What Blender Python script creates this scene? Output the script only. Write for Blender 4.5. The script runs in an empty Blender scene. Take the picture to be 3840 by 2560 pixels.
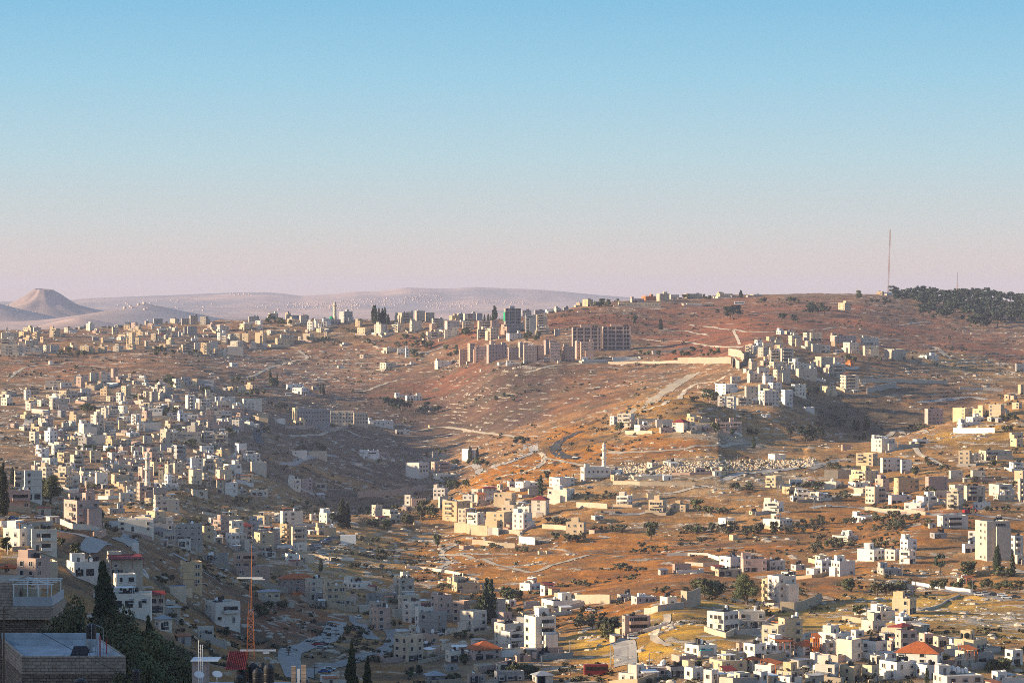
import bpy, math, random
import numpy as np
from mathutils import Vector, Matrix

# ------------------------------------------------------------------ camera, sky, sun, exposure
SC = bpy.context.scene
COL = SC.collection
FPX = 11200.0          # focal length in pixels of the 3840 px wide photograph
HOR = 1130.0           # image row of the camera's own level
cam_d = bpy.data.cameras.new("camera")
cam_d.sensor_width = 36.0
cam_d.lens = 36.0 * FPX / 3840.0
cam_d.shift_y = -(1280.0 - HOR) / 3840.0
cam_d.clip_start = 1.0
cam_d.clip_end = 60000.0
cam = bpy.data.objects.new("camera", cam_d)
COL.objects.link(cam)
cam.location = (0, 0, 0)
cam.rotation_euler = (math.pi / 2, 0, 0)
SC.camera = cam

SUN_DIR = Vector((-1.0, -0.16, 0.25)).normalized()      # towards the sun: low, from the left
sun_el = math.asin(SUN_DIR.z)
sun_az = math.atan2(SUN_DIR.x, SUN_DIR.y)
sun_d = bpy.data.lights.new("sun", 'SUN')
sun_d.energy = 5.0
sun_d.angle = math.radians(0.5)
sun_d.color = (1.0, 0.79, 0.52)
sun = bpy.data.objects.new("sun", sun_d)
COL.objects.link(sun)
sun.rotation_euler = SUN_DIR.to_track_quat('Z', 'Y').to_euler()

SC.view_settings.view_transform = 'Standard'
SC.view_settings.look = 'None'
SC.view_settings.exposure = 0.9
SC.view_settings.gamma = 1.0
SC.view_settings.use_curve_mapping = False
EXPO = 2.0 ** SC.view_settings.exposure


def lin(r, g, b):
    f = lambda c: (c / 255 / 12.92) if c / 255 <= 0.04045 else ((c / 255 + 0.055) / 1.055) ** 2.4
    return (f(r), f(g), f(b), 1.0)


W = bpy.data.worlds.new("World")
SC.world = W
W.use_nodes = True
nt = W.node_tree
nt.nodes.clear()
out = nt.nodes.new('ShaderNodeOutputWorld')
sky = nt.nodes.new('ShaderNodeTexSky')
sky.sky_type = 'NISHITA'
sky.sun_disc = False
sky.sun_elevation = sun_el
sky.sun_rotation = sun_az
sky.altitude = 700
sky.air_density = 1.0
sky.dust_density = 1.0
sky.ozone_density = 2.0
bg1 = nt.nodes.new('ShaderNodeBackground')
bg1.inputs[1].default_value = 0.115
nt.links.new(sky.outputs[0], bg1.inputs[0])
tc = nt.nodes.new('ShaderNodeTexCoord')
sep = nt.nodes.new('ShaderNodeSeparateXYZ')
nt.links.new(tc.outputs['Generated'], sep.inputs[0])
mr = nt.nodes.new('ShaderNodeMapRange')
mr.inputs['From Min'].default_value = 0.0
mr.inputs['From Max'].default_value = 0.25
nt.links.new(sep.outputs['Z'], mr.inputs['Value'])
ramp = nt.nodes.new('ShaderNodeValToRGB')
stops = [(0.0, (228, 200, 190)), (0.045, (224, 207, 198)), (0.10, (210, 213, 210)), (0.19, (187, 215, 223)), (0.30, (158, 207, 229)),
         (0.42, (128, 192, 226)), (0.65, (88, 165, 214)), (1.0, (76, 148, 208))]
el = ramp.color_ramp.elements
while len(el) < len(stops):
    el.new(0.5)
for e, (p, c) in zip(el, stops):
    e.position = p
    v = lin(*c)
    e.color = (v[0] / EXPO, v[1] / EXPO, v[2] / EXPO, 1)
nt.links.new(mr.outputs[0], ramp.inputs[0])
bg2 = nt.nodes.new('ShaderNodeBackground')
bg2.inputs[1].default_value = 1.0
nt.links.new(ramp.outputs[0], bg2.inputs[0])
mr2 = nt.nodes.new('ShaderNodeMapRange')                 # low band of haze colour, Nishita sky above it
mr2.inputs['From Min'].default_value = 0.12
mr2.inputs['From Max'].default_value = 0.35
nt.links.new(sep.outputs['Z'], mr2.inputs['Value'])
mixw = nt.nodes.new('ShaderNodeMixShader')
nt.links.new(mr2.outputs[0], mixw.inputs[0])
nt.links.new(bg2.outputs[0], mixw.inputs[1])
nt.links.new(bg1.outputs[0], mixw.inputs[2])
nt.links.new(mixw.outputs[0], out.inputs[0])

SC.render.engine = 'CYCLES'
SC.cycles.max_bounces = 5
SC.cycles.diffuse_bounces = 2
SC.cycles.glossy_bounces = 2
SC.cycles.transparent_max_bounces = 6
SC.cycles.volume_bounces = 0
SC.cycles.use_denoising = False
SC.cycles.pixel_filter_type = 'BLACKMAN_HARRIS'
SC.cycles.filter_width = 0.9
SC.cycles.denoiser = 'OPENIMAGEDENOISE'
SC.cycles.use_adaptive_sampling = True
SC.cycles.adaptive_threshold = 0.01

# ------------------------------------------------------------------ helpers
RNG = random.Random(11)


def tag(o, label=None, cat=None, group=None, kind=None):
    if label: o["label"] = label
    if cat: o["category"] = cat
    if group: o["group"] = group
    if kind: o["kind"] = kind
    return o


def link(o, parent=None):
    COL.objects.link(o)
    if parent is not None:
        o.parent = parent
    return o


def empty(name, loc, rz=0.0):
    o = bpy.data.objects.new(name, None)
    o.location = loc
    o.rotation_euler = (0, 0, rz)
    o.empty_display_size = 0.5
    return link(o)


def add(name, me, parent=None, loc=(0, 0, 0), rz=0.0, scale=(1, 1, 1), mat=None):
    o = bpy.data.objects.new(name, me)
    o.location = loc
    o.rotation_euler = (0, 0, rz)
    o.scale = scale
    link(o, parent)
    if mat is not None:
        if not me.materials:
            me.materials.append(None)
        o.material_slots[0].link = 'OBJECT'
        o.material_slots[0].material = mat
    return o


class MB:
    """collects vertices and faces of ONE mesh"""
    def __init__(s):
        s.v, s.f, s.m, s.cur = [], [], [], 0

    def face(s, pts):
        n = len(s.v)
        s.v += [tuple(p) for p in pts]
        s.f.append(tuple(range(n, n + len(pts))))
        s.m.append(s.cur)

    def box(s, x0, y0, z0, x1, y1, z1, skip=''):
        n = len(s.v)
        s.v += [(x0, y0, z0), (x1, y0, z0), (x1, y1, z0), (x0, y1, z0), (x0, y0, z1), (x1, y0, z1), (x1, y1, z1), (x0, y1, z1)]
        fs = [((0, 3, 2, 1), 'b'), ((4, 5, 6, 7), 't'), ((0, 1, 5, 4), ''), ((1, 2, 6, 5), ''), ((2, 3, 7, 6), ''), ((3, 0, 4, 7), '')]
        for f, k in fs:
            if k and k in skip: continue
            s.f.append(tuple(n + i for i in f)); s.m.append(s.cur)

    def tube(s, p, q, r0, r1=None, n=6, cap=True):
        r1 = r0 if r1 is None else r1
        p, q = Vector(p), Vector(q)
        d = (q - p).normalized()
        a = d.orthogonal().normalized(); b = d.cross(a)
        k = len(s.v)
        for c, r in ((p, r0), (q, r1)):
            for i in range(n):
                t = 2 * math.pi * i / n
                s.v.append(tuple(c + a * (r * math.cos(t)) + b * (r * math.sin(t))))
        for i in range(n):
            j = (i + 1) % n
            s.f.append((k + i, k + j, k + n + j, k + n + i)); s.m.append(s.cur)
        if cap:
            s.f.append(tuple(k + i for i in range(n))[::-1]); s.m.append(s.cur)
            s.f.append(tuple(k + n + i for i in range(n))); s.m.append(s.cur)

    def lathe(s, prof, n=12, c=(0, 0)):
        k = len(s.v)
        for r, z in prof:
            for i in range(n):
                t = 2 * math.pi * i / n
                s.v.append((c[0] + r * math.cos(t), c[1] + r * math.sin(t), z))
        for j in range(len(prof) - 1):
            for i in range(n):
                i2 = (i + 1) % n
                s.f.append((k + j * n + i, k + j * n + i2, k + (j + 1) * n + i2, k + (j + 1) * n + i)); s.m.append(s.cur)
        s.f.append(tuple(k + i for i in range(n))[::-1]); s.m.append(s.cur)
        s.f.append(tuple(k + (len(prof) - 1) * n + i for i in range(n))); s.m.append(s.cur)

    def mesh(s, name, mats=()):
        me = bpy.data.meshes.new(name)
        me.from_pydata(s.v, [], s.f)
        for m in mats: me.materials.append(m)
        if len(mats) > 1 or any(s.m):
            me.polygons.foreach_set('material_index', s.m)
        me.update()
        return me

    def build(s, name, mat, parent=None, loc=(0, 0, 0), rz=0.0):
        return add(name, s.mesh(name, mat if isinstance(mat, (list, tuple)) else [mat]), parent, loc, rz)


# ------------------------------------------------------------------ materials
def new_mat(name):
    m = bpy.data.materials.new(name)
    m.use_nodes = True
    t = m.node_tree
    b = t.nodes['Principled BSDF']
    return m, t, b


def N(t, kind, **kw):
    n = t.nodes.new(kind)
    for k, v in kw.items():
        setattr(n, k, v)
    return n


def noise(t, vec, scale, detail=4, rough=0.55):
    n = N(t, 'ShaderNodeTexNoise')
    n.inputs['Scale'].default_value = scale
    n.inputs['Detail'].default_value = detail
    n.inputs['Roughness'].default_value = rough
    if vec is not None: t.links.new(vec, n.inputs['Vector'])
    return n.outputs['Fac']


def rng_map(t, v, a, b, c=0.0, d=1.0):
    n = N(t, 'ShaderNodeMapRange')
    n.inputs['From Min'].default_value = a; n.inputs['From Max'].default_value = b
    n.inputs['To Min'].default_value = c; n.inputs['To Max'].default_value = d
    t.links.new(v, n.inputs['Value'])
    return n.outputs[0]


def mixc(t, fac, a, b, mode='MIX'):
    n = N(t, 'ShaderNodeMix', data_type='RGBA', blend_type=mode)
    for i, v in ((0, fac), (6, a), (7, b)):
        if hasattr(v, 'links'): t.links.new(v, n.inputs[i])
        elif i == 0: n.inputs[0].default_value = v
        else: n.inputs[i].default_value = (*v[:3], 1)
    return n.outputs[2]


def math_n(t, op, a, b=None):
    n = N(t, 'ShaderNodeMath', operation=op)
    for i, v in ((0, a), (1, b)):
        if v is None: continue
        if hasattr(v, 'links'): t.links.new(v, n.inputs[i])
        else: n.inputs[i].default_value = v
    return n.outputs[0]


def plain(name, col, rough=0.8, var=0.12, scale=0.6, metal=0.0):
    """one colour with soft dirt variation and a per-object shift"""
    m, t, b = new_mat(name)
    g = N(t, 'ShaderNodeNewGeometry')
    oi = N(t, 'ShaderNodeObjectInfo')
    n = noise(t, g.outputs['Position'], scale, 5)
    f = rng_map(t, n, 0.3, 0.7, 1 - var, 1 + var)
    f2 = rng_map(t, oi.outputs['Random'], 0, 1, 1 - var, 1 + var)
    k = math_n(t, 'MULTIPLY', f, f2)
    hs = N(t, 'ShaderNodeHueSaturation')
    hs.inputs['Color'].default_value = (*col, 1)
    t.links.new(k, hs.inputs['Value'])
    t.links.new(hs.outputs[0], b.inputs['Base Color'])
    b.inputs['Roughness'].default_value = rough
    b.inputs['Metallic'].default_value = metal
    return m


def wall_mat(name, col, sat=1.0):
    """rendered or stone-faced wall: streaks, blocks, per-building tint"""
    m, t, b = new_mat(name)
    tcn = N(t, 'ShaderNodeTexCoord')
    g = N(t, 'ShaderNodeNewGeometry')
    oi = N(t, 'ShaderNodeObjectInfo')
    mp = N(t, 'ShaderNodeMapping')
    mp.inputs['Scale'].default_value = (0.9, 0.9, 0.12)
    t.links.new(g.outputs['Position'], mp.inputs['Vector'])
    streak = rng_map(t, noise(t, mp.outputs[0], 1.0, 6, 0.65), 0.35, 0.75, 0.0, 1.0)
    blotch = rng_map(t, noise(t, g.outputs['Position'], 0.22, 4), 0.3, 0.7, 0.88, 1.1)
    course = N(t, 'ShaderNodeTexWave', wave_type='BANDS', bands_direction='Z')
    course.inputs['Scale'].default_value = 0.55
    course.inputs['Distortion'].default_value = 0.4
    t.links.new(g.outputs['Position'], course.inputs['Vector'])
    cw = rng_map(t, course.outputs['Fac'], 0.0, 0.25, 0.9, 1.0)
    rv = rng_map(t, oi.outputs['Random'], 0, 1, 0.84, 1.16)
    k = math_n(t, 'MULTIPLY', math_n(t, 'MULTIPLY', blotch, cw), rv)
    wn = N(t, 'ShaderNodeTexWhiteNoise', noise_dimensions='1D')
    t.links.new(math_n(t, 'MULTIPLY', oi.outputs['Random'], 91.7), wn.inputs['W'])
    warm = mixc(t, wn.outputs['Value'], (1.05, 0.96, 0.84), (0.96, 0.98, 1.02))
    base = mixc(t, 1.0, col, warm, 'MULTIPLY')
    base = mixc(t, rng_map(t, streak, 0.45, 1.0, 0.0, 0.42), base, tuple(c * 0.55 for c in col))
    hs = N(t, 'ShaderNodeHueSaturation')
    hs.inputs['Saturation'].default_value = sat
    t.links.new(base, hs.inputs['Color'])
    t.links.new(k, hs.inputs['Value'])
    t.links.new(hs.outputs[0], b.inputs['Base Color'])
    b.inputs['Roughness'].default_value = 0.9
    return m


def leaf_mat(name, a, bcol):
    m, t, b = new_mat(name)
    g = N(t, 'ShaderNodeNewGeometry')
    oi = N(t, 'ShaderNodeObjectInfo')
    n = rng_map(t, noise(t, g.outputs['Position'], 0.8, 4), 0.35, 0.65)
    c = mixc(t, n, a, bcol)
    hs = N(t, 'ShaderNodeHueSaturation')
    t.links.new(c, hs.inputs['Color'])
    t.links.new(rng_map(t, oi.outputs['Random'], 0, 1, 0.7, 1.35), hs.inputs['Value'])
    t.links.new(rng_map(t, oi.outputs['Random'], 0, 1, 0.47, 0.53), hs.inputs['Hue'])
    t.links.new(hs.outputs[0], b.inputs['Base Color'])
    b.inputs['Roughness'].default_value = 0.75
    return m


# ------------------------------------------------------------------ terrain
def _hash(ix, iy, seed):
    h = (ix.astype(np.int64) * 374761393 + iy.astype(np.int64) * 668265263 + seed * 974711) & 0x7fffffff
    h = ((h ^ (h >> 13)) * 1274126177) & 0x7fffffff
    return ((h ^ (h >> 16)) & 0xffff) / 65535.0


def vnoise(x, y, seed=0):
    ix, iy = np.floor(x), np.floor(y)
    fx, fy = x - ix, y - iy
    fx = fx * fx * (3 - 2 * fx); fy = fy * fy * (3 - 2 * fy)
    a = _hash(ix, iy, seed); b = _hash(ix + 1, iy, seed); c = _hash(ix, iy + 1, seed); d = _hash(ix + 1, iy + 1, seed)
    return (a + (b - a) * fx) + ((c + (d - c) * fx) - (a + (b - a) * fx)) * fy


def fbm(x, y, octv=4, seed=0, gain=0.5):
    s, a, tot = 0.0, 1.0, 0.0
    for k in range(octv):
        s = s + a * vnoise(x * 2 ** k + 17.3 * k, y * 2 ** k - 9.1 * k, seed + k)
        tot += a; a *= gain
    return s / tot


# control profiles: image column -> (distance, image row) from near to the main crest
CP = {
    0: [(330, 2850), (850, 2330), (1050, 2030), (1350, 1830), (1650, 1850), (1950, 1765), (2180, 1690), (2450, 1600), (2680, 1530), (2950, 1440), (3250, 1335), (3600, 1265), (3900, 1238)],
    320: [(330, 2850), (880, 2380), (1100, 2020), (1300, 1950), (1560, 1975), (1800, 1885), (2030, 1780), (2330, 1660), (2590, 1560), (2930, 1440), (3250, 1345), (3600, 1268), (3880, 1235)],
    640: [(330, 2850), (900, 2440), (1150, 2150), (1370, 2030), (1530, 1990), (1720, 1930), (1930, 1830), (2280, 1680), (2580, 1560), (2880, 1465), (3220, 1360), (3600, 1275), (3850, 1215)],
    960: [(330, 2850), (900, 2530), (1150, 2330), (1350, 2200), (1580, 2080), (1780, 1980), (1960, 1890), (2230, 1760), (2540, 1640), (2850, 1530), (3200, 1420), (3580, 1310), (3780, 1205)],
    1280: [(330, 2850), (900, 2590), (1100, 2440), (1350, 2280), (1600, 2110), (1800, 1990), (1920, 1945), (2200, 1915), (2620, 1720), (2920, 1580), (3240, 1450), (3570, 1320), (3760, 1200)],
    1600: [(330, 2850), (900, 2600), (1100, 2460), (1350, 2310), (1600, 2150), (1850, 2010), (2100, 1885), (2350, 1900), (2680, 1760), (3000, 1590), (3240, 1440), (3480, 1330), (3720, 1205)],
    1920: [(330, 2850), (900, 2590), (1100, 2450), (1350, 2310), (1600, 2140), (1850, 1970), (2250, 1715), (2480, 1760), (2650, 1690), (2900, 1560), (3100, 1390), (3350, 1290), (3680, 1195)],
    2240: [(330, 2850), (900, 2580), (1100, 2430), (1350, 2260), (1600, 2120), (1850, 1930), (2400, 1580), (2600, 1610), (2750, 1550), (2950, 1450), (3100, 1380), (3500, 1210), (3920, 1138)],
    2560: [(330, 2850), (900, 2560), (1100, 2360), (1350, 2210), (1600, 2100), (1850, 1930), (2400, 1500), (2560, 1510), (2750, 1460), (2950, 1400), (3150, 1330), (3600, 1200), (4050, 1120)],
    2880: [(330, 2850), (900, 2550), (1100, 2380), (1350, 2230), (1600, 2090), (1850, 1900), (2300, 1620), (2450, 1550), (2600, 1470), (2850, 1340), (3150, 1260), (3700, 1160), (4150, 1104)],
    3200: [(330, 2850), (900, 2560), (1080, 2400), (1350, 2220), (1600, 2060), (1900, 1870), (2250, 1660), (2420, 1680), (2540, 1610), (2680, 1490), (2980, 1330), (3600, 1190), (4250, 1102)],
    3520: [(330, 2850), (900, 2560), (1080, 2370), (1400, 2190), (1650, 1960), (1950, 1800), (2320, 1595), (2500, 1620), (2600, 1580), (2760, 1470), (3080, 1340), (3650, 1220), (4300, 1122)],
    3840: [(330, 2850), (900, 2580), (1080, 2380), (1350, 2200), (1650, 1980), (1950, 1790), (2450, 1480), (2650, 1500), (2750, 1470), (2950, 1410), (3250, 1320), (3750, 1215), (4300, 1132)],
}
cpx = sorted(CP)
YC = np.array([[25.0] + [p[0] for p in CP[c]] + [CP[c][-1][0] + 350, CP[c][-1][0] + 900] for c in cpx])
ZC = np.array([[-9.0] + [-(p[1] - HOR) * p[0] / FPX for p in CP[c]] + [0, 0] for c in cpx])
ZC[:, -2] = ZC[:, -3] - 22
ZC[:, -1] = ZC[:, -3] - 85
# beyond the picture's sides the first and last profiles carry on
cxx = np.array([-40000, -5000, -2000, -800, *cpx, 4700, 6500, 12000], float)
YC = np.vstack([YC[:1]] * 4 + [YC] + [YC[-1:]] * 3)
ZC = np.vstack([ZC[:1]] * 4 + [ZC] + [ZC[-1:]] * 3)
NROW = YC.shape[1]


def hermite(xk, F, x):
    """cubic through columns with limited slopes; F is (columns, rows)"""
    d = np.diff(F, axis=0) / np.diff(xk)[:, None]
    m = np.zeros_like(F)
    m[1:-1] = np.where(d[:-1] * d[1:] > 0, 2 * d[:-1] * d[1:] / (d[:-1] + d[1:] + 1e-12), 0.0) * 0.5 + 0.25 * (d[:-1] + d[1:])
    i = np.clip(np.searchsorted(xk, x) - 1, 0, len(xk) - 2)
    h = (xk[i + 1] - xk[i])[:, None]
    t = ((x - xk[i])[:, None]) / h
    return ((2 * t ** 3 - 3 * t ** 2 + 1) * F[i] + (t ** 3 - 2 * t ** 2 + t) * h * m[i] + (-2 * t ** 3 + 3 * t ** 2) * F[i + 1] + (t ** 3 - t ** 2) * h * m[i + 1])


GX = np.concatenate([np.linspace(-40000, -900, 160, endpoint=False), np.arange(-900, 4740, 10.0), np.linspace(4740, 12000, 40)])
Yk = hermite(cxx, YC, GX)
Zk = hermite(cxx, ZC, GX)
sub = [10, 14] + [44] * (NROW - 3)
tt = np.concatenate([i + np.arange(n) / n for i, n in enumerate(sub)] + [[NROW - 1.0]])
ti = np.clip(tt.astype(int), 0, NROW - 2)
tf = tt - ti
GY = Yk[:, ti] * (1 - tf) + Yk[:, ti + 1] * tf
# smooth the profile across rows a little (cubic in z along the row index)
mz = np.zeros_like(Zk)
dz = np.diff(Zk, axis=1)
mz[:, 1:-1] = 0.5 * (dz[:, :-1] + dz[:, 1:])
mz[:, 1:-1] = np.where(dz[:, :-1] * dz[:, 1:] <= 0, mz[:, 1:-1] * 0.4, mz[:, 1:-1])
h00 = 2 * tf ** 3 - 3 * tf ** 2 + 1; h10 = tf ** 3 - 2 * tf ** 2 + tf; h01 = -2 * tf ** 3 + 3 * tf ** 2; h11 = tf ** 3 - tf ** 2
GZ = h00 * Zk[:, ti] + h10 * mz[:, ti] + h01 * Zk[:, ti + 1] + h11 * mz[:, ti + 1]
XW = (GX[:, None] - 1920) * GY / FPX
# shoulder of the hill that stands out of view on the sunward side and keeps the near valley in shade
RX, RS = -560.0, 150.0
rtop = np.interp(GY, [250, 450, 700, 850, 1000, 1150, 1500, 1800, 2300], [98, 90, 42, 20, -2, -32, -70, -100, -150])
side = np.clip((-XW - (0.1714 * GY + 30)) / 110, 0, 1)
side = side * side * (3 - 2 * side)
fall = np.exp(-((np.minimum(XW, -0.0) - RX).clip(0, None) / RS) ** 2)
GZ = GZ + np.clip(rtop - GZ, 0, None) * np.where(XW < RX, 1, fall) * side
amp = np.clip((GY - 300) / 700, 0.08, 1.0)
GZ = GZ + amp * ((fbm(XW / 95, GY / 95, 3, 1) - .5) * 5.0 + (fbm(XW / 22, GY / 22, 3, 5) - .5) * 2.6 + (fbm(XW / 6, GY / 9, 2, 9) - .5) * 0.9)
# terraces: the slopes step along their contours where the noise says so
tz = GZ / 2.6
fr = tz - np.floor(tz)
stp = np.floor(tz) + np.clip((fr - 0.5) * 4 + 0.5, 0, 1)
tmask = np.clip((fbm(XW / 160, GY / 160, 2, 21) - .46) * 8, 0, 1) * np.clip((GY - 1000) / 300, 0, 1)
GZ = GZ + tmask * (stp * 2.6 - GZ) * 0.55
nearcap = -(2660 - HOR) * GY / FPX
GZ = np.where((GY < 840) & (-XW < 0.1714 * GY + 20), np.minimum(GZ, nearcap), GZ)
GE = HOR - GZ * FPX / GY                                   # image row of every grid point


def _colidx(px):
    i = int(np.clip(np.searchsorted(GX, px) - 1, 0, len(GX) - 2))
    return i, float(np.clip((px - GX[i]) / (GX[i + 1] - GX[i]), 0, 1))


def ground(x, y):
    """height of the terrain sheet at a world position"""
    i, f = _colidx(x * FPX / y + 1920)
    yy = GY[i] * (1 - f) + GY[i + 1] * f
    zz = GZ[i] * (1 - f) + GZ[i + 1] * f
    return float(np.interp(y, yy, zz))


def at(px, py, ymin=0.0, ymax=9e9):
    """where the ray through a photograph pixel first meets the ground"""
    i, f = _colidx(px)
    yy = GY[i] * (1 - f) + GY[i + 1] * f
    zz = GZ[i] * (1 - f) + GZ[i + 1] * f
    ee = HOR - zz * FPX / yy
    ok = np.nonzero((ee[1:] <= py) & (ee[:-1] > py) & (yy[1:] > ymin) & (yy[1:] < ymax))[0]
    if len(ok) == 0:
        k = int(np.argmin(np.where((yy > max(ymin, 850)) & (yy < ymax), np.abs(ee - py), 1e9)))
        y = float(yy[k])
    else:
        k = ok[0]
        g = (ee[k] - py) / (ee[k] - ee[k + 1])
        y = float(yy[k] + g * (yy[k + 1] - yy[k]))
    x = (px - 1920) * y / FPX
    return x, y, ground(x, y)
# soil zones, the dark valley and hollow ones with shade painted in: (column, row, half-width, half-height, colour, rockiness, weight)
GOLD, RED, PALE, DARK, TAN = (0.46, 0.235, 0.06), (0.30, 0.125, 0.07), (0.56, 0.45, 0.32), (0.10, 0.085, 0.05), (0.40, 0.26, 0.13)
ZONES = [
    (420, 1600, 650, 260, (0.27, 0.19, 0.145), .55, .8), (500, 1310, 620, 70, (0.31, 0.20, 0.14), .5, .6), (2050, 1470, 240, 90, (0.15, 0.095, 0.075), .5, .9),  # last of these: hollow darkened with painted shade
    (2500, 2150, 900, 130, (0.42, 0.19, 0.055), .35, .9), (1750, 2120, 450, 140, (0.44, 0.22, 0.07), .55, .9), (1250, 2110, 250, 110, (0.50, 0.33, 0.15), .7, .8),
    (2500, 2400, 360, 120, (0.68, 0.45, 0.13), .55, 1), (3600, 2310, 360, 110, (0.66, 0.45, 0.16), .7, 1), (2900, 2310, 300, 90, (0.64, 0.43, 0.15), .6, .9),
    (1950, 1800, 300, 90, (0.46, 0.22, 0.06), .6, 1), (2500, 1780, 500, 70, PALE, .9, .7), (2450, 1680, 260, 50, (0.45, 0.22, 0.08), .5, .9),
    (2520, 1530, 220, 70, (0.48, 0.28, 0.08), .4, .9), (2150, 1640, 130, 60, (0.50, 0.24, 0.05), .3, .9),
    (2900, 1180, 700, 60, RED, .15, .8), (2850, 1250, 420, 60, RED, .2, .9), (3550, 1290, 400, 60, RED, .25, .8), (3650, 1380, 260, 50, (0.42, 0.28, 0.14), .7, .8),
    (2000, 1200, 500, 50, RED, .15, .7), (500, 1380, 500, 50, (0.40, 0.22, 0.13), .5, .8), (1150, 1370, 380, 90, (0.34, 0.20, 0.13), .75, .9),
    (1700, 1520, 480, 150, (0.15, 0.095, 0.075), .5, .95), (1700, 1430, 300, 40, RED, .3, .5), (2230, 1450, 160, 90, (0.34, 0.18, 0.10), .4, .7),  # first of these: the valley slope's shade put into the soil colour
    (1350, 1700, 480, 140, (0.17, 0.12, 0.095), .5, .9), (1250, 1850, 400, 60, (0.15, 0.11, 0.08), .3, .9), (800, 1620, 400, 120, (0.22, 0.16, 0.12), .4, .7), (100, 1640, 160, 70, (0.48, 0.32, 0.18), .8, .9), (330, 1300, 200, 40, (0.42, 0.24, 0.11), .5, .8),  # first two: more of the central valley's shade in the colour
    (3250, 1560, 330, 80, (0.14, 0.10, 0.06), .2, 1), (3480, 1480, 170, 40, (0.16, 0.10, 0.07), .3, .9), (3350, 1960, 500, 90, (0.42, 0.20, 0.06), .25, .8),  # first two: side valley's shadow painted as dark ground
    (1050, 2330, 230, 110, (0.30, 0.14, 0.07), .5, 1), (600, 2110, 180, 80, (0.30, 0.17, 0.09), .5, .9), (1230, 2470, 150, 60, (0.36, 0.27, 0.19), .6, .8),
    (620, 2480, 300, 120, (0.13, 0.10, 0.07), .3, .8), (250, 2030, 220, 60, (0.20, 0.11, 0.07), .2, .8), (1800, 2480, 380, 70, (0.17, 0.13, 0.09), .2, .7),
    (2720, 1645, 180, 30, (0.50, 0.43, 0.35), .6, .9), (2800, 1490, 120, 40, (0.5, 0.42, 0.30), .6, .6), (3700, 1640, 180, 60, (0.47, 0.30, 0.10), .6, .8),
    (2250, 1300, 260, 30, (0.24, 0.17, 0.11), .3, .7), (1300, 1250, 300, 50, (0.24, 0.18, 0.12), .3, .6),
]
n1 = fbm(XW / 130, GY / 130, 4, 31)
n2 = fbm(XW / 45, GY / 45, 4, 41)
base = np.array(TAN)[None, None, :] * (1 - n1[..., None]) * 1.1 + np.array((0.40, 0.23, 0.10))[None, None, :] * n1[..., None]
far = np.clip((GY - 2300) / 900, 0, 1)[..., None]
base = base * (1 - far * .75) + np.array((0.27, 0.165, 0.125))[None, None, :] * far * .75
rock = 0.35 + 0.3 * n2
wsum = np.zeros_like(n1)
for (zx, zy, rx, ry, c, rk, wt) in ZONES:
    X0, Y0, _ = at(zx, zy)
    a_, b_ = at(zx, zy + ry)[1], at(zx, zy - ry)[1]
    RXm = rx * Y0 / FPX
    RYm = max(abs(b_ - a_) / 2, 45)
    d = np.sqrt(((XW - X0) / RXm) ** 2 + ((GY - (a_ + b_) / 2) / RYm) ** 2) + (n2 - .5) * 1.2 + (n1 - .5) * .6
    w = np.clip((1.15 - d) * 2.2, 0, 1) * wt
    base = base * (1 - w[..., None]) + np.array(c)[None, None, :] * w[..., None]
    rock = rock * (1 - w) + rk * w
lum_ = base.mean(-1, keepdims=True)
base = np.clip(lum_ + (base - lum_) * 1.32, .01, .8)
patch = np.clip((fbm(XW / 70, GY / 38, 4, 77) - .52) * 7, 0, 1) * .55           # darker, scrub-grown earth
base = base * (1 - patch[..., None]) + np.array((0.15, 0.10, 0.05))[None, None, :] * patch[..., None]


def grid_mesh(name, X, Y, Z, col=None):
    nc, nr = X.shape
    me = bpy.data.meshes.new(name)
    v = np.stack([X, Y, Z], -1).reshape(-1, 3)
    i = np.arange((nc - 1))[:, None] * nr + np.arange(nr - 1)[None, :]
    q = np.stack([i, i + nr, i + nr + 1, i + 1], -1).reshape(-1, 4)
    me.vertices.add(len(v)); me.vertices.foreach_set('co', v.ravel())
    me.loops.add(q.size); me.loops.foreach_set('vertex_index', q.ravel().astype(np.int32))
    me.polygons.add(len(q)); me.polygons.foreach_set('loop_start', np.arange(0, q.size, 4, dtype=np.int32))
    me.update(calc_edges=True)
    if col is not None:
        at_ = me.color_attributes.new('soil', 'FLOAT_COLOR', 'POINT')
        at_.data.foreach_set('color', col.reshape(-1).astype(np.float32))
    me.shade_smooth()
    return me


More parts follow.
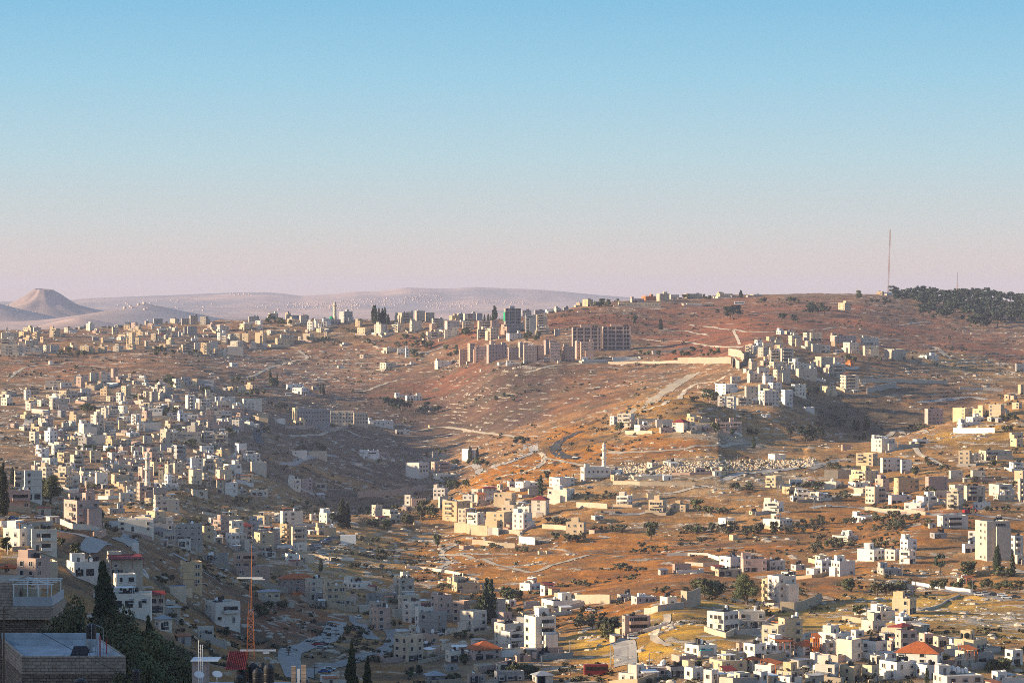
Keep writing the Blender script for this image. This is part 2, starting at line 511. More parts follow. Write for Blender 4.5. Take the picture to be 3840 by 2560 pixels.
def ground_material():
    m, t, b = new_mat("hillside_earth")
    g = N(t, 'ShaderNodeNewGeometry')
    P = g.outputs['Position']
    at_ = N(t, 'ShaderNodeVertexColor', layer_name='soil')
    soil = at_.outputs['Color']; rk = at_.outputs['Alpha']
    # dry grass and earth mottling
    nA = noise(t, P, 0.03, 9, 0.66)
    nB = noise(t, P, 0.13, 8, 0.7)
    c = mixc(t, rng_map(t, nA, 0.35, 0.65), mixc(t, 1.0, soil, (0.60, 0.50, 0.40), 'MULTIPLY'), mixc(t, 1.0, soil, (1.45, 1.35, 1.15), 'MULTIPLY'))
    c = mixc(t, rng_map(t, nB, 0.3, 0.7, 0.0, 0.75), c, mixc(t, 1.0, c, (0.5, 0.45, 0.4), 'MULTIPLY'))
    # limestone ledges along the contours
    sp = N(t, 'ShaderNodeSeparateXYZ'); t.links.new(P, sp.inputs[0])
    zz = math_n(t, 'ADD', sp.outputs['Z'], math_n(t, 'MULTIPLY', noise(t, P, 0.03, 3), 9.0))
    frc = math_n(t, 'FRACT', math_n(t, 'MULTIPLY', zz, 0.30))
    ledge = math_n(t, 'MULTIPLY', rng_map(t, frc, 0.62, 0.72), rng_map(t, frc, 0.98, 0.9))
    brk = noise(t, P, 0.045, 8, 0.68)
    thr = math_n(t, 'SUBTRACT', 0.62, math_n(t, 'MULTIPLY', rk, 0.22))
    mask = rng_map(t, math_n(t, 'SUBTRACT', brk, thr), 0.0, 0.05)
    ledge = math_n(t, 'MULTIPLY', ledge, mask)
    out_n = noise(t, P, 0.075, 10, 0.72)
    thr2 = math_n(t, 'SUBTRACT', 0.70, math_n(t, 'MULTIPLY', rk, 0.18))
    outc = rng_map(t, math_n(t, 'SUBTRACT', out_n, thr2), 0.0, 0.04)
    stone = mixc(t, noise(t, P, 0.7, 4), (0.40, 0.31, 0.21), (0.66, 0.55, 0.42))
    c = mixc(t, math_n(t, 'MAXIMUM', ledge, outc), c, stone)
    # dark low scrub
    sc = noise(t, P, 0.055, 10, 0.7)
    scm = rng_map(t, sc, 0.54, 0.62, 0.0, 0.8)
    c = mixc(t, scm, c, (0.085, 0.075, 0.04))
    t.links.new(c, b.inputs['Base Color'])
    b.inputs['Roughness'].default_value = 0.95
    bp = N(t, 'ShaderNodeBump')
    bp.inputs['Strength'].default_value = 0.9
    bp.inputs['Distance'].default_value = 3.0
    hsum = math_n(t, 'ADD', noise(t, P, 0.07, 10, 0.72), math_n(t, 'MULTIPLY', math_n(t, 'MAXIMUM', ledge, outc), 0.25))
    t.links.new(hsum, bp.inputs['Height'])
    t.links.new(bp.outputs[0], b.inputs['Normal'])
    return m


M_GROUND = ground_material()
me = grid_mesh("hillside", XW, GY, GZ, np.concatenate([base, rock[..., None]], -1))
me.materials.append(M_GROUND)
tag(add("hillside", me), kind="structure")

# far country beyond the main crest
FX = np.linspace(-1600, 5600, 420)
FYk = np.concatenate([np.linspace(4300, 9000, 60), np.linspace(9100, 13500, 110), np.linspace(13600, 21000, 90)])
crest = np.interp(FX, [-1600, 0, 250, 320, 640, 860, 1000, 1060, 1130, 1250, 1330, 1430, 1520, 1600, 1690, 1780, 1900, 2000, 2100, 2230, 2400, 3000, 5600],
                  [1120, 1130, 1125, 1118, 1106, 1097, 1096, 1100, 1109, 1103, 1094, 1092, 1078, 1080, 1083, 1076, 1081, 1084, 1092, 1105, 1118, 1130, 1130])
FYY = np.repeat(FYk[None, :], len(FX), 0)
FXX = (FX[:, None] - 1920) * FYY / FPX
prof = np.interp(FYk, [4300, 5500, 7000, 9000, 11000, 14000], [-175, -150, -112, -84, -62, -38])
FZ = np.repeat(prof[None, :], len(FX), 0)
zc = -(crest - HOR) * 17500 / FPX
k = np.clip((FYY - 14000) / 3500, 0, 1); k = k * k * (3 - 2 * k)
k2 = np.clip((FYY - 17500) / 3500, 0, 1)
FZ = FZ * (1 - k) + zc[:, None] * k - k2 * 240
FZ += (fbm(FXX / 1500, FYY / 1500, 4, 3) - .5) * 90 * np.clip((FYY - 4300) / 1500, 0, 1) * np.clip((17000 - FYY) / 3000, 0, 1)
FZ += (fbm(FXX / 260, FYY / 260, 3, 7) - .5) * 22 * np.clip((17600 - FYY) / 3000, 0.1, 1)


def far_hill(px, py, Y, rad, p=1.6):
    global FZ
    X0 = (px - 1920) * Y / FPX; z0 = -(py - HOR) * Y / FPX
    d = np.sqrt((FXX - X0) ** 2 + ((FYY - Y) * .5) ** 2) / rad
    w = np.clip(1 - d, 0, 1) ** p
    FZ = FZ + np.clip(z0 - FZ, 0, None) * w


far_hill(545, 1136, 9400, 330, 1.3)
far_hill(-60, 1120, 10000, 300, 1.2)
far_hill(300, 1185, 7200, 420, 1.2)
fc = np.clip((fbm(FXX / 500, FYY / 900, 5, 13) - .5) * 3 + .5, 0, 1)[..., None]
fcol = np.array((0.30, 0.25, 0.25)) * (1 - fc) + np.array((0.58, 0.38, 0.30)) * fc  # earth tones with haze tint and sunlit pink patches mixed in
mf, tf_, bf = new_mat("far_hazed_earth")
vc = N(tf_, 'ShaderNodeVertexColor', layer_name='soil')
gf = N(tf_, 'ShaderNodeNewGeometry')
nf = rng_map(tf_, noise(tf_, gf.outputs['Position'], 0.006, 8, 0.65), 0.3, 0.7, 0.7, 1.25)
hf = N(tf_, 'ShaderNodeHueSaturation'); tf_.links.new(vc.outputs['Color'], hf.inputs['Color']); tf_.links.new(nf, hf.inputs['Value'])
tf_.links.new(hf.outputs[0], bf.inputs['Base Color']); bf.inputs['Roughness'].default_value = 0.95
me = grid_mesh("distant_hills", FXX, FYY, FZ, np.concatenate([fcol, np.ones_like(fc)], -1))
me.materials.append(mf)
tag(add("distant_hills", me), kind="structure")


def fground(px, Y):
    j = int(np.clip(np.searchsorted(FYk, Y) - 1, 0, len(FYk) - 2)); i = int(np.clip(np.searchsorted(FX, px) - 1, 0, len(FX) - 2))
    return float(FZ[i:i + 2, j:j + 2].mean())


# flat-topped cone of the desert fortress hill
HY = 11200.0
hx = (163 - 1920) * HY / FPX
mb = MB()
prof_h = [(0, 38), (26, 40), (32, 46), (36, 44), (60, 24), (85, 8), (115, -8), (150, -22), (205, -38), (290, -56), (420, -78), (520, -110)]
nn = 72
for r, z in prof_h:
    for i in range(nn):
        t_ = 2 * math.pi * i / nn
        rr = r * (1 + 0.10 * math.sin(3 * t_ + .6) * min(1, r / 200) + 0.05 * math.sin(7 * t_ + r * .02) + 0.03 * math.sin(13 * t_))
        zz_ = z + (2.5 * math.cos(t_ - 2.6) if r < 40 else 4 * math.sin(5 * t_ + r * .03))
        mb.v.append((rr * math.cos(t_), rr * math.sin(t_), zz_))
for j in range(len(prof_h) - 1):
    for i in range(nn):
        i2 = (i + 1) % nn
        mb.f.append((j * nn + i, j * nn + i2, (j + 1) * nn + i2, (j + 1) * nn + i)); mb.m.append(0)
me = mb.mesh("flat_topped_hill", [plain("cone_earth", (0.30, 0.21, 0.18), .95, .25, .012)])
me.shade_smooth()
tag(add("flat_topped_hill", me, None, (hx, HY, 0)), kind="structure")

# ------------------------------------------------------------------ haze: one closed box of even thin air
mh = bpy.data.materials.new("thin_haze")
mh.use_nodes = True
th = mh.node_tree
th.nodes.clear()
oh = th.nodes.new('ShaderNodeOutputMaterial')
pv = th.nodes.new('ShaderNodeVolumePrincipled')
pv.inputs['Color'].default_value = (0.68, 0.74, 1.0, 1)
pv.inputs['Density'].default_value = 3.9e-5
pv.inputs['Anisotropy'].default_value = 0.0
th.links.new(pv.outputs[0], oh.inputs['Volume'])
mb = MB()
mb.box(-13500, -60, -420, 13500, 22500, 150)
hz = mb.build("haze", mh)
tag(hz, kind="stuff")
# ------------------------------------------------------------------ building kit
WALLS = {
    'c': wall_mat("cream_render", (0.58, 0.50, 0.40)), 'w': wall_mat("white_render", (0.74, 0.69, 0.62)), 'y': wall_mat("yellow_limestone", (0.60, 0.47, 0.31)),
    'g': wall_mat("grey_concrete", (0.37, 0.36, 0.35)), 'k': wall_mat("pink_stone", (0.50, 0.36, 0.30)), 'o': wall_mat("orange_render", (0.55, 0.17, 0.035)),
}
CNAME = {'c': 'cream', 'w': 'white', 'y': 'yellowish', 'g': 'grey', 'k': 'pinkish', 'o': 'orange'}
M_ROOF = plain("flat_roof_screed", (0.42, 0.40, 0.37), .9, .3, .35)
M_PANE, _t, _b = new_mat("window_glass")
_b.inputs['Base Color'].default_value = (0.022, 0.026, 0.032, 1); _b.inputs['Roughness'].default_value = 0.25
M_DARK = plain("opening_shade", (0.03, 0.028, 0.028), .8, .3)  # near-black standing for the shade inside recesses and garages
M_FRAME = plain("window_frame_stone", (0.56, 0.51, 0.44), .8, .1)
M_SHUT = plain("grey_shutter", (0.33, 0.34, 0.36), .6, .15)
M_BLACK = plain("black_plastic", (0.018, 0.018, 0.02), .45, .2)
M_WHITE = plain("white_paint", (0.78, 0.77, 0.74), .6, .08)
M_METAL = plain("galvanised_steel", (0.36, 0.37, 0.38), .5, .2, 1.0, .6)
M_RUST = plain("rusty_orange_steel", (0.42, 0.13, 0.04), .7, .3, 1.0)
M_DOOR = plain("painted_door", (0.10, 0.09, 0.09), .6, .5)
M_REDDOOR = plain("red_door", (0.38, 0.02, 0.03), .5, .1)


def tile_mat(name, col):
    m, t, b = new_mat(name)
    tcn = N(t, 'ShaderNodeTexCoord')
    g = N(t, 'ShaderNodeNewGeometry')
    wv = N(t, 'ShaderNodeTexWave', wave_type='BANDS', bands_direction='X')
    wv.inputs['Scale'].default_value = 1.1; wv.inputs['Distortion'].default_value = 1.0
    t.links.new(tcn.outputs['Object'], wv.inputs['Vector'])
    n = noise(t, g.outputs['Position'], 1.4, 6, .65)
    f = math_n(t, 'MULTIPLY', rng_map(t, n, .3, .7, .65, 1.3), rng_map(t, wv.outputs['Fac'], 0, 1, .8, 1.1))
    hs = N(t, 'ShaderNodeHueSaturation'); hs.inputs['Color'].default_value = (*col, 1); t.links.new(f, hs.inputs['Value'])
    t.links.new(hs.outputs[0], b.inputs['Base Color']); b.inputs['Roughness'].default_value = .8
    return m


M_TILE = tile_mat("orange_clay_tiles", (0.50, 0.125, 0.03))
M_REDTILE = tile_mat("dark_red_tiles", (0.27, 0.035, 0.03))
M_TEAL = plain("teal_sheet", (0.05, 0.42, 0.40), .6, .12)
M_GREEN = plain("green_netting", (0.0, 0.36, 0.15), .8, .15)
M_BLUE = plain("blue_paint", (0.03, 0.12, 0.30), .6, .15)
M_ORANGE = plain("orange_sheeting", (0.62, 0.15, 0.02), .7, .2)
M_ASPHALT = plain("asphalt", (0.055, 0.055, 0.06), .9, .25, .15)
M_DUSTROAD = plain("dusty_concrete_road", (0.34, 0.31, 0.28), .95, .2, .2)
M_TRACK = plain("pale_dirt_track", (0.52, 0.42, 0.30), .95, .2, .25)
M_STONEWALL = wall_mat("rough_stone_wall", (0.46, 0.38, 0.28))
M_GREYWALL = wall_mat("concrete_retaining_wall", (0.46, 0.42, 0.37))


def window_mesh(kind):
    b = MB()
    if kind == 'arch':
        pts = [(-.5, -.5), (.5, -.5), (.5, .18)] + [(.5 * math.cos(t), .18 + .32 * math.sin(t)) for t in [math.pi * k / 6 for k in range(1, 6)]] + [(-.5, .18)]
        b.cur = 1
        n = len(pts)
        b.face([(x * 1.22, -.12, z * 1.18) for x, z in pts])
        for i in range(n):
            (x0, z0), (x1, z1) = pts[i], pts[(i + 1) % n]
            b.face([(x1 * 1.22, -.12, z1 * 1.18), (x0 * 1.22, -.12, z0 * 1.18), (x0 * 1.22, 0, z0 * 1.18), (x1 * 1.22, 0, z1 * 1.18)])
        b.cur = 0
        b.face([(x, -.135, z) for x, z in pts])
    else:
        b.cur = 0
        b.box(-.5, -.03, -.5, .5, 0, .5)
        b.cur = 1
        for x0, z0, x1, z1 in ((-.6, -.6, -.5, .58), (.5, -.6, .6, .58), (-.5, .5, .5, .58), (-.5, -.6, .5, -.5)):
            b.box(x0, -.14, z0, x1, .0, z1)
        if kind == 'shut':
            b.cur = 2
            b.box(-.5, -.08, .05, .5, -.03, .5)
        if kind == 'double':
            b.cur = 1
            b.box(-.06, -.1, -.5, .06, -.03, .5)
    return b.mesh("window_" + kind, [M_PANE, M_FRAME, M_SHUT])


WIN = {k: window_mesh(k) for k in ('plain', 'shut', 'double', 'arch')}
_b = MB(); _b.box(-.72, -.26, -.1, .72, 0, 0); SILL = _b.mesh("sill", [M_FRAME])
_b = MB(); _b.box(-.5, -.05, 0, .5, 0, 1); DOORM = _b.mesh("door", [M_DOOR])


def tank_mesh(m):
    b = MB()
    b.lathe([(.5, 0), (.52, .06), (.52, .5), (.5, .52), (.52, .55), (.52, 1.0), (.42, 1.14), (.16, 1.2), (.15, 1.28)], 10)
    return b.mesh("roof_tank", [m])


TANK_B, TANK_W = tank_mesh(M_BLACK), tank_mesh(M_WHITE)
_b = MB()
_b.lathe([(.04, .55), (.26, .62), (.42, .74), (.43, .75)], 10)
_b.v = [(x, y * .9 - (z - .55) * .6, z + y * .55) for x, y, z in _b.v]
_b.tube((0, 0, 0), (0, 0, .62), .04, n=5)
DISH = _b.mesh("satellite_dish", [M_WHITE])
_b = MB()
_b.face([(-.9, -.6, .12), (.9, -.6, .12), (.9, .5, .95), (-.9, .5, .95)]); _b.face([(.9, -.6, .06), (-.9, -.6, .06), (-.9, .5, .89), (.9, .5, .89)])
for p_ in ((-.8, .42), (.8, .42)): _b.tube((p_[0], p_[1], 0), (p_[0], p_[1], .88), .04, n=4)
SOLAR = _b.mesh("solar_panel", [M_BLACK])

HOUSES = []        # every building, for the labels
OCC = []           # (x, y, radius) already built over


def put_window(root, x, y, z, w, h, face, kind, sill=False):
    rz = {'r': 0.0, 'l': -math.pi / 2, 'e': math.pi / 2}[face]
    o = add("window", WIN[kind], root, (x, y, z), rz, (w, 1, h))
    if sill:
        s = add("sill", SILL, o, (0, 0, -.6))
    return o


def facade(root, rnd, face, L, fixed, z0, H, n, kind, dens, sill, skip_low=False):
    """rows of windows on one face; L its length, fixed its distance from the centre"""
    cols = max(1, int(round(L / rnd.uniform(3.0, 4.2))))
    if cols > 12: cols = 12
    st = H / n
    keep = [rnd.random() < dens for _ in range(cols)]
    if not any(keep): keep[rnd.randrange(cols)] = True
    wide = rnd.uniform(.95, 1.5)
    ws = [wide * rnd.choice((1, 1, .62, 1.35)) for _ in range(cols)]
    for r in range(n):
        if skip_low and r == 0: continue
        for c in range(cols):
            if not keep[c] or rnd.random() < .1: continue
            p = -L / 2 + (c + .5) * L / cols
            hh = min(st * .5, rnd.choice((1.3, 1.45, 1.2)))
            w = min(ws[c], L / cols * .7)
            z = z0 + r * st + st * .54
            k = kind if kind != 'mix' else rnd.choice(('plain', 'plain', 'double', 'shut'))
            if face == 'r': put_window(root, p, -fixed, z, w, hh, 'r', k, sill)
            elif face == 'l': put_window(root, -fixed, -p, z, w, hh, 'l', k, sill)
            else: put_window(root, fixed, p, z, w, hh, 'e', k, sill)


def shell(mb, x0, y0, x1, y1, zb, zt, par=.8, th=.25):
    """open-topped walls with a parapet"""
    mb.box(x0, y0, zb, x1, y1, zt - par, skip='bt')
    o = [(x0, y0), (x1, y0), (x1, y1), (x0, y1)]
    i = [(x0 + th, y0 + th), (x1 - th, y0 + th), (x1 - th, y1 - th), (x0 + th, y1 - th)]
    n = len(mb.v)
    mb.v += [(x, y, zt - par) for x, y in o] + [(x, y, zt) for x, y in o] + [(x, y, zt) for x, y in i] + [(x, y, zt - par) for x, y in i]
    for k in range(4):
        j = (k + 1) % 4
        mb.f += [(n + k, n + j, n + 4 + j, n + 4 + k), (n + 4 + k, n + 4 + j, n + 8 + j, n + 8 + k), (n + 8 + k, n + 8 + j, n + 12 + j, n + 12 + k)]
        mb.m += [mb.cur] * 3


def hip_roof(root, a, b, z, over, rise, mat, ridge=None, name="roof"):
    m = MB()
    x, y = a / 2 + over, b / 2 + over
    if a >= b: r = (max(a / 2 - b / 2, 0.2), 0)
    else: r = (0, max(b / 2 - a / 2, .2))
    c = [(-x, -y, z), (x, -y, z), (x, y, z), (-x, y, z)]
    p, q = (-r[0], -r[1], z + rise), (r[0], r[1], z + rise)
    if a >= b:
        m.face([c[0], c[1], q, p]); m.face([c[1], c[2], q]); m.face([c[2], c[3], p, q]); m.face([c[3], c[0], p])
    else:
        m.face([c[0], c[1], p]); m.face([c[1], c[2], q, p]); m.face([c[2], c[3], q]); m.face([c[3], c[0], p, q])
    m.face([(cx_, cy_, z - .15) for cx_, cy_, _ in c[::-1]])
    for k in range(4):
        j = (k + 1) % 4
        m.face([(c[k][0], c[k][1], z - .15), (c[j][0], c[j][1], z - .15), c[j], c[k]])
    return m.build(name, mat, root)


def frame_box(px0, pyt, px1, pyb, s, Y=None, depth=None, dy=0):
    """footprint of a box seen between two columns, its near corner at share s; foot on the ground"""
    pxc = px0 + min(max(s, .04), .96) * (px1 - px0)
    if Y is None:
        x, y, z = at(pxc, pyb, 860)
    else:
        y = Y; x = (pxc - 1920) * y / FPX; z = -(pyb - HOR) * y / FPX
    m = y / FPX
    Wd = (px1 - px0) * m; H = max((pyb - pyt) * m, 1.8)
    if .08 <= s <= .92:
        th = min(max(math.atan2(s, 1 - s), math.radians(17)), math.radians(73))
        a = (1 - s) * Wd / math.cos(th); b = s * Wd / math.sin(th)
    elif s < .08:
        th = math.radians(3 + 3 * s / .08); a = Wd / math.cos(th); b = min(max(.75 * Wd, 5), 12)
    else:
        th = math.radians(86); b = Wd / math.sin(th); a = min(max(.75 * Wd, 5), 12)
    a, b = max(a, 2.2), max(b, 2.2)
    if a > 14: b = max(b, 7)
    if b > 14: a = max(a, 7)
    if depth: b = depth
    cx_ = x + (a * math.cos(th) - b * math.sin(th)) / 2
    cy_ = y + (a * math.sin(th) + b * math.cos(th)) / 2
    return cx_, cy_, z, a, b, H, th, m


def ground_under(cx_, cy_, a, b, th, z):
    g = z
    for sx, sy in ((-1, -1), (1, -1), (1, 1), (-1, 1)):
        xx = cx_ + sx * a / 2 * math.cos(th) - sy * b / 2 * math.sin(th)
        yy = cy_ + sx * a / 2 * math.sin(th) + sy * b / 2 * math.cos(th)
        g = min(g, ground(xx, yy))
    return max(g, z - 9) - .6


def clutter(root, rnd, a, b, zr, n_t, n_d, n_s, feats, spot=None):
    """tanks, dishes and solar heaters on a flat roof (fixed parts of the building)"""
    ox = rnd.uniform(-.3, .3) * a; oy = rnd.uniform(-.15, .25) * b
    cols = {'b': 0, 'w': 0}
    kk = rnd.choice('bbbw')
    for k in range(n_t):
        w = kk if rnd.random() < .8 else rnd.choice('bw')
        cols[w] += 1
        sc = rnd.uniform(1.0, 1.3)
        x = min(max(ox + (k % 4) * 1.3, -a / 2 + .9), a / 2 - .9); y = min(max(oy + (k // 4) * 1.4, -b / 2 + .9), b / 2 - .9)
        add("roof_tank", TANK_B if w == 'b' else TANK_W, root, (x, y, zr + rnd.choice((.15, .5, .9))), 0, (sc, sc, sc * rnd.uniform(1, 1.15)))
    for k in range(n_d):
        add("satellite_dish", DISH, root, (rnd.uniform(-.4, .4) * a, rnd.uniform(-.42, .1) * b, zr), rnd.uniform(-1, 1), (1.3, 1.3, 1.3))
    for k in range(n_s):
        add("solar_panel", SOLAR, root, (min(max(ox + k * 2.1 - 1, -a / 2 + 1), a / 2 - 1), min(max(oy - 1.3, -b / 2 + .8), b / 2 - .8), zr), 0)
    if n_t >= 2 and cols['b'] >= cols['w']: feats.append("black roof tanks")
    elif n_t >= 2: feats.append("white roof tanks")
    elif n_d: feats.append("a rooftop dish")


def balcony(root, rnd, face, L, fixed, z, mat, span, cen):
    d = 1.3
    m = MB()
    m.box(-span / 2, -d, -.2, span / 2, 0, 0)
    m.box(-span / 2, -d, 0, span / 2, -d + .14, .95); m.box(-span / 2, -d + .14, 0, -span / 2 + .14, 0, .95); m.box(span / 2 - .14, -d + .14, 0, span / 2, 0, .95)
    rz, loc = (0, (cen, -fixed, z)) if face == 'r' else (-math.pi / 2, (-fixed, -cen, z))
    o = m.build("balcony", mat, root, loc, rz)
    dk = MB(); dk.box(-span / 2 + .3, -.06, .05, span / 2 - .3, .0, 2.2)
    dk.build("balcony_recess", M_DARK, o)  # flat dark panel painted as the shaded recess behind the balcony


def building(px0, pyt, px1, pyb, s=.3, flags='', Y=None, label=None, name=None, cat=None, n=None):
    rnd = random.Random(int(px0 * 7.3 + pyt * 13.1 + px1 * 3.7))
    cx_, cy_, z, a, b, H, th, m = frame_box(px0, pyt, px1, pyb, s, Y)
    zb = ground_under(cx_, cy_, a, b, th, z) - z
    colk = next((c for c in flags if c in WALLS), None) or ('c' if rnd.random() < .75 else rnd.choice('cwwk'))
    wm = WALLS[colk]
    nst = n or max(1, int(round(H / 3.25)))
    blank = 'n' in flags
    big = (px1 - px0) > 62
    if name is None:
        if blank and H < 4.5: name, cat = "shed", "shed"
        elif nst >= 3: name, cat = "apartment_building", "apartment building"
        elif nst == 2: name, cat = "house", "house"
        else: name, cat = "low_house", "house"
    root = empty(name, (cx_, cy_, z), th)
    feats = []
    mb = MB()
    hip = 'R' if 'R' in flags else ('O' if 'O' in flags else ('G' if 'G' in flags else ''))
    par = .8 if H > 3.4 else .3
    zt = H
    pent = ('p' in flags) or (not hip and not blank and rnd.random() < .42 and a > 6 and b > 6)
    if 'p' in flags and H > 5: zt = H - 2.6
    if hip: zt = H - min(.28 * min(a, b), 3.2, H * .45)
    if hip:
        mb.box(-a / 2, -b / 2, zb, a / 2, b / 2, zt, skip='b')
    else:
        shell(mb, -a / 2, -b / 2, a / 2, b / 2, zb, zt, par)
    # a lower wing or a stepped bay so that the mass is not one block
    if not hip and a > 7.5 and b > 7.5 and rnd.random() < .55 and H > 5:
        wz = zt - rnd.choice((3.2, 3.2, zt * .5))
        if rnd.random() < .5:
            shell(mb, -a / 2 + .35 * a, -b / 2 - rnd.uniform(1.5, 3.0), a / 2 - .4, -b / 2 + .5, zb - .5, max(wz, 2.6), .6)
        else:
            shell(mb, -a / 2 - rnd.uniform(1.2, 2.5), -b / 2 + .3 * b, -a / 2 + .5, b / 2 - .4, zb - .5, max(wz, 2.6), .6)
    if nst >= 2 and not blank and rnd.random() < .6:       # projecting floor bands
        for k in range(1, nst):
            zz = k * (zt - par * (not hip)) / nst
            mb.box(-a / 2 - .16, -b / 2 - .16, zz - .12, a / 2 + .02, -b / 2 - .001, zz + .12); mb.box(-a / 2 - .16, -b / 2 + .001, zz - .12, -a / 2 - .001, b / 2, zz + .12)
    wall = mb.build("wall", wm, root)
    if not hip and not blank and a > 7 and b > 6 and rnd.random() < .22:     # a shade canopy on thin posts over the roof
        cb_ = MB(); w0, w1 = -a / 2 + .6, -a / 2 + .6 + rnd.uniform(.35, .7) * a
        cb_.box(w0, -b / 2 + .5, zt + 1.75, w1, b * .05, zt + 1.9)
        for xx in (w0 + .1, w1 - .2):
            for yy in (-b / 2 + .6, b * .05 - .2): cb_.box(xx, yy, zt - par, xx + .12, yy + .12, zt + 1.75, skip='bt')
        cb_.build("roof_canopy", rnd.choice((wm, M_METAL, M_WHITE, M_RUST, M_TILE)), root)
        feats.append("a roof canopy on posts")
    if not blank and rnd.random() < .4 and (1 - s) * (px1 - px0) > 16:      # ground-floor openings as flat panels, their inner dark painted
        for k in range(rnd.choice((1, 2, 2, 3))):
            xx = -a / 2 + 1.8 + k * 3.6
            if xx + 1.4 > a / 2: break
            ob = MB(); ob.box(xx - 1.3, -b / 2 - .05, .0, xx + 1.3, -b / 2, 2.3); ob.build("garage_opening", M_DARK, root)
    if hip:
        hip_roof(root, a, b, zt, .6, H - zt, M_REDTILE if hip == 'R' else M_TILE if hip == 'O' else M_SHUT)
        feats.append({'R': "a dark red hipped roof", 'O': "an orange tiled hipped roof", 'G': "a grey sheet roof"}[hip])
    else:
        rb = MB(); rb.box(-a / 2 + .25, -b / 2 + .25, zt - par - .2, a / 2 - .25, b / 2 - .25, zt - par)
        rb.build("roof", M_ROOF, root)
    zr = zt - par
    if pent and not hip:
        pw, pd = rnd.uniform(2.6, 3.4 + .15 * a), rnd.uniform(2.6, 3.4 + .12 * b)
        pw, pd = min(pw, a * .55), min(pd, b * .55)
        px_, py_ = rnd.choice((-1, 1)) * (a / 2 - pw / 2 - .3), (b / 2 - pd / 2 - .3) * rnd.choice((1, 1, .2))
        pb = MB(); shell(pb, px_ - pw / 2, py_ - pd / 2, px_ + pw / 2, py_ + pd / 2, zr, zt + 2.5, .25, .2); pb.face([(px_ - pw / 2 + .2, py_ - pd / 2 + .2, zt + 2.25), (px_ + pw / 2 - .2, py_ - pd / 2 + .2, zt + 2.25), (px_ + pw / 2 - .2, py_ + pd / 2 - .2, zt + 2.25), (px_ - pw / 2 + .2, py_ + pd / 2 - .2, zt + 2.25)])
        st = pb.build("stair_tower", wm, root)
        add("door", DOORM, st, (px_, py_ - pd / 2, zr + .05), 0, (.9, 1, 1.9))
        feats.append("a rooftop stair room")
    if not blank:
        kind = 'arch' if 'a' in flags else rnd.choice(('mix', 'mix', 'plain', 'double', 'shut'))
        hw = zt - (par if not hip else 0) + (.3 if not hip else 0)
        dens = .85 if 'D' in flags else rnd.uniform(.5, .85)
        if (1 - s) * (px1 - px0) > 9: facade(root, rnd, 'r', a, b / 2, 0, hw, nst, kind, dens, big)
        if s * (px1 - px0) > 9: facade(root, rnd, 'l', b, a / 2, 0, hw, nst, kind, dens, big)
        if 'b' in flags and nst >= 2:
            onl = s >= .45
            L, fx = (b, a / 2) if onl else (a, b / 2)
            span = min(L * rnd.uniform(.4, .75), 8); cen = rnd.uniform(-.5, .5) * (L - span)
            for r in range(nst):
                if r == 0 and rnd.random() < .6: continue
                balcony(root, rnd, 'l' if onl else 'r', L, fx, r * hw / nst + .25, wm, span, cen)
            feats.append("balconies")
        if rnd.random() < .6 and (1 - s) * (px1 - px0) > 14:
            add("door", DOORM, root, (rnd.uniform(-.3, .3) * a, -b / 2, 0), 0, (1.1, 1, 2.1))
        if 'a' in flags: feats.append("arched windows")
    if not hip and not ('x' in flags):
        nt_ = rnd.randint(2, 5) if 't' in flags else (rnd.choice((0, 0, 1, 2, 2, 3, 4)) if min(a, b) > 4 and not blank else 0)
        clutter(root, rnd, a, b, zr, nt_, 1 if rnd.random() < .35 and not blank else 0, rnd.choice((0, 0, 1, 2)) if nt_ else 0, feats)
    for c_, mt, nm in (('T', M_TEAL, 'teal roof sheet'), ('B', M_BLUE, 'blue roof sheet'), ('A', M_REDTILE, 'red awning'), ('Q', M_ORANGE, 'orange roof awning')):
        if c_ in flags:
            ab = MB()
            if c_ in 'TB': ab.box(-a / 2 + .3, -b / 2 + .3, zt + .02, a / 2 - .3, b * .1, zt + .25)
            else:
                ab.face([(-a / 2 - .2, -b / 2 - 1.8, zt + .5), (a / 2 + .2, -b / 2 - 1.8, zt + .5), (a / 2 + .2, b * .2, zt + 1.6), (-a / 2 - .2, b * .2, zt + 1.6)])
                ab.face([(a / 2 + .2, -b / 2 - 1.8, zt + .4), (-a / 2 - .2, -b / 2 - 1.8, zt + .4), (-a / 2 - .2, b * .2, zt + 1.5), (a / 2 + .2, b * .2, zt + 1.5)])
                for px_ in (-a / 2 + .1, -a / 6, a / 6, a / 2 - .1): ab.tube((px_, -b / 2 - 1.6, zt - 2.9), (px_, -b / 2 - 1.6, zt + .5), .09, n=5); ab.tube((px_, b * .15, zt - .5), (px_, b * .15, zt + 1.5), .08, n=5)
            ab.build("awning" if c_ in 'AQ' else "roof_sheet", mt, root)
            feats.insert(0, "a " + nm if nm[0] not in 'o' else "an " + nm)
    HOUSES.append(dict(o=root, px=(px0 + px1) / 2, py=(pyt + pyb) / 2, w=px1 - px0, col=CNAME[colk], n=nst, feats=feats, blank=blank, label=label, a=a, b=b))
    tag(root, label, cat)
    OCC.append((cx_, cy_, max(a, b) * .6))
    return root
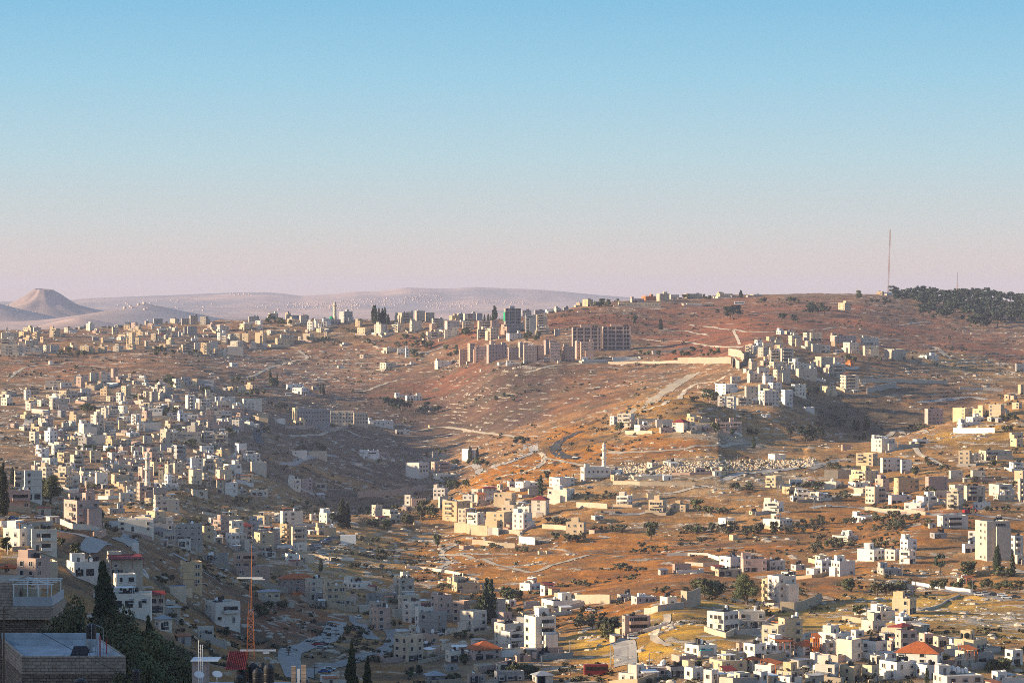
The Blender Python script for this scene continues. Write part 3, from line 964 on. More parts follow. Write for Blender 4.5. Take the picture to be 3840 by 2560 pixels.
# ------------------------------------------------------------------ the buildings, read off the photograph tile by tile
# each row: left top right bottom share-of-left-face flags, in pixels of the tile enlarged by the scale
TILES = [
 (0, 1040, 2.94, """1370 480 1460 530 .05 g|1590 470 1640 515 .3|1680 455 1790 520 .15 g|1870 455 1970 505 .6|1995 450 2080 530 .1 g|2080 420 2180 520 .2 gt|2200 430 2290 520 .75 g
1360 525 1440 570 .9 y|1440 570 1500 600 .9 y|1490 535 1550 590 .6|1660 530 1710 570 .2|1760 540 1860 580 .1 g|1860 540 1900 580 .6|1890 555 1960 590 .5|2020 550 2060 630 .3 g|2060 540 2170 640 .1 g
1740 580 1880 640 .1 b|1300 625 1390 675 .9 yD|1415 610 1475 710 .7 y|1500 600 1590 660 .8 y|1490 660 1540 740 .8 yD|1660 620 1730 690 .8 y|1730 620 1800 690 .05 R|1800 635 1860 680 .4|1880 610 1960 660 .1|1960 595 2000 660 .2
1830 685 1910 740 .6 y|1390 735 1490 795 .7 yb|1590 700 1640 760 .3|1990 740 2110 830 .2 tb|2140 720 2200 790 .1|2210 720 2310 840 .7 by|1240 755 1330 820 .75|1325 755 1360 800 .1|1080 760 1170 830 .8 y|1110 660 1140 720 .8 y
1140 670 1260 720 .02 g|875 755 1010 835 .75 y|760 745 860 800 .4|470 745 550 810 .5|545 745 650 830 .1|545 560 650 655 .7 yb|250 550 400 600 .6 y|200 600 300 660 .6 y|360 600 430 690 .6 yb|440 655 480 720 .9 y|0 610 180 680 .1 t|0 675 140 740 .05 bD|0 745 200 850 .03 D
250 660 350 700 .7 y|270 695 420 745 .1|200 760 330 830 .05 g|330 770 460 830 .05 g|700 555 790 610 .5|1010 660 1090 700 .2 g|530 920 580 960 .3 wn|1590 760 1740 800 .8 yn|1750 735 1830 770 .9 yn"""),
 (760, 1040, 2.94, """500 430 620 500 .1 gt|715 390 830 460 .2 t|910 375 970 450 .5 ty|930 455 1010 520 .7|1060 420 1170 530 .2 gt|970 400 1060 450 .1 g|400 510 545 590 .4 y|580 475 660 520 .7|150 535 285 610 .3
1150 490 1230 590 .75 w|1220 480 1310 560 .3 w|1310 455 1410 550 .2|1500 375 1650 500 .4 g|1680 480 1760 545 .7 y|1700 555 1850 625 .6 y|1890 515 2030 620 .55|2080 520 2210 605 .55 b|2120 390 2310 510 .4 bt|2280 510 2352 600 .4
310 615 430 710 .8 yD|430 615 520 715 .8 y|575 610 700 730 .7 y|210 645 270 730 .8|300 705 440 780 .6|65 700 170 830 .1|0 730 60 850 .7 yb|120 780 170 860 .8 y|270 765 440 850 .02 gn|170 790 270 870 .6|520 725 700 800 .05 gb
1050 650 1090 695 .7|1100 620 1220 700 .7|850 630 1010 680 .1|780 670 1000 745 .2 y|1340 600 1375 655 .8 y|1250 560 1340 610 .6 y|1980 775 2150 840 .3|2140 780 2265 855 .05 D|1535 720 1600 750 .3 w|1730 850 1790 890 .7|1950 940 2070 1010 .6 w|2060 940 2130 1000 .1
1480 970 1560 1005 .2 w|290 940 390 985 .3 w|2280 935 2340 965 .3 wn|700 740 960 775 .2 yn|1990 610 2095 640 .3 yn|700 580 800 620 .5"""),
 (1520, 1040, 2.94, """0 380 80 500 .05 g|100 360 215 470 .2 t|215 375 320 470 .1|480 360 600 410 .3 y|560 330 660 400 .3 t|640 400 780 480 .1 b|780 390 850 470 .1 g|45 480 180 600 .2|290 450 420 585 .1 b|430 480 595 580 .2|630 485 750 600 .05 b
800 480 940 580 .1 b|940 475 1030 560 .1|790 570 890 690 .1 b|900 560 1030 690 .3|1320 415 1435 640 .05 gb|1440 410 1560 550 .05 b|1445 550 1580 650 .05 b|1110 615 1295 705 .2 w|230 600 380 690 .1 b|425 580 580 690 .05|1640 570 1710 650 .1 g
1280 340 1390 420 .1 g|1420 335 1540 395 .1 gt|1540 355 1640 400 .2 w|1955 240 2070 320 .5 yt|1640 340 1720 385 .3|1740 330 1800 370 .1 gt|1880 280 1950 320 .6 y
590 795 690 980 .1 k|685 725 765 940 .35 kD|765 760 890 945 .05 kD|895 740 1120 950 .1 kD|925 700 995 760 .3 kn|1130 770 1250 920 .08 kD|1240 715 1300 880 .4 k|1300 745 1440 935 .06 kD|1450 750 1530 920 .15 kD|1525 690 1590 850 .35 k|1590 715 1700 930 .05 kD
1735 760 1870 925 .2 kD|1870 700 1930 900 .3 k|1930 710 2070 910 .05 kD|1010 935 1110 970 .2 wn|1110 940 1265 975 .05 w|1940 905 2220 945 .1 wD|320 920 500 1010 .2 w|0 780 40 880 .1|820 1010 850 1040 .3 wn|600 470 660 490 .2 wn"""),
 (2280, 1040, 2.94, """375 205 530 255 .25 o|540 180 680 260 .2 y|680 190 785 240 .1|850 180 1040 235 .2 yt|1200 180 1380 225 .2 yt|1570 190 1690 212 .3 y|250 235 400 275 .1 k|95 280 560 315 .05 yD|865 285 1030 312 .05 wnx
1860 585 1950 630 .5 t|1950 590 2060 625 .2|1995 640 2130 755 .25|2160 610 2330 680 .2 D|2175 700 2260 790 .3|2240 730 2352 800 .1|1515 745 1600 855 .75 b|1600 750 1710 840 .3 w|1620 690 1710 750 .3 tw|1840 745 1930 800 .6 y|1785 800 1910 905 .05 b|1905 780 2050 930 .08 b
1700 720 1820 790 .1|1555 925 1650 1030 .3|1650 990 1780 1060 .1 w|1790 930 1970 1000 .2|2050 950 2280 1000 .1|2080 1005 2300 1105 .1|1830 1015 2010 1140 .2 t|1540 1060 1700 1160 .15|1710 1085 1830 1176 .2|1990 890 2050 960 .1|1680 920 1790 970 .3 k
50 880 310 930 .04 wn|480 810 820 850 .05 gn|1750 650 1840 700 .3 yn|1840 690 1930 740 .1 yn"""),
 (3040, 1040, 2.94, """0 610 125 700 .05|10 735 120 820 .1|110 745 220 830 .1|235 640 510 720 .2 Dt|370 715 540 835 .35 t|565 665 760 745 .1 t|590 755 745 865 .05|830 790 1060 910 .4|1220 830 1420 900 .3 wyp|60 875 250 990 .3|255 880 380 960 .1 t
165 960 390 1090 .2 b|0 930 60 990 .1|0 1000 70 1110 .2|310 280 440 360 .5 yx|2265 950 2352 1035 .05 g|390 940 490 1005 .5 o|225 705 290 760 .7 yn|730 130 815 170 .7 y|815 135 900 170 .1 wn"""),
 (0, 1400, 2.94, """490 80 660 180 .05 t|660 100 790 170 .1|810 25 960 110 .05 gt|980 -10 1090 90 .2|1110 5 1210 115 .05 g|1215 -50 1300 50 .4|1410 0 1450 60 .8|1530 25 1605 75 .8 w|1560 100 1640 135 .6|1720 105 1830 190 .4|1890 60 1990 165 .5 w|1995 40 2100 120 .1 g|2120 60 2180 150 .8 y|2180 75 2352 150 .02 gn
260 155 430 230 .2 by|0 200 175 260 .4 t|310 265 425 330 .7 yb|0 265 125 355 .6 w|640 190 790 270 .6 y|700 190 850 265 .3|505 230 560 270 .6 y|515 275 740 400 .28|885 255 1000 320 .6|760 280 830 325 .1 gn|1100 170 1210 245 .7 y|1165 250 1240 310 .6|1575 195 1640 300 .5 b|1640 200 1740 310 .3|1735 210 1810 300 .5|1800 160 1910 300 .2 g|1515 225 1570 290 .7
2035 240 2150 395 .3 b|2150 280 2310 395 .3 b|2180 225 2230 280 .05|1570 320 1680 400 .7|1750 335 1850 380 .5 w|1840 315 1930 370 .2|1300 355 1400 450 .6 w|1405 415 1550 480 .1|1540 355 1630 420 .2 g|1625 385 1780 500 .05 wD|1830 430 1950 500 .2 b|1945 440 2065 525 .3|2065 455 2180 495 .05|1905 390 2000 430 .3|2200 420 2260 460 .5|2260 410 2352 525 .05
1110 380 1190 490 .7 w|1190 400 1310 470 .1|1280 475 1420 560 .6 bw|1440 450 1550 560 .5 b|1500 540 1590 640 .3 w|1590 545 1760 640 .05 gn|670 540 760 620 .3|750 525 830 600 .5|850 550 1030 680 .4|1030 505 1100 560 .6|1065 540 1145 670 .2|1145 520 1250 660 .05 g|920 590 1060 680 .05 gn|1390 630 1490 665 .6|2000 590 2100 640 .4 w|2100 580 2270 655 .3
1790 650 1960 740 .3|1940 650 2200 740 .05 gD|2205 670 2352 780 .3 b|940 670 1040 760 .6 w|1010 680 1150 770 .02 gn|770 690 860 760 .5|665 665 760 720 .5|590 755 690 810 .6 w|550 810 710 900 .3 wb|380 825 530 920 .5 wb|620 870 760 980 .6 by|760 895 915 1060 .35 b|450 930 620 1000 .6 wb|390 985 520 1070 .6 wb|710 990 820 1070 .7 wb|980 850 1110 985 .15 y
1170 870 1340 970 .35 w|1130 795 1250 850 .5 w|1250 810 1390 880 .2 g|1390 810 1510 880 .05 g|1560 810 1760 930 .1|1630 860 1795 960 .02 bgD|1760 780 1905 850 .1 gn|1905 790 2050 940 .3 gb|2190 800 2352 880 .2 w|1120 1000 1360 1080 .5 b|1340 1020 1440 1080 .1|1450 1000 1590 1060 .1 t|850 1080 1090 1150 .3|1810 1000 1900 1150 .5|1905 985 2010 1100 .2|2060 930 2140 1050 .6|2230 940 2352 1060 .3 b|2070 1060 2220 1160 .4 w"""),
 (760, 1400, 2.94, """265 145 375 205 .6 y|375 145 475 210 .1|470 125 600 185 .6 y|190 260 355 330 .1 w|150 305 310 380 .1|430 280 650 390 .1 wT|320 335 450 410 .1|25 410 200 490 .05 D|195 410 315 490 .1|0 270 100 370 .05 g|915 120 1110 180 .1 w|985 160 1160 230 .6 w|1190 140 1300 180 .2|1815 520 2100 570 .1 wD|790 500 910 545 .3 wn|990 520 1130 570 .25 y|560 440 720 490 .3 yn|1720 850 1940 945 .3 wb
1940 865 2060 920 .1 k|2120 620 2280 670 .1 w|345 770 480 880 .4 w|0 675 130 780 .1 b|130 670 270 760 .05 b|145 840 300 920 .4 y|430 885 630 970 .3 w|520 975 700 1080 .15 n|220 1000 420 1110 .4 w|130 1060 320 1176 .3|60 990 200 1060 .7 y|0 880 130 920 .2|380 900 430 960 .7 y|980 850 1150 900 .1|1150 860 1370 900 .1 n|2110 240 2352 275 .1 wD|1870 930 1960 970 .3 n|1680 990 1760 1020 .3 wn|300 900 380 950 .4 w|30 940 210 985 .5 w"""),
 (1520, 1400, 2.94, """290 890 470 945 .1 gb|280 975 490 1110 .2 kb|480 1000 580 1060 .2 w|300 1110 570 1170 .3 w|0 245 185 300 .1 wD|250 570 330 600 .2 yn"""),
 (2280, 1400, 2.94, """1190 115 1430 230 .45 wt|1350 30 1470 120 .1|1510 140 1660 290 .1|1660 120 1750 190 .2|1770 100 1920 190 .3 w|1915 180 2040 350 .3 w|2030 120 2190 240 .2|1670 190 1890 350 .25 wt|1210 250 1310 360 .8 wb|1310 250 1420 400 .7 wb|1420 270 1590 350 .1 b|105 440 300 590 .75 wbt|20 470 110 560 .5 w|295 570 490 640 .3|330 500 510 580 .02 gn|565 595 750 660 .1|530 510 710 600 .05 gn
715 500 910 650 .6 wR|880 575 1010 640 .3|1190 535 1340 650 .05 kbt|1340 530 1470 640 .05 kb|870 480 1030 530 .5 y|1690 450 1800 490 .5 wn|2150 370 2280 410 .2 wn|1775 890 1965 960 .35 wn|435 980 560 1050 .4|615 970 760 1010 .3 w|35 1060 170 1130 .4 w|350 1120 620 1160 .05 w|950 1040 1080 1100 .1 k|1190 1070 1330 1120 .4 y"""),
 (3040, 1400, 2.94, """340 20 535 200 .25 b|115 140 290 240 .4 y|1270 390 1470 560 .12 kt|1580 380 1800 500 .55 y|1800 390 1990 490 .5 y|1970 340 2150 470 .7 yt|1630 540 2030 600 .1 wa|1730 480 1920 550 .3 wa|685 720 940 870 .38 w|340 785 450 850 .1 kn|1140 725 1310 785 .2 w|510 880 760 1020 .7 yb|775 930 1000 1095 .08 w|995 950 1120 1100 .08 w|2200 650 2352 715 .1|2215 715 2352 810 .4 y|1635 850 1790 1010 .75 y|1790 880 1880 960 .1|1880 850 2235 960 .15 b
2205 980 2352 1070 .2 wb|970 785 1060 825 .1 Bn|2290 120 2352 230 .4 y|2140 230 2210 290 .6 y|2230 320 2340 390 .6 y|1960 480 2060 530 .3 b"""),
 (0, 1760, 2.94, """580 80 780 230 .75 by|780 100 870 205 .1|850 75 1090 160 .3 w|1090 20 1210 160 .3 y|1205 55 1410 170 .3 y|1410 30 1470 130 .1|1295 190 1390 250 .8 y|1390 180 1490 260 .1|1300 260 1480 355 .15 w|1490 190 1680 340 .28 b|1680 200 1830 310 .1 g|1810 60 1890 200 .5 w|1770 150 1960 210 .3 w|2070 0 2220 160 .4|2220 40 2290 160 .4|2090 220 2285 290 .2|1670 330 1970 460 .15|1590 315 1670 385 .7 y|1150 220 1250 320 .6
1600 460 1820 560 .5 y|1440 510 1600 560 .1 k|1170 430 1370 490 .2 g|150 10 310 190 .08 b|255 10 455 330 .1 w|35 230 320 450 .12 kb|670 340 1070 650 .45 kbt|740 270 1040 345 .1 k|15 650 340 880 .62 w|330 660 615 900 .08 wbt|0 570 140 630 .1 wn|1280 555 1660 680 .05 w|1670 595 1900 740 .05 gt|1790 690 1930 800 .1|1910 600 2220 800 .1 gD|2185 620 2352 780 .4 y|2100 750 2230 850 .1|1950 765 2100 850 .1 w
210 1020 620 1150 .25 at|690 1020 1120 1176 .3 at|1130 1000 1560 1176 .2 A|0 1040 170 1130 .04 O|1450 810 1530 890 .1 wn|1250 940 1470 1000 .3 yn"""),
 (760, 1760, 2.94, """150 100 240 260 .1 R|195 140 380 270 .3 w|360 220 480 270 .2|510 225 715 290 .15 w|410 90 555 150 .05|935 105 1080 215 .4 wb|1090 100 1210 220 .1|1240 150 1370 200 .1|165 510 410 660 .25 yt|395 590 545 780 .22 R|310 650 420 740 .4 wb|250 700 400 870 .45 w|600 665 840 830 .05 t|845 460 1100 620 .15 tw|790 480 860 570 .7 w|845 600 980 830 .6 yb|970 630 1150 840 .12 b|985 810 1150 930 .4 w|1050 850 1180 920 .1|1230 640 1470 720 .2 y|1275 480 1510 600 .4 w|1175 490 1250 560 .3
1860 390 1980 520 .4|1980 440 2150 510 .5 w|2060 490 2180 590 .1|2225 280 2300 440 .85 w|2295 310 2352 440 .1|520 730 610 820 .3|410 780 560 830 .2|430 810 600 880 .1|600 840 760 910 .1|900 930 1060 1040 .25 w|1050 940 1230 1020 .1|640 910 800 960 .4 w|330 920 590 1090 .1 kb|340 1075 735 1176 .1 k|0 950 180 1000 .2 g|170 925 270 1040 .05 gn|0 660 140 760 .2 w|160 720 220 800 .4 w|550 625 640 720 .1|1130 620 1200 690 .2|60 530 150 600 .3 w"""),
 (1520, 1760, 2.94, """305 205 465 305 .8 w|0 285 65 440 .6 w|65 320 220 450 .02|360 300 470 420 .2|730 215 850 290 .6|845 190 1005 340 .1 R|630 275 775 400 .75 w|760 280 880 400 .3 Q|975 260 1225 400 .78 y|405 350 715 570 .52 by|580 430 720 590 .6|680 475 870 610 .6 bw|890 470 1180 645 .68 y|1060 390 1250 470 .7|1180 480 1400 655 .55 w|1235 410 1420 480 .7 w|1390 290 1590 500 .78 wR|1570 220 1870 350 .7 w|1590 90 1870 200 .4 w|1210 140 1470 230 .35 w|1120 130 1210 200 .3|1350 215 1470 290 .1
1010 160 1080 250 .5|1770 580 2000 715 .85 y|2265 60 2352 130 .4 y|2050 510 2190 560 .3 w|1540 910 1600 930 .3 yn|660 840 720 870 .3 yn|1460 920 1540 935 .2 yn|100 570 160 600 .3 wn"""),
 (2280, 1760, 2.94, """1745 70 1930 200 .55 yb|2000 110 2155 180 .1 wa|1930 190 2110 270 .4 y|2075 250 2330 320 .05 wD|2010 290 2110 350 .3 w|95 290 275 400 .7 wyb|260 270 430 335 .05 yn|430 265 580 335 .05 yn|450 335 655 475 .75 yb|700 340 905 470 .75 yp|1720 360 1950 470 .7 wb|1720 500 2050 650 .52 wDp|1225 535 1400 610 .4 w|715 1040 920 1140 .1|1240 960 1500 1115 .42 wt|1480 980 1740 1130 .05 k|1755 1000 1960 1110 .15|2190 1090 2352 1176 .5 w|2025 1050 2180 1110 .3|1920 1130 2080 1176 .4 w|1190 1100 1480 1176 .1 y|30 60 170 120 .4 y|350 70 550 110 .1 wn|1560 460 1660 500 .3 y|1340 720 1440 780 .4 yn"""),
 (3040, 1760, 2.94, """465 10 770 160 .45 yb|145 135 340 210 .7 w|430 140 640 200 .3 w|485 205 665 280 .5|620 190 840 380 .38 b|935 95 1205 290 .12 y|865 285 1120 385 .1 w|1040 370 1285 445 .7 w|1275 80 1520 230 .1 k|1350 240 1540 320 .1 b|1530 10 1690 130 .1|1700 180 1935 340 .1 b|1545 170 1700 250 .3|1780 10 1920 130 .05|1990 165 2240 300 .35 b|2290 100 2352 350 .3 b|1185 295 1400 400 .3 wb|1810 360 1990 440 .2 w|1415 510 1750 640 .12 wb|1330 700 1510 760 .2 g|250 680 545 790 .55 wp|0 250 145 350 .6 wb|480 520 830 580 .35 wx
1740 680 1880 790 .9 w|1855 570 2215 1010 .25 bt|1000 770 1180 900 .4 w|1680 820 1880 920 .1 wt|530 880 835 1010 .55 w|825 880 1000 1000 .6 w|990 890 1170 1040 .55 wb|2205 730 2352 940 .3 wb|65 1000 250 1140 .3 w|245 1010 500 1176 .3 w|60 950 200 1010 .3|750 1090 1010 1160 .2 g|2260 940 2352 1040 .2|2040 280 2250 340 .2|1540 260 1690 360 .1"""),
 (0, 2160, 2.94, """1220 190 1640 345 .03 w|1640 215 1810 400 .1 A|1800 270 1930 390 .1|1310 100 1490 200 .2 w|1690 430 1890 590 .35 G|2170 555 2352 670 .1 w|1860 110 2050 190 .1 Bn|1920 140 2110 210 .6 yn|2055 40 2200 100 .05 gnx"""),
 (760, 2160, 1.68, """0 165 230 300 .35 wb|345 85 485 150 .1 yG|480 -10 700 95 .08 kO|890 135 965 190 .1|1030 110 1120 180 .1 g|1120 110 1225 150 .1 g|1240 140 1344 210 .1 g|1115 280 1140 325 .3 wn|810 90 900 130 .3 w|880 40 1060 80 .5 wy|700 105 765 170 .2 g|970 185 1060 225 .2 n|1190 210 1290 260 .2 n|1300 310 1344 390 .3|1080 190 1150 220 .2 w|820 625 830 640 .3 n|740 625 835 672 .1 w|1220 475 1310 520 .2 Gn"""),
 (1520, 2160, 1.68, """0 140 70 230 .02 g|60 170 160 215 .1 R|100 150 240 190 .3 yw|340 125 410 170 .4 y|240 240 400 280 .1 gn|540 275 720 360 .45 kt|600 350 750 455 .4 wyb|750 255 950 480 .35 bt|390 415 605 530 .22 kOa|70 365 210 440 .15 k|25 445 210 500 .05 ka|250 470 350 540 .3 w|225 430 400 465 .1 n|600 455 740 500 .2 y|680 500 790 540 .2 k|715 230 955 280 .1 y|745 160 850 205 .1 gn|860 155 1100 220 .3 wyp|720 45 850 90 .5 w|290 40 470 100 .2 y
 260 10 400 50 .2 y|120 600 250 672 .2 Gg|390 620 510 672 .1 k|560 600 750 672 .1 g|800 600 930 672 .2 Gw|20 320 90 390 .3|570 560 690 600 .2|800 485 920 520 .2 k|430 560 560 600 .2 n|630 150 700 190 .3 w|240 560 330 600 .2 g|850 60 940 120 .3 A"""),
 (2280, 2160, 1.68, """330 130 440 205 .4 w|90 250 270 390 .1 kbt|60 115 150 160 .2 g|150 130 310 175 .2 g|630 225 830 350 .5 wbt|820 220 985 325 .04 w|1015 0 1190 190 .35 w|970 15 1020 185 .6 yb|490 435 690 500 .4 wt|990 325 1235 420 .35 wbT|860 425 1000 530 .45 w|1000 420 1160 525 .4 wQ|870 505 960 600 .4 O|930 560 1090 640 .6 wQ|1180 405 1330 520 .35 wO|1240 360 1344 410 .4 w|1070 600 1240 650 .5 y|650 535 880 600 .3 y|485 575 605 650 .4 w|605 590 700 672 .5 w
 130 565 270 630 .4 w|70 615 270 672 .55 w|245 575 370 640 .02 k|370 570 490 640 .2 g|470 530 560 590 .4 yn|810 420 865 500 .3|1090 635 1230 672 .4 w|1300 560 1344 640 .4 w|700 600 800 650 .3 A|560 470 670 505 .2 Tgn|50 330 90 390 .6 yn|470 490 540 530 .3|920 600 1010 672 .5 w|800 610 900 672 .3"""),
 (3040, 2160, 1.68, """60 360 260 520 .48 wb|170 400 330 540 .55 w|335 410 490 510 .5 wt|490 410 590 470 .2 k|550 425 860 590 .8 wO|450 540 680 650 .4 w|30 555 190 672 .75 w|190 565 330 672 .6 yt|330 560 440 670 .5 yt|520 140 680 240 .65 y|370 220 540 300 .4 w|330 280 480 350 .4|510 300 680 360 .35 Rk|690 360 780 430 .3 k|780 380 860 450 .3|915 400 1130 480 .6 yt|920 470 1040 570 .4 Q|1040 480 1160 560 .1 g|1235 465 1344 560 .35 wa|540 255 640 300 .4 w|800 630 1100 690 .2 wt|680 560 860 650 .3 w|0 390 55 520 .3 oQ
 390 190 500 240 .3 w|850 440 930 490 .4 y|260 340 340 390 .3|440 360 530 400 .3 g|1150 600 1240 672 .3|590 380 690 430 .3 w|1260 620 1344 672 .4 y|0 480 60 560 .4 w|930 15 1020 50 .4 Q|380 500 450 550 .5 w"""),
]
for x0_, y0_, sc_, rows in TILES:
    for it in rows.replace('\n', '|').split('|'):
        p = it.split()
        if len(p) < 5: continue
        v = [float(q) for q in p[:5]]
        building(x0_ + v[0] / sc_, y0_ + v[1] / sc_, x0_ + v[2] / sc_, y0_ + v[3] / sc_, v[4], p[5] if len(p) > 5 else '')
# the smaller houses packed between those
fr_ = random.Random(77)
n_of = lambda k: sum(1 for h in HOUSES if h['o'].name.split('.')[0] == k)
cnt = {k: n_of(k) for k in ('house', 'low_house', 'apartment_building')}
for (qx, qy, qrx, qry, qn) in ((480, 1570, 470, 150, 120), (430, 1770, 330, 60, 50), (600, 1250, 560, 35, 45), (1750, 1240, 260, 30, 24), (1700, 2380, 330, 120, 50), (1350, 2230, 220, 60, 20), (3560, 1830, 280, 80, 30), (3150, 2470, 640, 70, 40), (520, 2180, 420, 90, 26), (1000, 2030, 240, 50, 22), (2990, 1370, 200, 60, 16), (1850, 1910, 300, 50, 14)):
    for _ in range(qn):
        for _t in range(12):
            a_ = fr_.uniform(0, 6.28); r_ = math.sqrt(fr_.random())
            px, py = qx + qrx * r_ * math.cos(a_), qy + qry * r_ * math.sin(a_)
            if not 0 < px < 3835 or py > 2555: continue
            x, y, z = at(px, py, 860)
            wd = fr_.uniform(7, 12); hh = fr_.choice((3.3, 3.6, 5.8, 6.4, 6.6, 9.2))
            if any(abs(x - q_[0]) < q_[2] + wd * .5 and abs(y - q_[1]) < q_[2] * .8 + wd * .5 for q_ in OCC): continue
            k = 'low_house' if hh < 4.6 else ('house' if hh < 8 else 'apartment_building')
            if cnt[k] > 296: break
            m_ = FPX / y
            building(px - wd * m_ / 2, py - hh * m_, px + wd * m_ / 2, py, fr_.choice((.2, .35, .5, .65)), fr_.choice(('', '', 'w', 'y', 'k', 't', 'b', 'g')))
            cnt[k] += 1
            break
print("buildings", len(HOUSES), cnt)
# ------------------------------------------------------------------ landmark buildings
def special(name, label, cat, px0, pyt, px1, pyb, s, Y=None):
    cx_, cy_, z, a, b, H, th, m = frame_box(px0, pyt, px1, pyb, s, Y)
    zb = ground_under(cx_, cy_, a, b, th, z) - z
    root = empty(name, (cx_, cy_, z), th)
    tag(root, label, cat)
    OCC.append((cx_, cy_, max(a, b) * .6))
    return root, a, b, H, zb, m


def minaret(px, pyt, pyb, r, label, wm, capm, square=False, Y=None, balc=(.62,)):
    if Y is None: x, y, z = at(px, pyb, 860)
    else: y = Y; x = (px - 1920) * y / FPX; z = ground(x, y)
    H = (pyb - pyt) * y / FPX
    root = empty("minaret", (x, y, z)); tag(root, label, "minaret")
    n = 4 if square else 12
    m = MB(); m.lathe([(r * 1.25, -2), (r * 1.25, H * .16), (r, H * .17), (r * .95, H * balc[0]), (r * .78, H * balc[0] + .1), (r * .74, H * .86)], n)
    m.build("shaft", wm, root, (0, 0, 0), math.pi / 4 if square else 0)
    for f in balc:
        g = MB(); g.lathe([(r * .9, H * f - .8), (r * 1.45, H * f), (r * 1.45, H * f + 1.0), (r * 1.32, H * f + 1.0), (r * 1.32, H * f + .1), (r * .8, H * f + .1)], n)
        g.build("gallery", wm, root, (0, 0, 0), math.pi / 4 if square else 0)
    c = MB(); c.lathe([(r * .95, H * .86), (r * .9, H * .88), (r * .72, H * .915), (r * .4, H * .955), (r * .1, H * .985)], 12)
    c.build("cap", capm, root)
    f = MB(); f.tube((0, 0, H * .98), (0, 0, H * 1.02), .09, n=5); f.build("finial", M_METAL, root)
    for k in (.3, .45, .73):
        put_window(root, 0, -r * .93, H * k, .5, 1.3, 'r', 'arch')
    return root


minaret(2265, 1657, 1762, 1.55, "slim pale minaret standing behind the low valley mosque", WALLS['w'], WALLS['w'], balc=(.42, .72))
minaret(553, 1689, 1830, 1.75, "tall white minaret rising out of the packed hillside houses", WALLS['w'], WALLS['w'], balc=(.5, .78))
minaret(1255.5, 1128, 1199, 2.1, "ridge-top minaret of the mosque with the green dome", WALLS['c'], WALLS['g'], balc=(.74,))
minaret(478, 1258, 1296, 1.1, "small stone minaret below the sunlit ridge houses", WALLS['y'], WALLS['c'])
minaret(25, 1222, 1250, 1.0, "thin grey minaret at the ridge before the desert hills", WALLS['g'], WALLS['g'])
minaret(604, 1740, 1812, 2.2, "square stone tower with a dark red cap among white houses", WALLS['y'], M_REDTILE, True, balc=(.8,))

# valley mosque
root, a, b, H, zb, m = special("mosque", "low white mosque with a covered porch at the foot of the slim minaret", "mosque", 2178, 1752, 2290, 1806, .12)
mb = MB(); shell(mb, -a / 2, -b / 2, a / 2, b / 2, zb, H, .8); mb.build("wall", WALLS['w'], root)
rb = MB(); rb.box(-a / 2 + .25, -b / 2 + .25, H - 1, a / 2 - .25, b / 2 - .25, H - .8); rb.build("roof", M_ROOF, root)
mb = MB(); shell(mb, -a * .42, -b * .2, -a * .25, b * .2, H - .8, H + 2.4, .3); mb.build("stair_tower", WALLS['w'], root)
mb = MB(); mb.box(-a / 2 - .6, -b / 2 - 2.4, 2.9, a / 2 * .85, -b / 2, 3.15)
for k in range(6):
    xx = -a / 2 + .3 + k * (a * .9) / 5.5
    mb.box(xx, -b / 2 - 2.2, zb, xx + .35, -b / 2 - 1.9, 2.9)
mb.build("porch", WALLS['y'], root)
for k in range(5): put_window(root, -a * .32 + k * a * .17, -b / 2, H * .68, 1.2, 1.3, 'r', 'plain')
for k in range(3): put_window(root, -a / 2, -b * .25 + k * b * .25, H * .65, 1.0, 1.4, 'l', 'plain')
HOUSES_EXTRA = [root]

# ridge mosque with green dome
root, a, b, H, zb, m = special("mosque", "arcaded ridge mosque with a green pyramid dome beside its minaret", "mosque", 1229, 1190, 1277, 1222, .1)
mb = MB(); shell(mb, -a / 2, -b / 2, a / 2, b / 2, zb, H * .8, .4); mb.build("wall", WALLS['k'], root)
for k in range(4): put_window(root, -a * .36 + k * a * .24, -b / 2, H * .4, 1.9, 3.2, 'r', 'arch')
mb = MB(); mb.lathe([(3.2, H * .8 - .4), (3.2, H * .8 + .6), (2.6, H * .8 + 2.0), (1.2, H * .8 + 3.2), (.15, H * .8 + 4.2)], 8); mb.build("dome", M_GREEN, root, (-a * .25, 0, 0))


M_CORE = plain("raw_block_infill", (0.20, 0.16, 0.14), .9, .3)


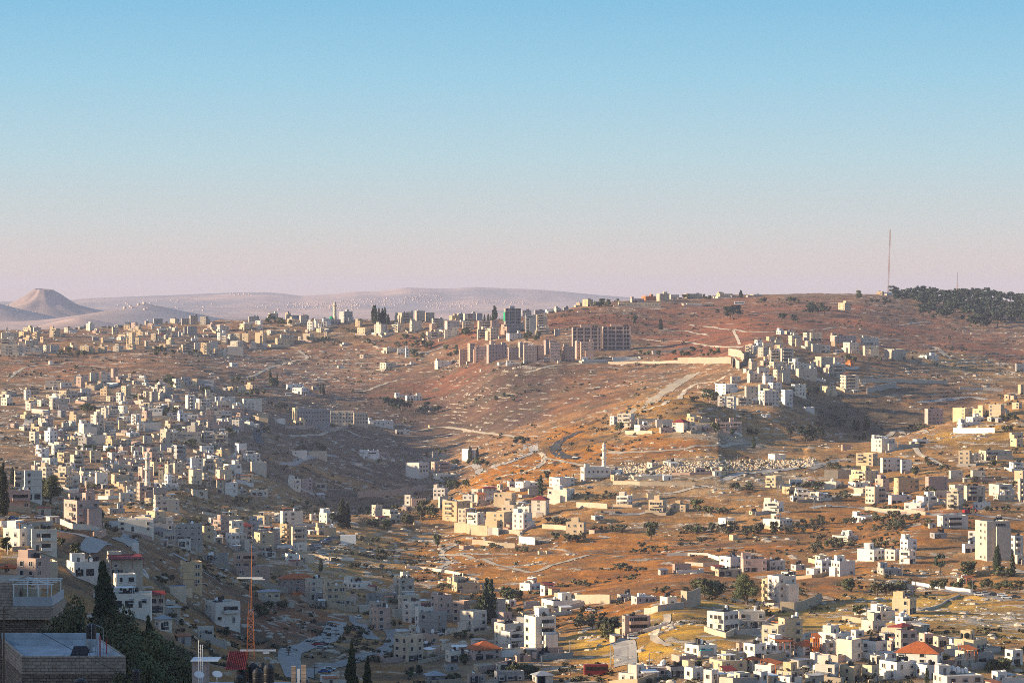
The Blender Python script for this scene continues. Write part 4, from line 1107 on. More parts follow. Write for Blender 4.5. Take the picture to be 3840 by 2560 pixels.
def frame_tower(label, px0, pyt, px1, pyb, s, cols, st, name="unfinished_block", wm=None, lower=0, Y=None):
    """concrete skeleton: slabs, columns and dark open bays"""
    root, a, b, H, zb, m = special(name, label, "apartment building", px0, pyt, px1, pyb, s, Y)
    wm = wm or WALLS['g']
    core = MB(); core.box(-a / 2 + 1.4, -b / 2 + 1.4, zb, a / 2 - 1.4, b / 2 - .3, H - .4, skip='b'); core.build("core", M_CORE, root)
    sl = MB(); sh = H / st
    for k in range(st + 1):
        sl.box(-a / 2, -b / 2, k * sh - .35, a / 2, b / 2, k * sh)
    for c in range(cols + 1):
        xx = -a / 2 + c * (a - .5) / cols
        w = 1.6 if c % 2 else .5
        xx = min(xx, a / 2 - w)
        for k in range(st):
            sl.box(xx, -b / 2 + .05, k * sh, xx + w, -b / 2 + .6, (k + 1) * sh - .35, skip='bt')
    for c in range(4):
        yy = -b / 2 + c * (b - .5) / 3
        for k in range(st):
            for xx in (-a / 2 + .05, a / 2 - .6): sl.box(xx, yy, k * sh, xx + .55, yy + .5, (k + 1) * sh - .35, skip='bt')
    for k in range(st):
        sl.box(-a / 2 + .1, -b / 2 + .12, k * sh, a / 2 - .1, -b / 2 + .3, k * sh + .9, skip='b')
        if k < lower: sl.box(-a / 2 + .06, -b / 2 + .08, k * sh, a / 2 - .06, -b / 2 + .4, (k + 1) * sh - .35, skip='bt')
        sl.box(-a / 2 + .08, -b / 2 + .3, k * sh, -a / 2 + .3, b / 2 - .2, (k + 1) * sh - .4, skip='bt')
    sl.build("concrete_frame", wm, root)
    for k in range(lower):
        for c in range(cols): put_window(root, -a / 2 + (c + .5) * a / cols, -b / 2 + .08, k * sh + 1.6, 1.3, 1.3, 'r', 'plain')
    tb = MB(); shell(tb, -a * .2, -b * .2, a * .12, b * .25, H, H + 2.8, .3); tb.build("stair_tower", wm, root)
    clutter(root, random.Random(int(px0)), a, b, H, 5, 0, 1, [])
    return root, a, b, H


root, a, b, H = frame_tower("unfinished grey concrete tower with open bays and green netting", 1889, 1156, 1954, 1251, .1, 5, 8, "tower_block", lower=3)
nb_ = MB(); nb_.box(-a / 2 - .5, -b / 2 + .3, H * .5, -a / 2 - .2, b / 2 - .3, H * .86); nb_.build("safety_netting", M_GREEN, root)
frame_tower("broad unfinished concrete block of open grey bays facing the pink apartments", 2142, 1228, 2248, 1312, .06, 8, 6, wm=WALLS['k'])
frame_tower("taller unfinished concrete block ending the row beside the stepped hillside road", 2256, 1224, 2360, 1312, .06, 7, 6, wm=WALLS['k'])

# the long school
for (q0, qt, q1, qb, s_, lab) in ((1100, 1534, 1236, 1586, .1, "long grey school wing with three rows of arched windows and a stair turret"),
                                  (1236, 1541, 1322, 1588, .03, "middle school wing of pale stone with three even window rows"),
                                  (1322, 1546, 1378, 1592, .1, "stepped end wing of the arched school beside its long yard wall")):
    root, a, b, H, zb, m = special("school", lab, "school", q0, qt, q1, qb, s_)
    mb = MB(); shell(mb, -a / 2, -b / 2, a / 2, b / 2, zb, H, .8)
    for k in range(int(a / 7)):
        mb.box(-a / 2 + k * 7, -b / 2 - .3, zb, -a / 2 + k * 7 + .6, -b / 2 + .1, H - .5)
    mb.build("wall", WALLS['g'] if q0 == 1100 else WALLS['c'], root)
    rb = MB(); rb.box(-a / 2 + .25, -b / 2 + .25, H - 1, a / 2 - .25, b / 2 - .25, H - .8); rb.build("roof", M_ROOF, root)
    if q0 == 1100:
        tb = MB(); shell(tb, -a / 2 - 1.8, -b / 2 + .5, -a / 2 + 1.5, b / 2 - .5, zb, H + 1.4, .4); tb.build("stair_tower", WALLS['y'], root)
    nc = int(a / 2.6)
    for r in range(3):
        for c in range(nc):
            put_window(root, -a / 2 + (c + .5) * a / nc, -b / 2, H * (.2 + .28 * r), 1.25, 1.7, 'r', 'arch')

# white hall with three arched storeys in the valley
root, a, b, H, zb, m = special("hall", "pale windowless hall with an arched three-storey end facing the valley road", "hall", 1520, 1735, 1606, 1795, .6)
mb = MB(); shell(mb, -a / 2, -b / 2, a / 2, b / 2, zb, H, .8); mb.build("wall", WALLS['w'], root)
rb = MB(); rb.box(-a / 2 + .25, -b / 2 + .25, H - 1, a / 2 - .25, b / 2 - .25, H - .8); rb.build("roof", M_ROOF, root)
for r in range(2):
    for c in range(3): put_window(root, -a * .3 + c * a * .3, -b / 2, H * (.5 + .26 * r), 2.2, 1.9, 'r', 'arch')
# white villa with two stubby towers
root, a, b, H, zb, m = special("villa", "white twin-towered villa behind tall cypresses above the valley road", "villa", 1731, 1684, 1792, 1728, .4)
mb = MB()
shell(mb, -a / 2, -b / 2, -a * .08, b / 2, zb, H, .5); shell(mb, a * .1, -b / 2, a / 2, b / 2, zb, H * .95, .5); shell(mb, -a * .1, -b * .35, a * .12, b * .4, zb, H * .72, .4)
mb.build("wall", WALLS['w'], root)
for sx in (-.3, .3):
    for k in (.3, .55): put_window(root, sx * a, -b / 2, H * k, 1.2, 1.2, 'r', 'arch')

# ------------------------------------------------------------------ trees
LEAF = {
    'olive': leaf_mat("olive_leaves", (0.085, 0.085, 0.042), (0.15, 0.135, 0.07)),
    'leafy': leaf_mat("broad_leaves", (0.055, 0.07, 0.025), (0.12, 0.12, 0.045)),
    'pine': leaf_mat("pine_needles", (0.018, 0.03, 0.018), (0.045, 0.058, 0.028)),
    'cypress': leaf_mat("cypress_foliage", (0.025, 0.038, 0.02), (0.055, 0.065, 0.028)),
    'palm': leaf_mat("palm_fronds", (0.06, 0.07, 0.03), (0.11, 0.105, 0.045)),
}
M_BARK = plain("bark", (0.13, 0.085, 0.055), .9, .25, 1.5)


def leaf_cloud(rnd, blobs, per, size, squash=1.0, spiky=False):
    m = MB()
    for (bx, by, bz, br, bh) in blobs:
        for _ in range(per):
            u = Vector((rnd.gauss(0, 1), rnd.gauss(0, 1), rnd.gauss(0, 1))).normalized()
            r = rnd.random() ** .4
            c = Vector((bx + u.x * br * r, by + u.y * br * r, bz + u.z * bh * r))
            nn_ = (u + Vector((rnd.uniform(-.9, .9), rnd.uniform(-.9, .9), rnd.uniform(-.4, .9)))).normalized()
            t = nn_.orthogonal().normalized(); w = nn_.cross(t)
            ang = rnd.uniform(0, 6.28); t, w = t * math.cos(ang) + w * math.sin(ang), w * math.cos(ang) - t * math.sin(ang)
            if spiky: t = Vector((u.x * .3, u.y * .3, 1)).normalized(); w = nn_.cross(t).normalized()
            s = size * rnd.uniform(.6, 1.4)
            m.face([c - t * s - w * s * .55, c + t * s * .2 - w * s * .7, c + t * s, c - t * s * .1 + w * s * .75])
    return m


def crown_kind(kind, seed, dens=1.0, fine=1.0):
    """crown and trunk of a one-metre-high unit tree scaled later; returns meshes for height 1"""
    rnd = random.Random(seed)
    tr = MB()
    if kind == 'cypress':
        bl = []
        for k in range(16):
            z = .08 + .86 * k / 15
            r = .125 * math.sin(math.pi * min(1, (1 - (k / 15)) * .62 + .02)) ** .8 + .012
            bl.append((rnd.uniform(-.02, .02), rnd.uniform(-.02, .02), z, r, .06))
        cr = leaf_cloud(rnd, bl, int(34 * dens), .042 * fine, spiky=True)
        tr.tube((0, 0, 0), (0, 0, .6), .02, .008)
    elif kind == 'pine':
        bl = []
        for k in range(11):
            ang = rnd.uniform(0, 6.28); rr = rnd.uniform(.05, .30); z = rnd.uniform(.5, .9)
            bl.append((rr * math.cos(ang), rr * math.sin(ang), z, rnd.uniform(.11, .18), rnd.uniform(.07, .11)))
        cr = leaf_cloud(rnd, bl, int(46 * dens), .05 * fine)
        tr.tube((0, 0, 0), (.02, 0, .45), .03, .022); 
        for k in range(4):
            ang = k * 1.6 + rnd.random(); tr.tube((.02, 0, .42), (.2 * math.cos(ang), .2 * math.sin(ang), .7), .016, .008, 5)
    elif kind == 'palm':
        cr = MB()
        for k in range(20):
            ang = k * 2.4; up = rnd.uniform(-.1, .9)
            p = Vector((0, 0, .72)); d = Vector((math.cos(ang), math.sin(ang), up)).normalized()
            sd = Vector((-math.sin(ang), math.cos(ang), 0))
            for q in range(5):
                d2 = (d + Vector((0, 0, -.28 * q))).normalized(); p2 = p + d2 * .085
                w0 = .045 * (1 - q / 6)
                cr.face([p - sd * w0, p + sd * w0, p2 + sd * w0 * .8, p2 - sd * w0 * .8]); p = p2
        tr.tube((0, 0, 0), (.01, 0, .72), .03, .024, 7)
    else:
        n = 12 if kind == 'olive' else 15
        bl = []
        for k in range(n):
            ang = rnd.uniform(0, 6.28); rr = rnd.uniform(.08, .40 if kind == 'olive' else .30); z = rnd.uniform(.36, .80) if kind == 'olive' else rnd.uniform(.3, .84)
            bl.append((rr * math.cos(ang), rr * math.sin(ang), z, rnd.uniform(.13, .22), rnd.uniform(.10, .17)))
        cr = leaf_cloud(rnd, bl, int(38 * dens), .062 * fine)
        tr.tube((0, 0, 0), (.03, .01, .3), .045, .032)
        for k in range(4):
            ang = k * 1.6 + rnd.random(); tr.tube((.03, .01, .28), (.25 * math.cos(ang), .25 * math.sin(ang), .58), .024, .01, 5)
    return cr.mesh("crown", [LEAF[kind]]), tr.mesh("trunk", [M_BARK])


KINDS = {k: [crown_kind(k, 100 + 7 * i + len(k)) for i in range(4)] for k in LEAF}
KINDS_HI = {k: [crown_kind(k, 300 + i, 18.0, .24) for i in range(2)] for k in ('leafy', 'cypress', 'pine')}
TREES = []
TDESC = {'olive': "grey-green olive tree", 'leafy': "rounded green tree", 'pine': "dark pine tree", 'cypress': "slender dark cypress", 'palm': "shaggy palm tree"}
TNAME = {'olive': "olive_tree", 'leafy': "leafy_tree", 'pine': "pine_tree", 'cypress': "cypress_tree", 'palm': "palm_tree"}


def plant(kind, x, y, z, h, wide=1.0, rnd=RNG, px=None, py=None, hi=False, label=None):
    crm, trm = rnd.choice((KINDS_HI if hi else KINDS)[kind])
    root = empty(TNAME[kind], (x, y, z - .15 * min(1, h / 4)), rnd.uniform(0, 6.28))
    sc = (h * wide, h * wide * rnd.uniform(.85, 1.15), h)
    add("trunk", trm, root, (0, 0, 0), 0, sc)
    add("crown", crm, root, (0, 0, 0), 0, sc)
    tag(root, label, "tree")
    if label is None: TREES.append(dict(o=root, px=px if px is not None else x * FPX / y + 1920, py=py if py is not None else HOR - (z + h * .5) * FPX / y, kind=kind, h=h, wide=wide))
    return root


def tree_px(px, pyb, hpx, kind, wide=1.0, rnd=RNG, ymin=860, **kw):
    x, y, z = at(px, pyb, ymin)
    for (hx_, hy_, hr) in OCC:
        if abs(x - hx_) < hr and abs(y - hy_) < hr * .8: return None
    return plant(kind, x, y, z, hpx * 1.2 * y / FPX, wide, rnd, px, pyb - hpx / 2, **kw)


CLUMPS = """1430 1212 38 8 12 c 46|1010 1205 50 10 7 l 18|1060 1218 30 8 4 l 18|1340 1248 60 8 6 o 14|1560 1268 50 10 6 l 20|1590 1305 36 12 6 l 24|1500 1298 60 10 6 o 18|1240 1290 40 6 4 o 14|275 1335 62 12 9 l 22|598 1330 55 16 9 l 22|725 1335 28 10 5 l 20
1996 1275 40 10 6 l 22|1690 1325 30 14 6 l 22|1565 1338 30 10 5 l 20|910 1434 44 8 7 l 20|1030 1448 30 10 6 l 24|780 1475 24 14 5 l 22|945 1486 55 12 8 l 22|1045 1540 35 12 8 p 26|1205 1472 26 10 5 c 26|1490 1540 70 16 14 p 34|1610 1545 45 8 7 p 28|870 1628 20 8 3 l 22|1185 1682 85 12 11 l 20|1420 1732 16 6 3 l 14
1700 1742 20 6 4 l 20|1800 1742 50 9 8 l 20|1710 1826 40 10 8 l 28|2230 1868 80 14 16 o 18|1600 1940 32 14 5 l 42|2095 1962 55 10 9 o 24|2110 2026 85 10 11 o 28|1828 2056 32 7 7 o 15|1970 2068 42 6 8 o 16|2260 1985 60 7 6 o 18|1370 1928 18 6 3 l 22|1420 1978 45 8 7 l 32|1535 1962 28 8 4 l 34|1370 2130 70 6 9 o 18
510 1905 65 9 9 o 18|710 1968 45 14 8 l 22|700 1864 20 8 4 m 30|355 1826 45 8 5 l 16|2795 1835 80 10 13 o 22|3030 1838 50 12 8 o 26|2690 1925 50 7 8 o 26|2325 1995 35 10 5 o 26|2620 1998 70 12 11 o 28|2785 2002 75 12 13 o 34|2950 1998 40 8 5 o 26|2435 2068 85 14 14 o 20|2615 2034 22 6 4 o 22|2560 2048 20 5 3 o 18|3020 1985 50 20 10 o 22|3060 2064 24 8 4 o 28|2365 2138 60 9 9 o 24
3300 1965 200 32 42 o 24|3065 1970 26 20 6 o 22|3130 2050 80 12 12 o 24|3310 2050 70 16 11 o 24|3360 1975 30 14 6 o 30|3150 1868 60 9 10 o 22|3330 1912 85 6 13 o 17|3585 1903 55 6 9 o 18|3750 1918 80 8 10 o 20|3640 2162 40 6 5 l 46|3770 2162 20 5 3 l 44
3230 1608 34 9 14 c 34|3120 1590 80 22 18 o 18|3225 1648 24 5 4 l 22|3438 1610 36 8 9 o 20|3775 1576 42 8 9 l 22|3770 1618 26 6 5 l 20|3150 1755 55 10 11 o 18|3445 1780 18 5 3 l 28|3470 1742 28 8 5 l 16|3735 1745 26 6 4 l 24|2670 1500 20 8 4 l 34|2605 1500 40 6 5 o 16|3020 1648 60 12 10 p 36|2815 1632 24 5 4 l 22|2440 1790 45 8 5 o 18|3020 1475 55 10 7 l 22
2740 1188 60 12 14 p 32|2955 1208 36 10 7 p 32|2970 1135 14 4 3 l 18|3040 1172 42 14 9 p 28|2850 1138 24 4 3 l 20|2600 1330 112 10 15 l 18|2575 1122 28 4 3 l 18|2650 1122 24 3 4 l 14|2275 1148 46 8 9 l 22|3080 1172 42 12 10 p 26|3285 1142 55 10 11 p 20|3715 1225 75 16 13 p 40|3195 1356 24 6 5 l 26|3345 1352 100 5 8 l 14
1015 2300 58 26 13 l 30|1330 2375 34 16 7 l 24|1370 2308 18 8 3 l 18|1480 2345 32 6 5 l 18|1825 2335 18 6 5 c 118|1905 2252 48 6 7 l 48|1785 2335 36 8 5 l 48|1925 2302 34 6 5 l 32|1620 2322 40 6 6 l 28|1730 2395 42 10 6 l 24|1730 2485 46 10 5 l 26|1960 2528 56 8 9 l 34|2135 2530 44 4 3 m 40|2235 2345 80 20 17 o 34|2282 2395 34 8 6 l 46|1700 2550 30 8 4 l 30|1550 2535 30 12 4 l 30
2655 2238 44 6 7 l 52|2285 2385 14 12 4 p 62|2612 2502 26 4 3 l 26|3320 2228 62 10 9 o 48|3650 2208 190 6 22 l 30|3745 2512 46 10 9 l 36|3620 2550 32 4 5 l 24|3265 2560 24 4 2 l 34|3180 2215 36 8 5 l 40|2750 1760 120 5 5 o 14|640 1440 60 12 8 l 22|520 1500 55 10 7 l 22|330 1540 30 8 5 l 26|640 1555 60 14 8 l 20|330 1690 55 8 6 l 24|640 1620 40 10 5 l 18
430 1700 60 10 6 l 18|730 1665 30 10 5 l 24|900 1880 60 10 8 l 22|1150 1900 70 14 10 l 18|1640 1700 70 16 7 l 16|1950 1660 30 10 5 l 20|1900 1500 50 20 6 l 16|1200 1275 50 8 6 l 16|1720 1255 40 8 6 l 20|1830 1205 30 6 5 c 24|1400 1290 40 10 6 o 16|2100 1330 60 8 7 l 18|2440 1330 40 8 5 l 18|1300 1600 60 6 6 l 12|1000 1620 40 12 5 l 18
3480 1850 40 8 6 l 20|3650 1800 50 8 7 l 20|3400 1840 24 8 4 l 20|3560 1760 40 6 5 o 18|3790 1820 30 8 4 l 20|600 2180 50 10 6 l 22|1100 2210 40 8 5 l 22|1500 2260 60 10 7 l 24|1680 2210 50 8 6 o 22|2060 2360 40 8 5 o 24|2480 2220 50 6 6 o 20|2180 2200 60 5 6 o 18|2860 2410 30 6 4 o 18|3400 2330 60 8 6 o 16|3560 2480 30 6 4 l 24|3080 2290 40 8 5 o 22"""
KL = {'c': 'cypress', 'l': 'leafy', 'o': 'olive', 'p': 'pine', 'm': 'palm'}
trnd = random.Random(5)
for it in CLUMPS.replace('\n', '|').split('|'):
    p = it.split()
    cx0, cy0, rx0, ry0, n0, h0 = float(p[0]), float(p[1]), float(p[2]), float(p[3]), int(p[4]), float(p[6])
    for _ in range(n0):
        for _try in range(6):
            ang = trnd.uniform(0, 6.28); r = math.sqrt(trnd.random())
            k = KL[p[5]]
            if trnd.random() < .12 and k in ('leafy', 'olive'): k = trnd.choice(('olive', 'leafy', 'pine'))
            w = {'cypress': trnd.uniform(.8, 1.2), 'palm': 1.0}.get(k, trnd.uniform(.85, 1.35))
            if tree_px(cx0 + rx0 * r * math.cos(ang), cy0 + ry0 * r * math.sin(ang), h0 * trnd.uniform(.65, 1.2), k, w, trnd): break
for t_ in """1013 1437 42 c|1039 1437 30 c|1763 1729 48 c 1.3|1790 1717 36 c|2027 1856 64 c 1.2|2052 1800 32 l|2150 1797 18 c|2044 1842 18 l|1640 2054 46 l .8|1282 1980 98 c 1.3|1302 1978 80 c 1.2|1255 1980 52 p|1482 1917 30 l|1428 2131 68 p .7|1203 2141 42 c 1.3|46 1816 56 c 1.3|188 1888 104 l .9|8 1935 170 c 1|25 2068 52 l|290 2082 46 l|370 1984 70 l .8|232 2048 36 l
2616 1924 48 l|2440 2024 60 l 1.1|2905 2005 46 l|2960 1877 46 m|3525 2162 78 p .7|3740 2158 100 c 1.1|3710 2158 40 m|3797 2160 74 c 1.1|2826 1680 40 c 1.3|3045 1650 44 c 1.2|2680 1624 42 l|2746 1632 24 l|2325 1620 40 l|2368 1766 24 m|2410 1768 22 m|2380 1212 28 c 1.6|2477 1236 36 c 1.6|2778 1116 24 c 2|2315 1138 18 l|1855 1192 44 c 1.6|3220 1123 32 l|2800 2264 112 l 1.05|3220 2314 44 l 1.3|3476 2560 50 c 1.2|850 2386 36 l|1800 2335 90 c 1.2""".replace('\n', '|').split('|'):
    p = t_.split()
    hi = float(p[2]) > 80
    tree_px(float(p[0]), float(p[1]), float(p[2]), KL[p[3]], float(p[4]) if len(p) > 4 else 1.0, trnd, hi=hi)
# the stand of tall bare-stemmed pines on the crest
for k, (px, top) in enumerate(((3590, 1078), (3612, 1077), (3632, 1080), (3655, 1076), (3680, 1079), (3703, 1075), (3718, 1084), (3642, 1086), (3668, 1088), (3730, 1094))):
    y = 4290 + 14 * (k % 3); x = (px - 1920) * y / FPX; z = ground(x, y)
    plant('pine', x, y, z, -(top - HOR) * y / FPX - z, .95, trnd, px, top + 12)
def merged(name, src, places, mat):
    """one mesh from many placed copies of small meshes (for growth nobody could count)"""
    V, F, off = [], [], 0
    packs = []
    for m in src:
        co = np.empty(len(m.vertices) * 3); m.vertices.foreach_get('co', co)
        lv = np.empty(len(m.loops), int); m.loops.foreach_get('vertex_index', lv)
        packs.append((co.reshape(-1, 3), lv.reshape(-1, 4)))
    for k, (x, y, z, sx, sz, rz) in enumerate(places):
        co, q = packs[k % len(packs)]
        c, s = math.cos(rz), math.sin(rz)
        v = np.stack([(co[:, 0] * c - co[:, 1] * s) * sx + x, (co[:, 0] * s + co[:, 1] * c) * sx + y, co[:, 2] * sz + z], -1)
        V.append(v); F.append(q + off); off += len(v)
    V = np.concatenate(V); Q = np.concatenate(F)
    me = bpy.data.meshes.new(name)
    me.vertices.add(len(V)); me.vertices.foreach_set('co', V.ravel())
    me.loops.add(Q.size); me.loops.foreach_set('vertex_index', Q.ravel().astype(np.int32))
    me.polygons.add(len(Q)); me.polygons.foreach_set('loop_start', np.arange(0, Q.size, 4, dtype=np.int32))
    me.update(calc_edges=True)
    me.materials.append(mat)
    return add(name, me)


def merge_rest(sel, name, label, keep, kind):
    """the trees that show smallest become one mass"""
    L = sorted([t for t in TREES if sel(t)], key=lambda t: -t['h'] * FPX / t['o'].location.y)[keep:]
    if not L: return
    pl = []
    for t in L:
        o = t['o']; pl.append((o.location.x, o.location.y, o.location.z, t['h'] * t['wide'], t['h'], o.rotation_euler.z))
        for c in list(o.children): bpy.data.objects.remove(c)
        bpy.data.objects.remove(o); TREES.remove(t)
    tag(merged(name, [c for c, _ in KINDS[kind]], pl, LEAF[kind]), label, kind="stuff")



pl = []
for k in range(480):
    px = trnd.uniform(3345, 4100); y = trnd.uniform(3750, 4330); x = (px - 1920) * y / FPX
    if px < 3450 and y < 4000: continue
    z = ground(x, y); h = trnd.uniform(7, 19)
    pl.append((x, y, z - .5, h * trnd.uniform(.9, 1.3), h, trnd.uniform(0, 6.28)))
tag(merged("pine_wood", [c for c, _ in KINDS['pine']], pl, LEAF['pine']), "dark pine wood covering the shoulder of the hilltop", kind="stuff")

# low scrub, one piece
sr = random.Random(3)
m_ = leaf_cloud(sr, [(0, 0, .35, .5, .4), (.4, .2, .3, .4, .3), (-.3, -.2, .28, .4, .3)], 9, .22)
BUSH = [m_.mesh("bush", [])]
m_ = leaf_cloud(sr, [(0, 0, .3, .6, .3), (-.5, .3, .25, .35, .25)], 12, .24)
BUSH.append(m_.mesh("bush", []))
nr_ = np.random.default_rng(4)
pl = []
while len(pl) < 4200:
    px = nr_.uniform(-60, 3900); y = 900 + 3000 * nr_.random() ** 1.5; x = (px - 1920) * y / FPX
    if fbm(np.array([x / 60]), np.array([y / 60]), 3, 55)[0] < .56: continue
    if any(abs(x - a_) < r_ and abs(y - b_) < r_ for a_, b_, r_ in OCC): continue
    s_ = nr_.uniform(.7, 2.2) * (1 + y / 4000)
    pl.append((x, y, ground(x, y) - .1, s_, s_ * nr_.uniform(.7, 1.1), nr_.uniform(0, 6.28)))
tag(merged("scrub", BUSH, pl, leaf_mat("dry_scrub", (0.05, 0.048, 0.024), (0.11, 0.085, 0.04))), "low dry scrub dotted over the slopes", kind="stuff")
# limestone boulders and outcrops, one piece
ROCK = []
for k in range(5):
    b_ = MB(); rr_ = random.Random(70 + k)
    pr = [(rr_.uniform(.7, 1.1), rr_.uniform(.7, 1.1)) for _ in range(7)]
    ring = lambda f, z: [(f * pr[i][0] * math.cos(i * .9), f * pr[i][1] * math.sin(i * .9) * .8, z + rr_.uniform(-.08, .08)) for i in range(7)]
    A, B_, C_ = ring(1.0, -.3), ring(.95, .25), ring(.55, .55)
    for P_, Q_ in ((A, B_), (B_, C_)):
        for i in range(7): b_.face([P_[i], P_[(i + 1) % 7], Q_[(i + 1) % 7], Q_[i]])
    b_.face([C_[0], C_[1], C_[2], C_[3]]); b_.face([C_[0], C_[3], C_[4], C_[6]]); b_.face([C_[4], C_[5], C_[6], C_[4]][:3] + [C_[4]]) if False else b_.face([C_[3], C_[4], C_[5], C_[6]])
    ROCK.append(b_.mesh("rock", []))
pl = []
gi, gj = rock.shape
tries = 0
while len(pl) < 7500 and tries < 200000:
    tries += 1
    px = nr_.uniform(-60, 3900); y = 900 + 2900 * nr_.random() ** 1.4; x = (px - 1920) * y / FPX
    i = int(np.clip(np.searchsorted(GX, px), 0, gi - 1)); j = int(np.clip(np.searchsorted(GY[i], y), 0, gj - 1))
    if rock[i, j] * fbm(np.array([x / 30]), np.array([y / 30]), 2, 66)[0] < .26 + .1 * nr_.random(): continue
    s_ = (.22 + nr_.random() ** 3 * 1.25) * (1 + y / 5000)
    pl.append((x, y, ground(x, y), s_ * nr_.uniform(1, 1.8), s_ * .8, nr_.uniform(0, 6.28)))
M_LIME = plain("limestone", (0.52, 0.45, 0.36), .95, .25, .4)
tag(merged("boulders", ROCK, pl, M_LIME), "pale limestone outcrops and boulders strewn over the slopes", kind="stuff")

for t in TREES:
    if t['kind'] == 'leafy' and t['h'] < 5.2: t['shrub'] = True; t['o'].name = "shrub"
merge_rest(lambda t: t['kind'] == 'leafy' and not t.get('shrub'), "tree_belt", "small trees growing between the houses", 295, 'leafy')
merge_rest(lambda t: t.get('shrub'), "bushes", "small bushes growing between the houses", 295, 'leafy')
merge_rest(lambda t: t['kind'] == 'olive', "olive_grove", "smaller olive trees spread over the terraces", 295, 'olive')
print("trees", len(TREES))

# trodden, dusty ground between the houses
dens = np.zeros_like(n1)
for (hx_, hy_, hr) in OCC:
    if hy_ < 860: continue
    j0, j1 = np.searchsorted(GY[300], hy_ - 45), np.searchsorted(GY[300], hy_ + 45)
    pxh = hx_ * FPX / hy_ + 1920; wpx = (hr + 26) * FPX / hy_
    i0, i1 = np.searchsorted(GX, pxh - wpx), np.searchsorted(GX, pxh + wpx)
    j0, j1 = max(j0 - 25, 0), j1 + 25
    d2 = (XW[i0:i1, j0:j1] - hx_) ** 2 + (GY[i0:i1, j0:j1] - hy_) ** 2
    dens[i0:i1, j0:j1] += np.exp(-d2 / (2 * (hr * .7 + 7) ** 2))
dn = np.clip(dens * .8 + (n2 - .5) * 1.0 - .25, 0, 1)[..., None] * .62
dust = np.array((0.34, 0.265, 0.19)) * (0.75 + .5 * n1[..., None])
soil2 = np.concatenate([base * (1 - dn) + dust * dn, (rock * (1 - dn[..., 0] * .5))[..., None]], -1)
bpy.data.objects["hillside"].data.color_attributes['soil'].data.foreach_set('color', soil2.reshape(-1).astype(np.float32))
# ------------------------------------------------------------------ roads, tracks, walls
def catmull(P, n=10):
    P = [np.array(p, float) for p in P]
    if len(P) < 3:
        return [P[0] + (P[-1] - P[0]) * k / n for k in range(n + 1)]
    out_ = []
    Q = [2 * P[0] - P[1]] + P + [2 * P[-1] - P[-2]]
    for i in range(1, len(Q) - 2):
        for k in range(n):
            t = k / n
            out_.append(.5 * ((2 * Q[i]) + (-Q[i - 1] + Q[i + 1]) * t + (2 * Q[i - 1] - 5 * Q[i] + 4 * Q[i + 1] - Q[i + 2]) * t * t + (-Q[i - 1] + 3 * Q[i] - 3 * Q[i + 1] + Q[i + 2]) * t ** 3))
    out_.append(P[-1])
    return out_


def pts_px(s, ox, oy, sc):
    v = [float(q) for q in s.replace(',', ' ').split()]
    return [(ox + v[i] / sc, oy + v[i + 1] / sc) for i in range(0, len(v), 2)]


def ribbon(name, px_pts, width, mat, lift=.22):
    world = [at(px, py, 860)[:2] for px, py in px_pts]
    # drop stray points that jump to another slope
    ln = catmull(world, 14)
    mb = MB(); prev = None
    for k in range(len(ln)):
        a_ = ln[max(k - 1, 0)]; b_ = ln[min(k + 1, len(ln) - 1)]
        d = b_ - a_; L = np.hypot(*d) or 1
        nrm = np.array((-d[1], d[0])) / L
        row = []
        for f in (-.5, -.17, .17, .5):
            x, y = ln[k] + nrm * width * f
            row.append((x, y, ground(x, y) + lift))
        if prev:
            for i in range(3): mb.face([prev[i], prev[i + 1], row[i + 1], row[i]])
        prev = row
    o = mb.build(name, mat)
    return tag(o, kind="structure")


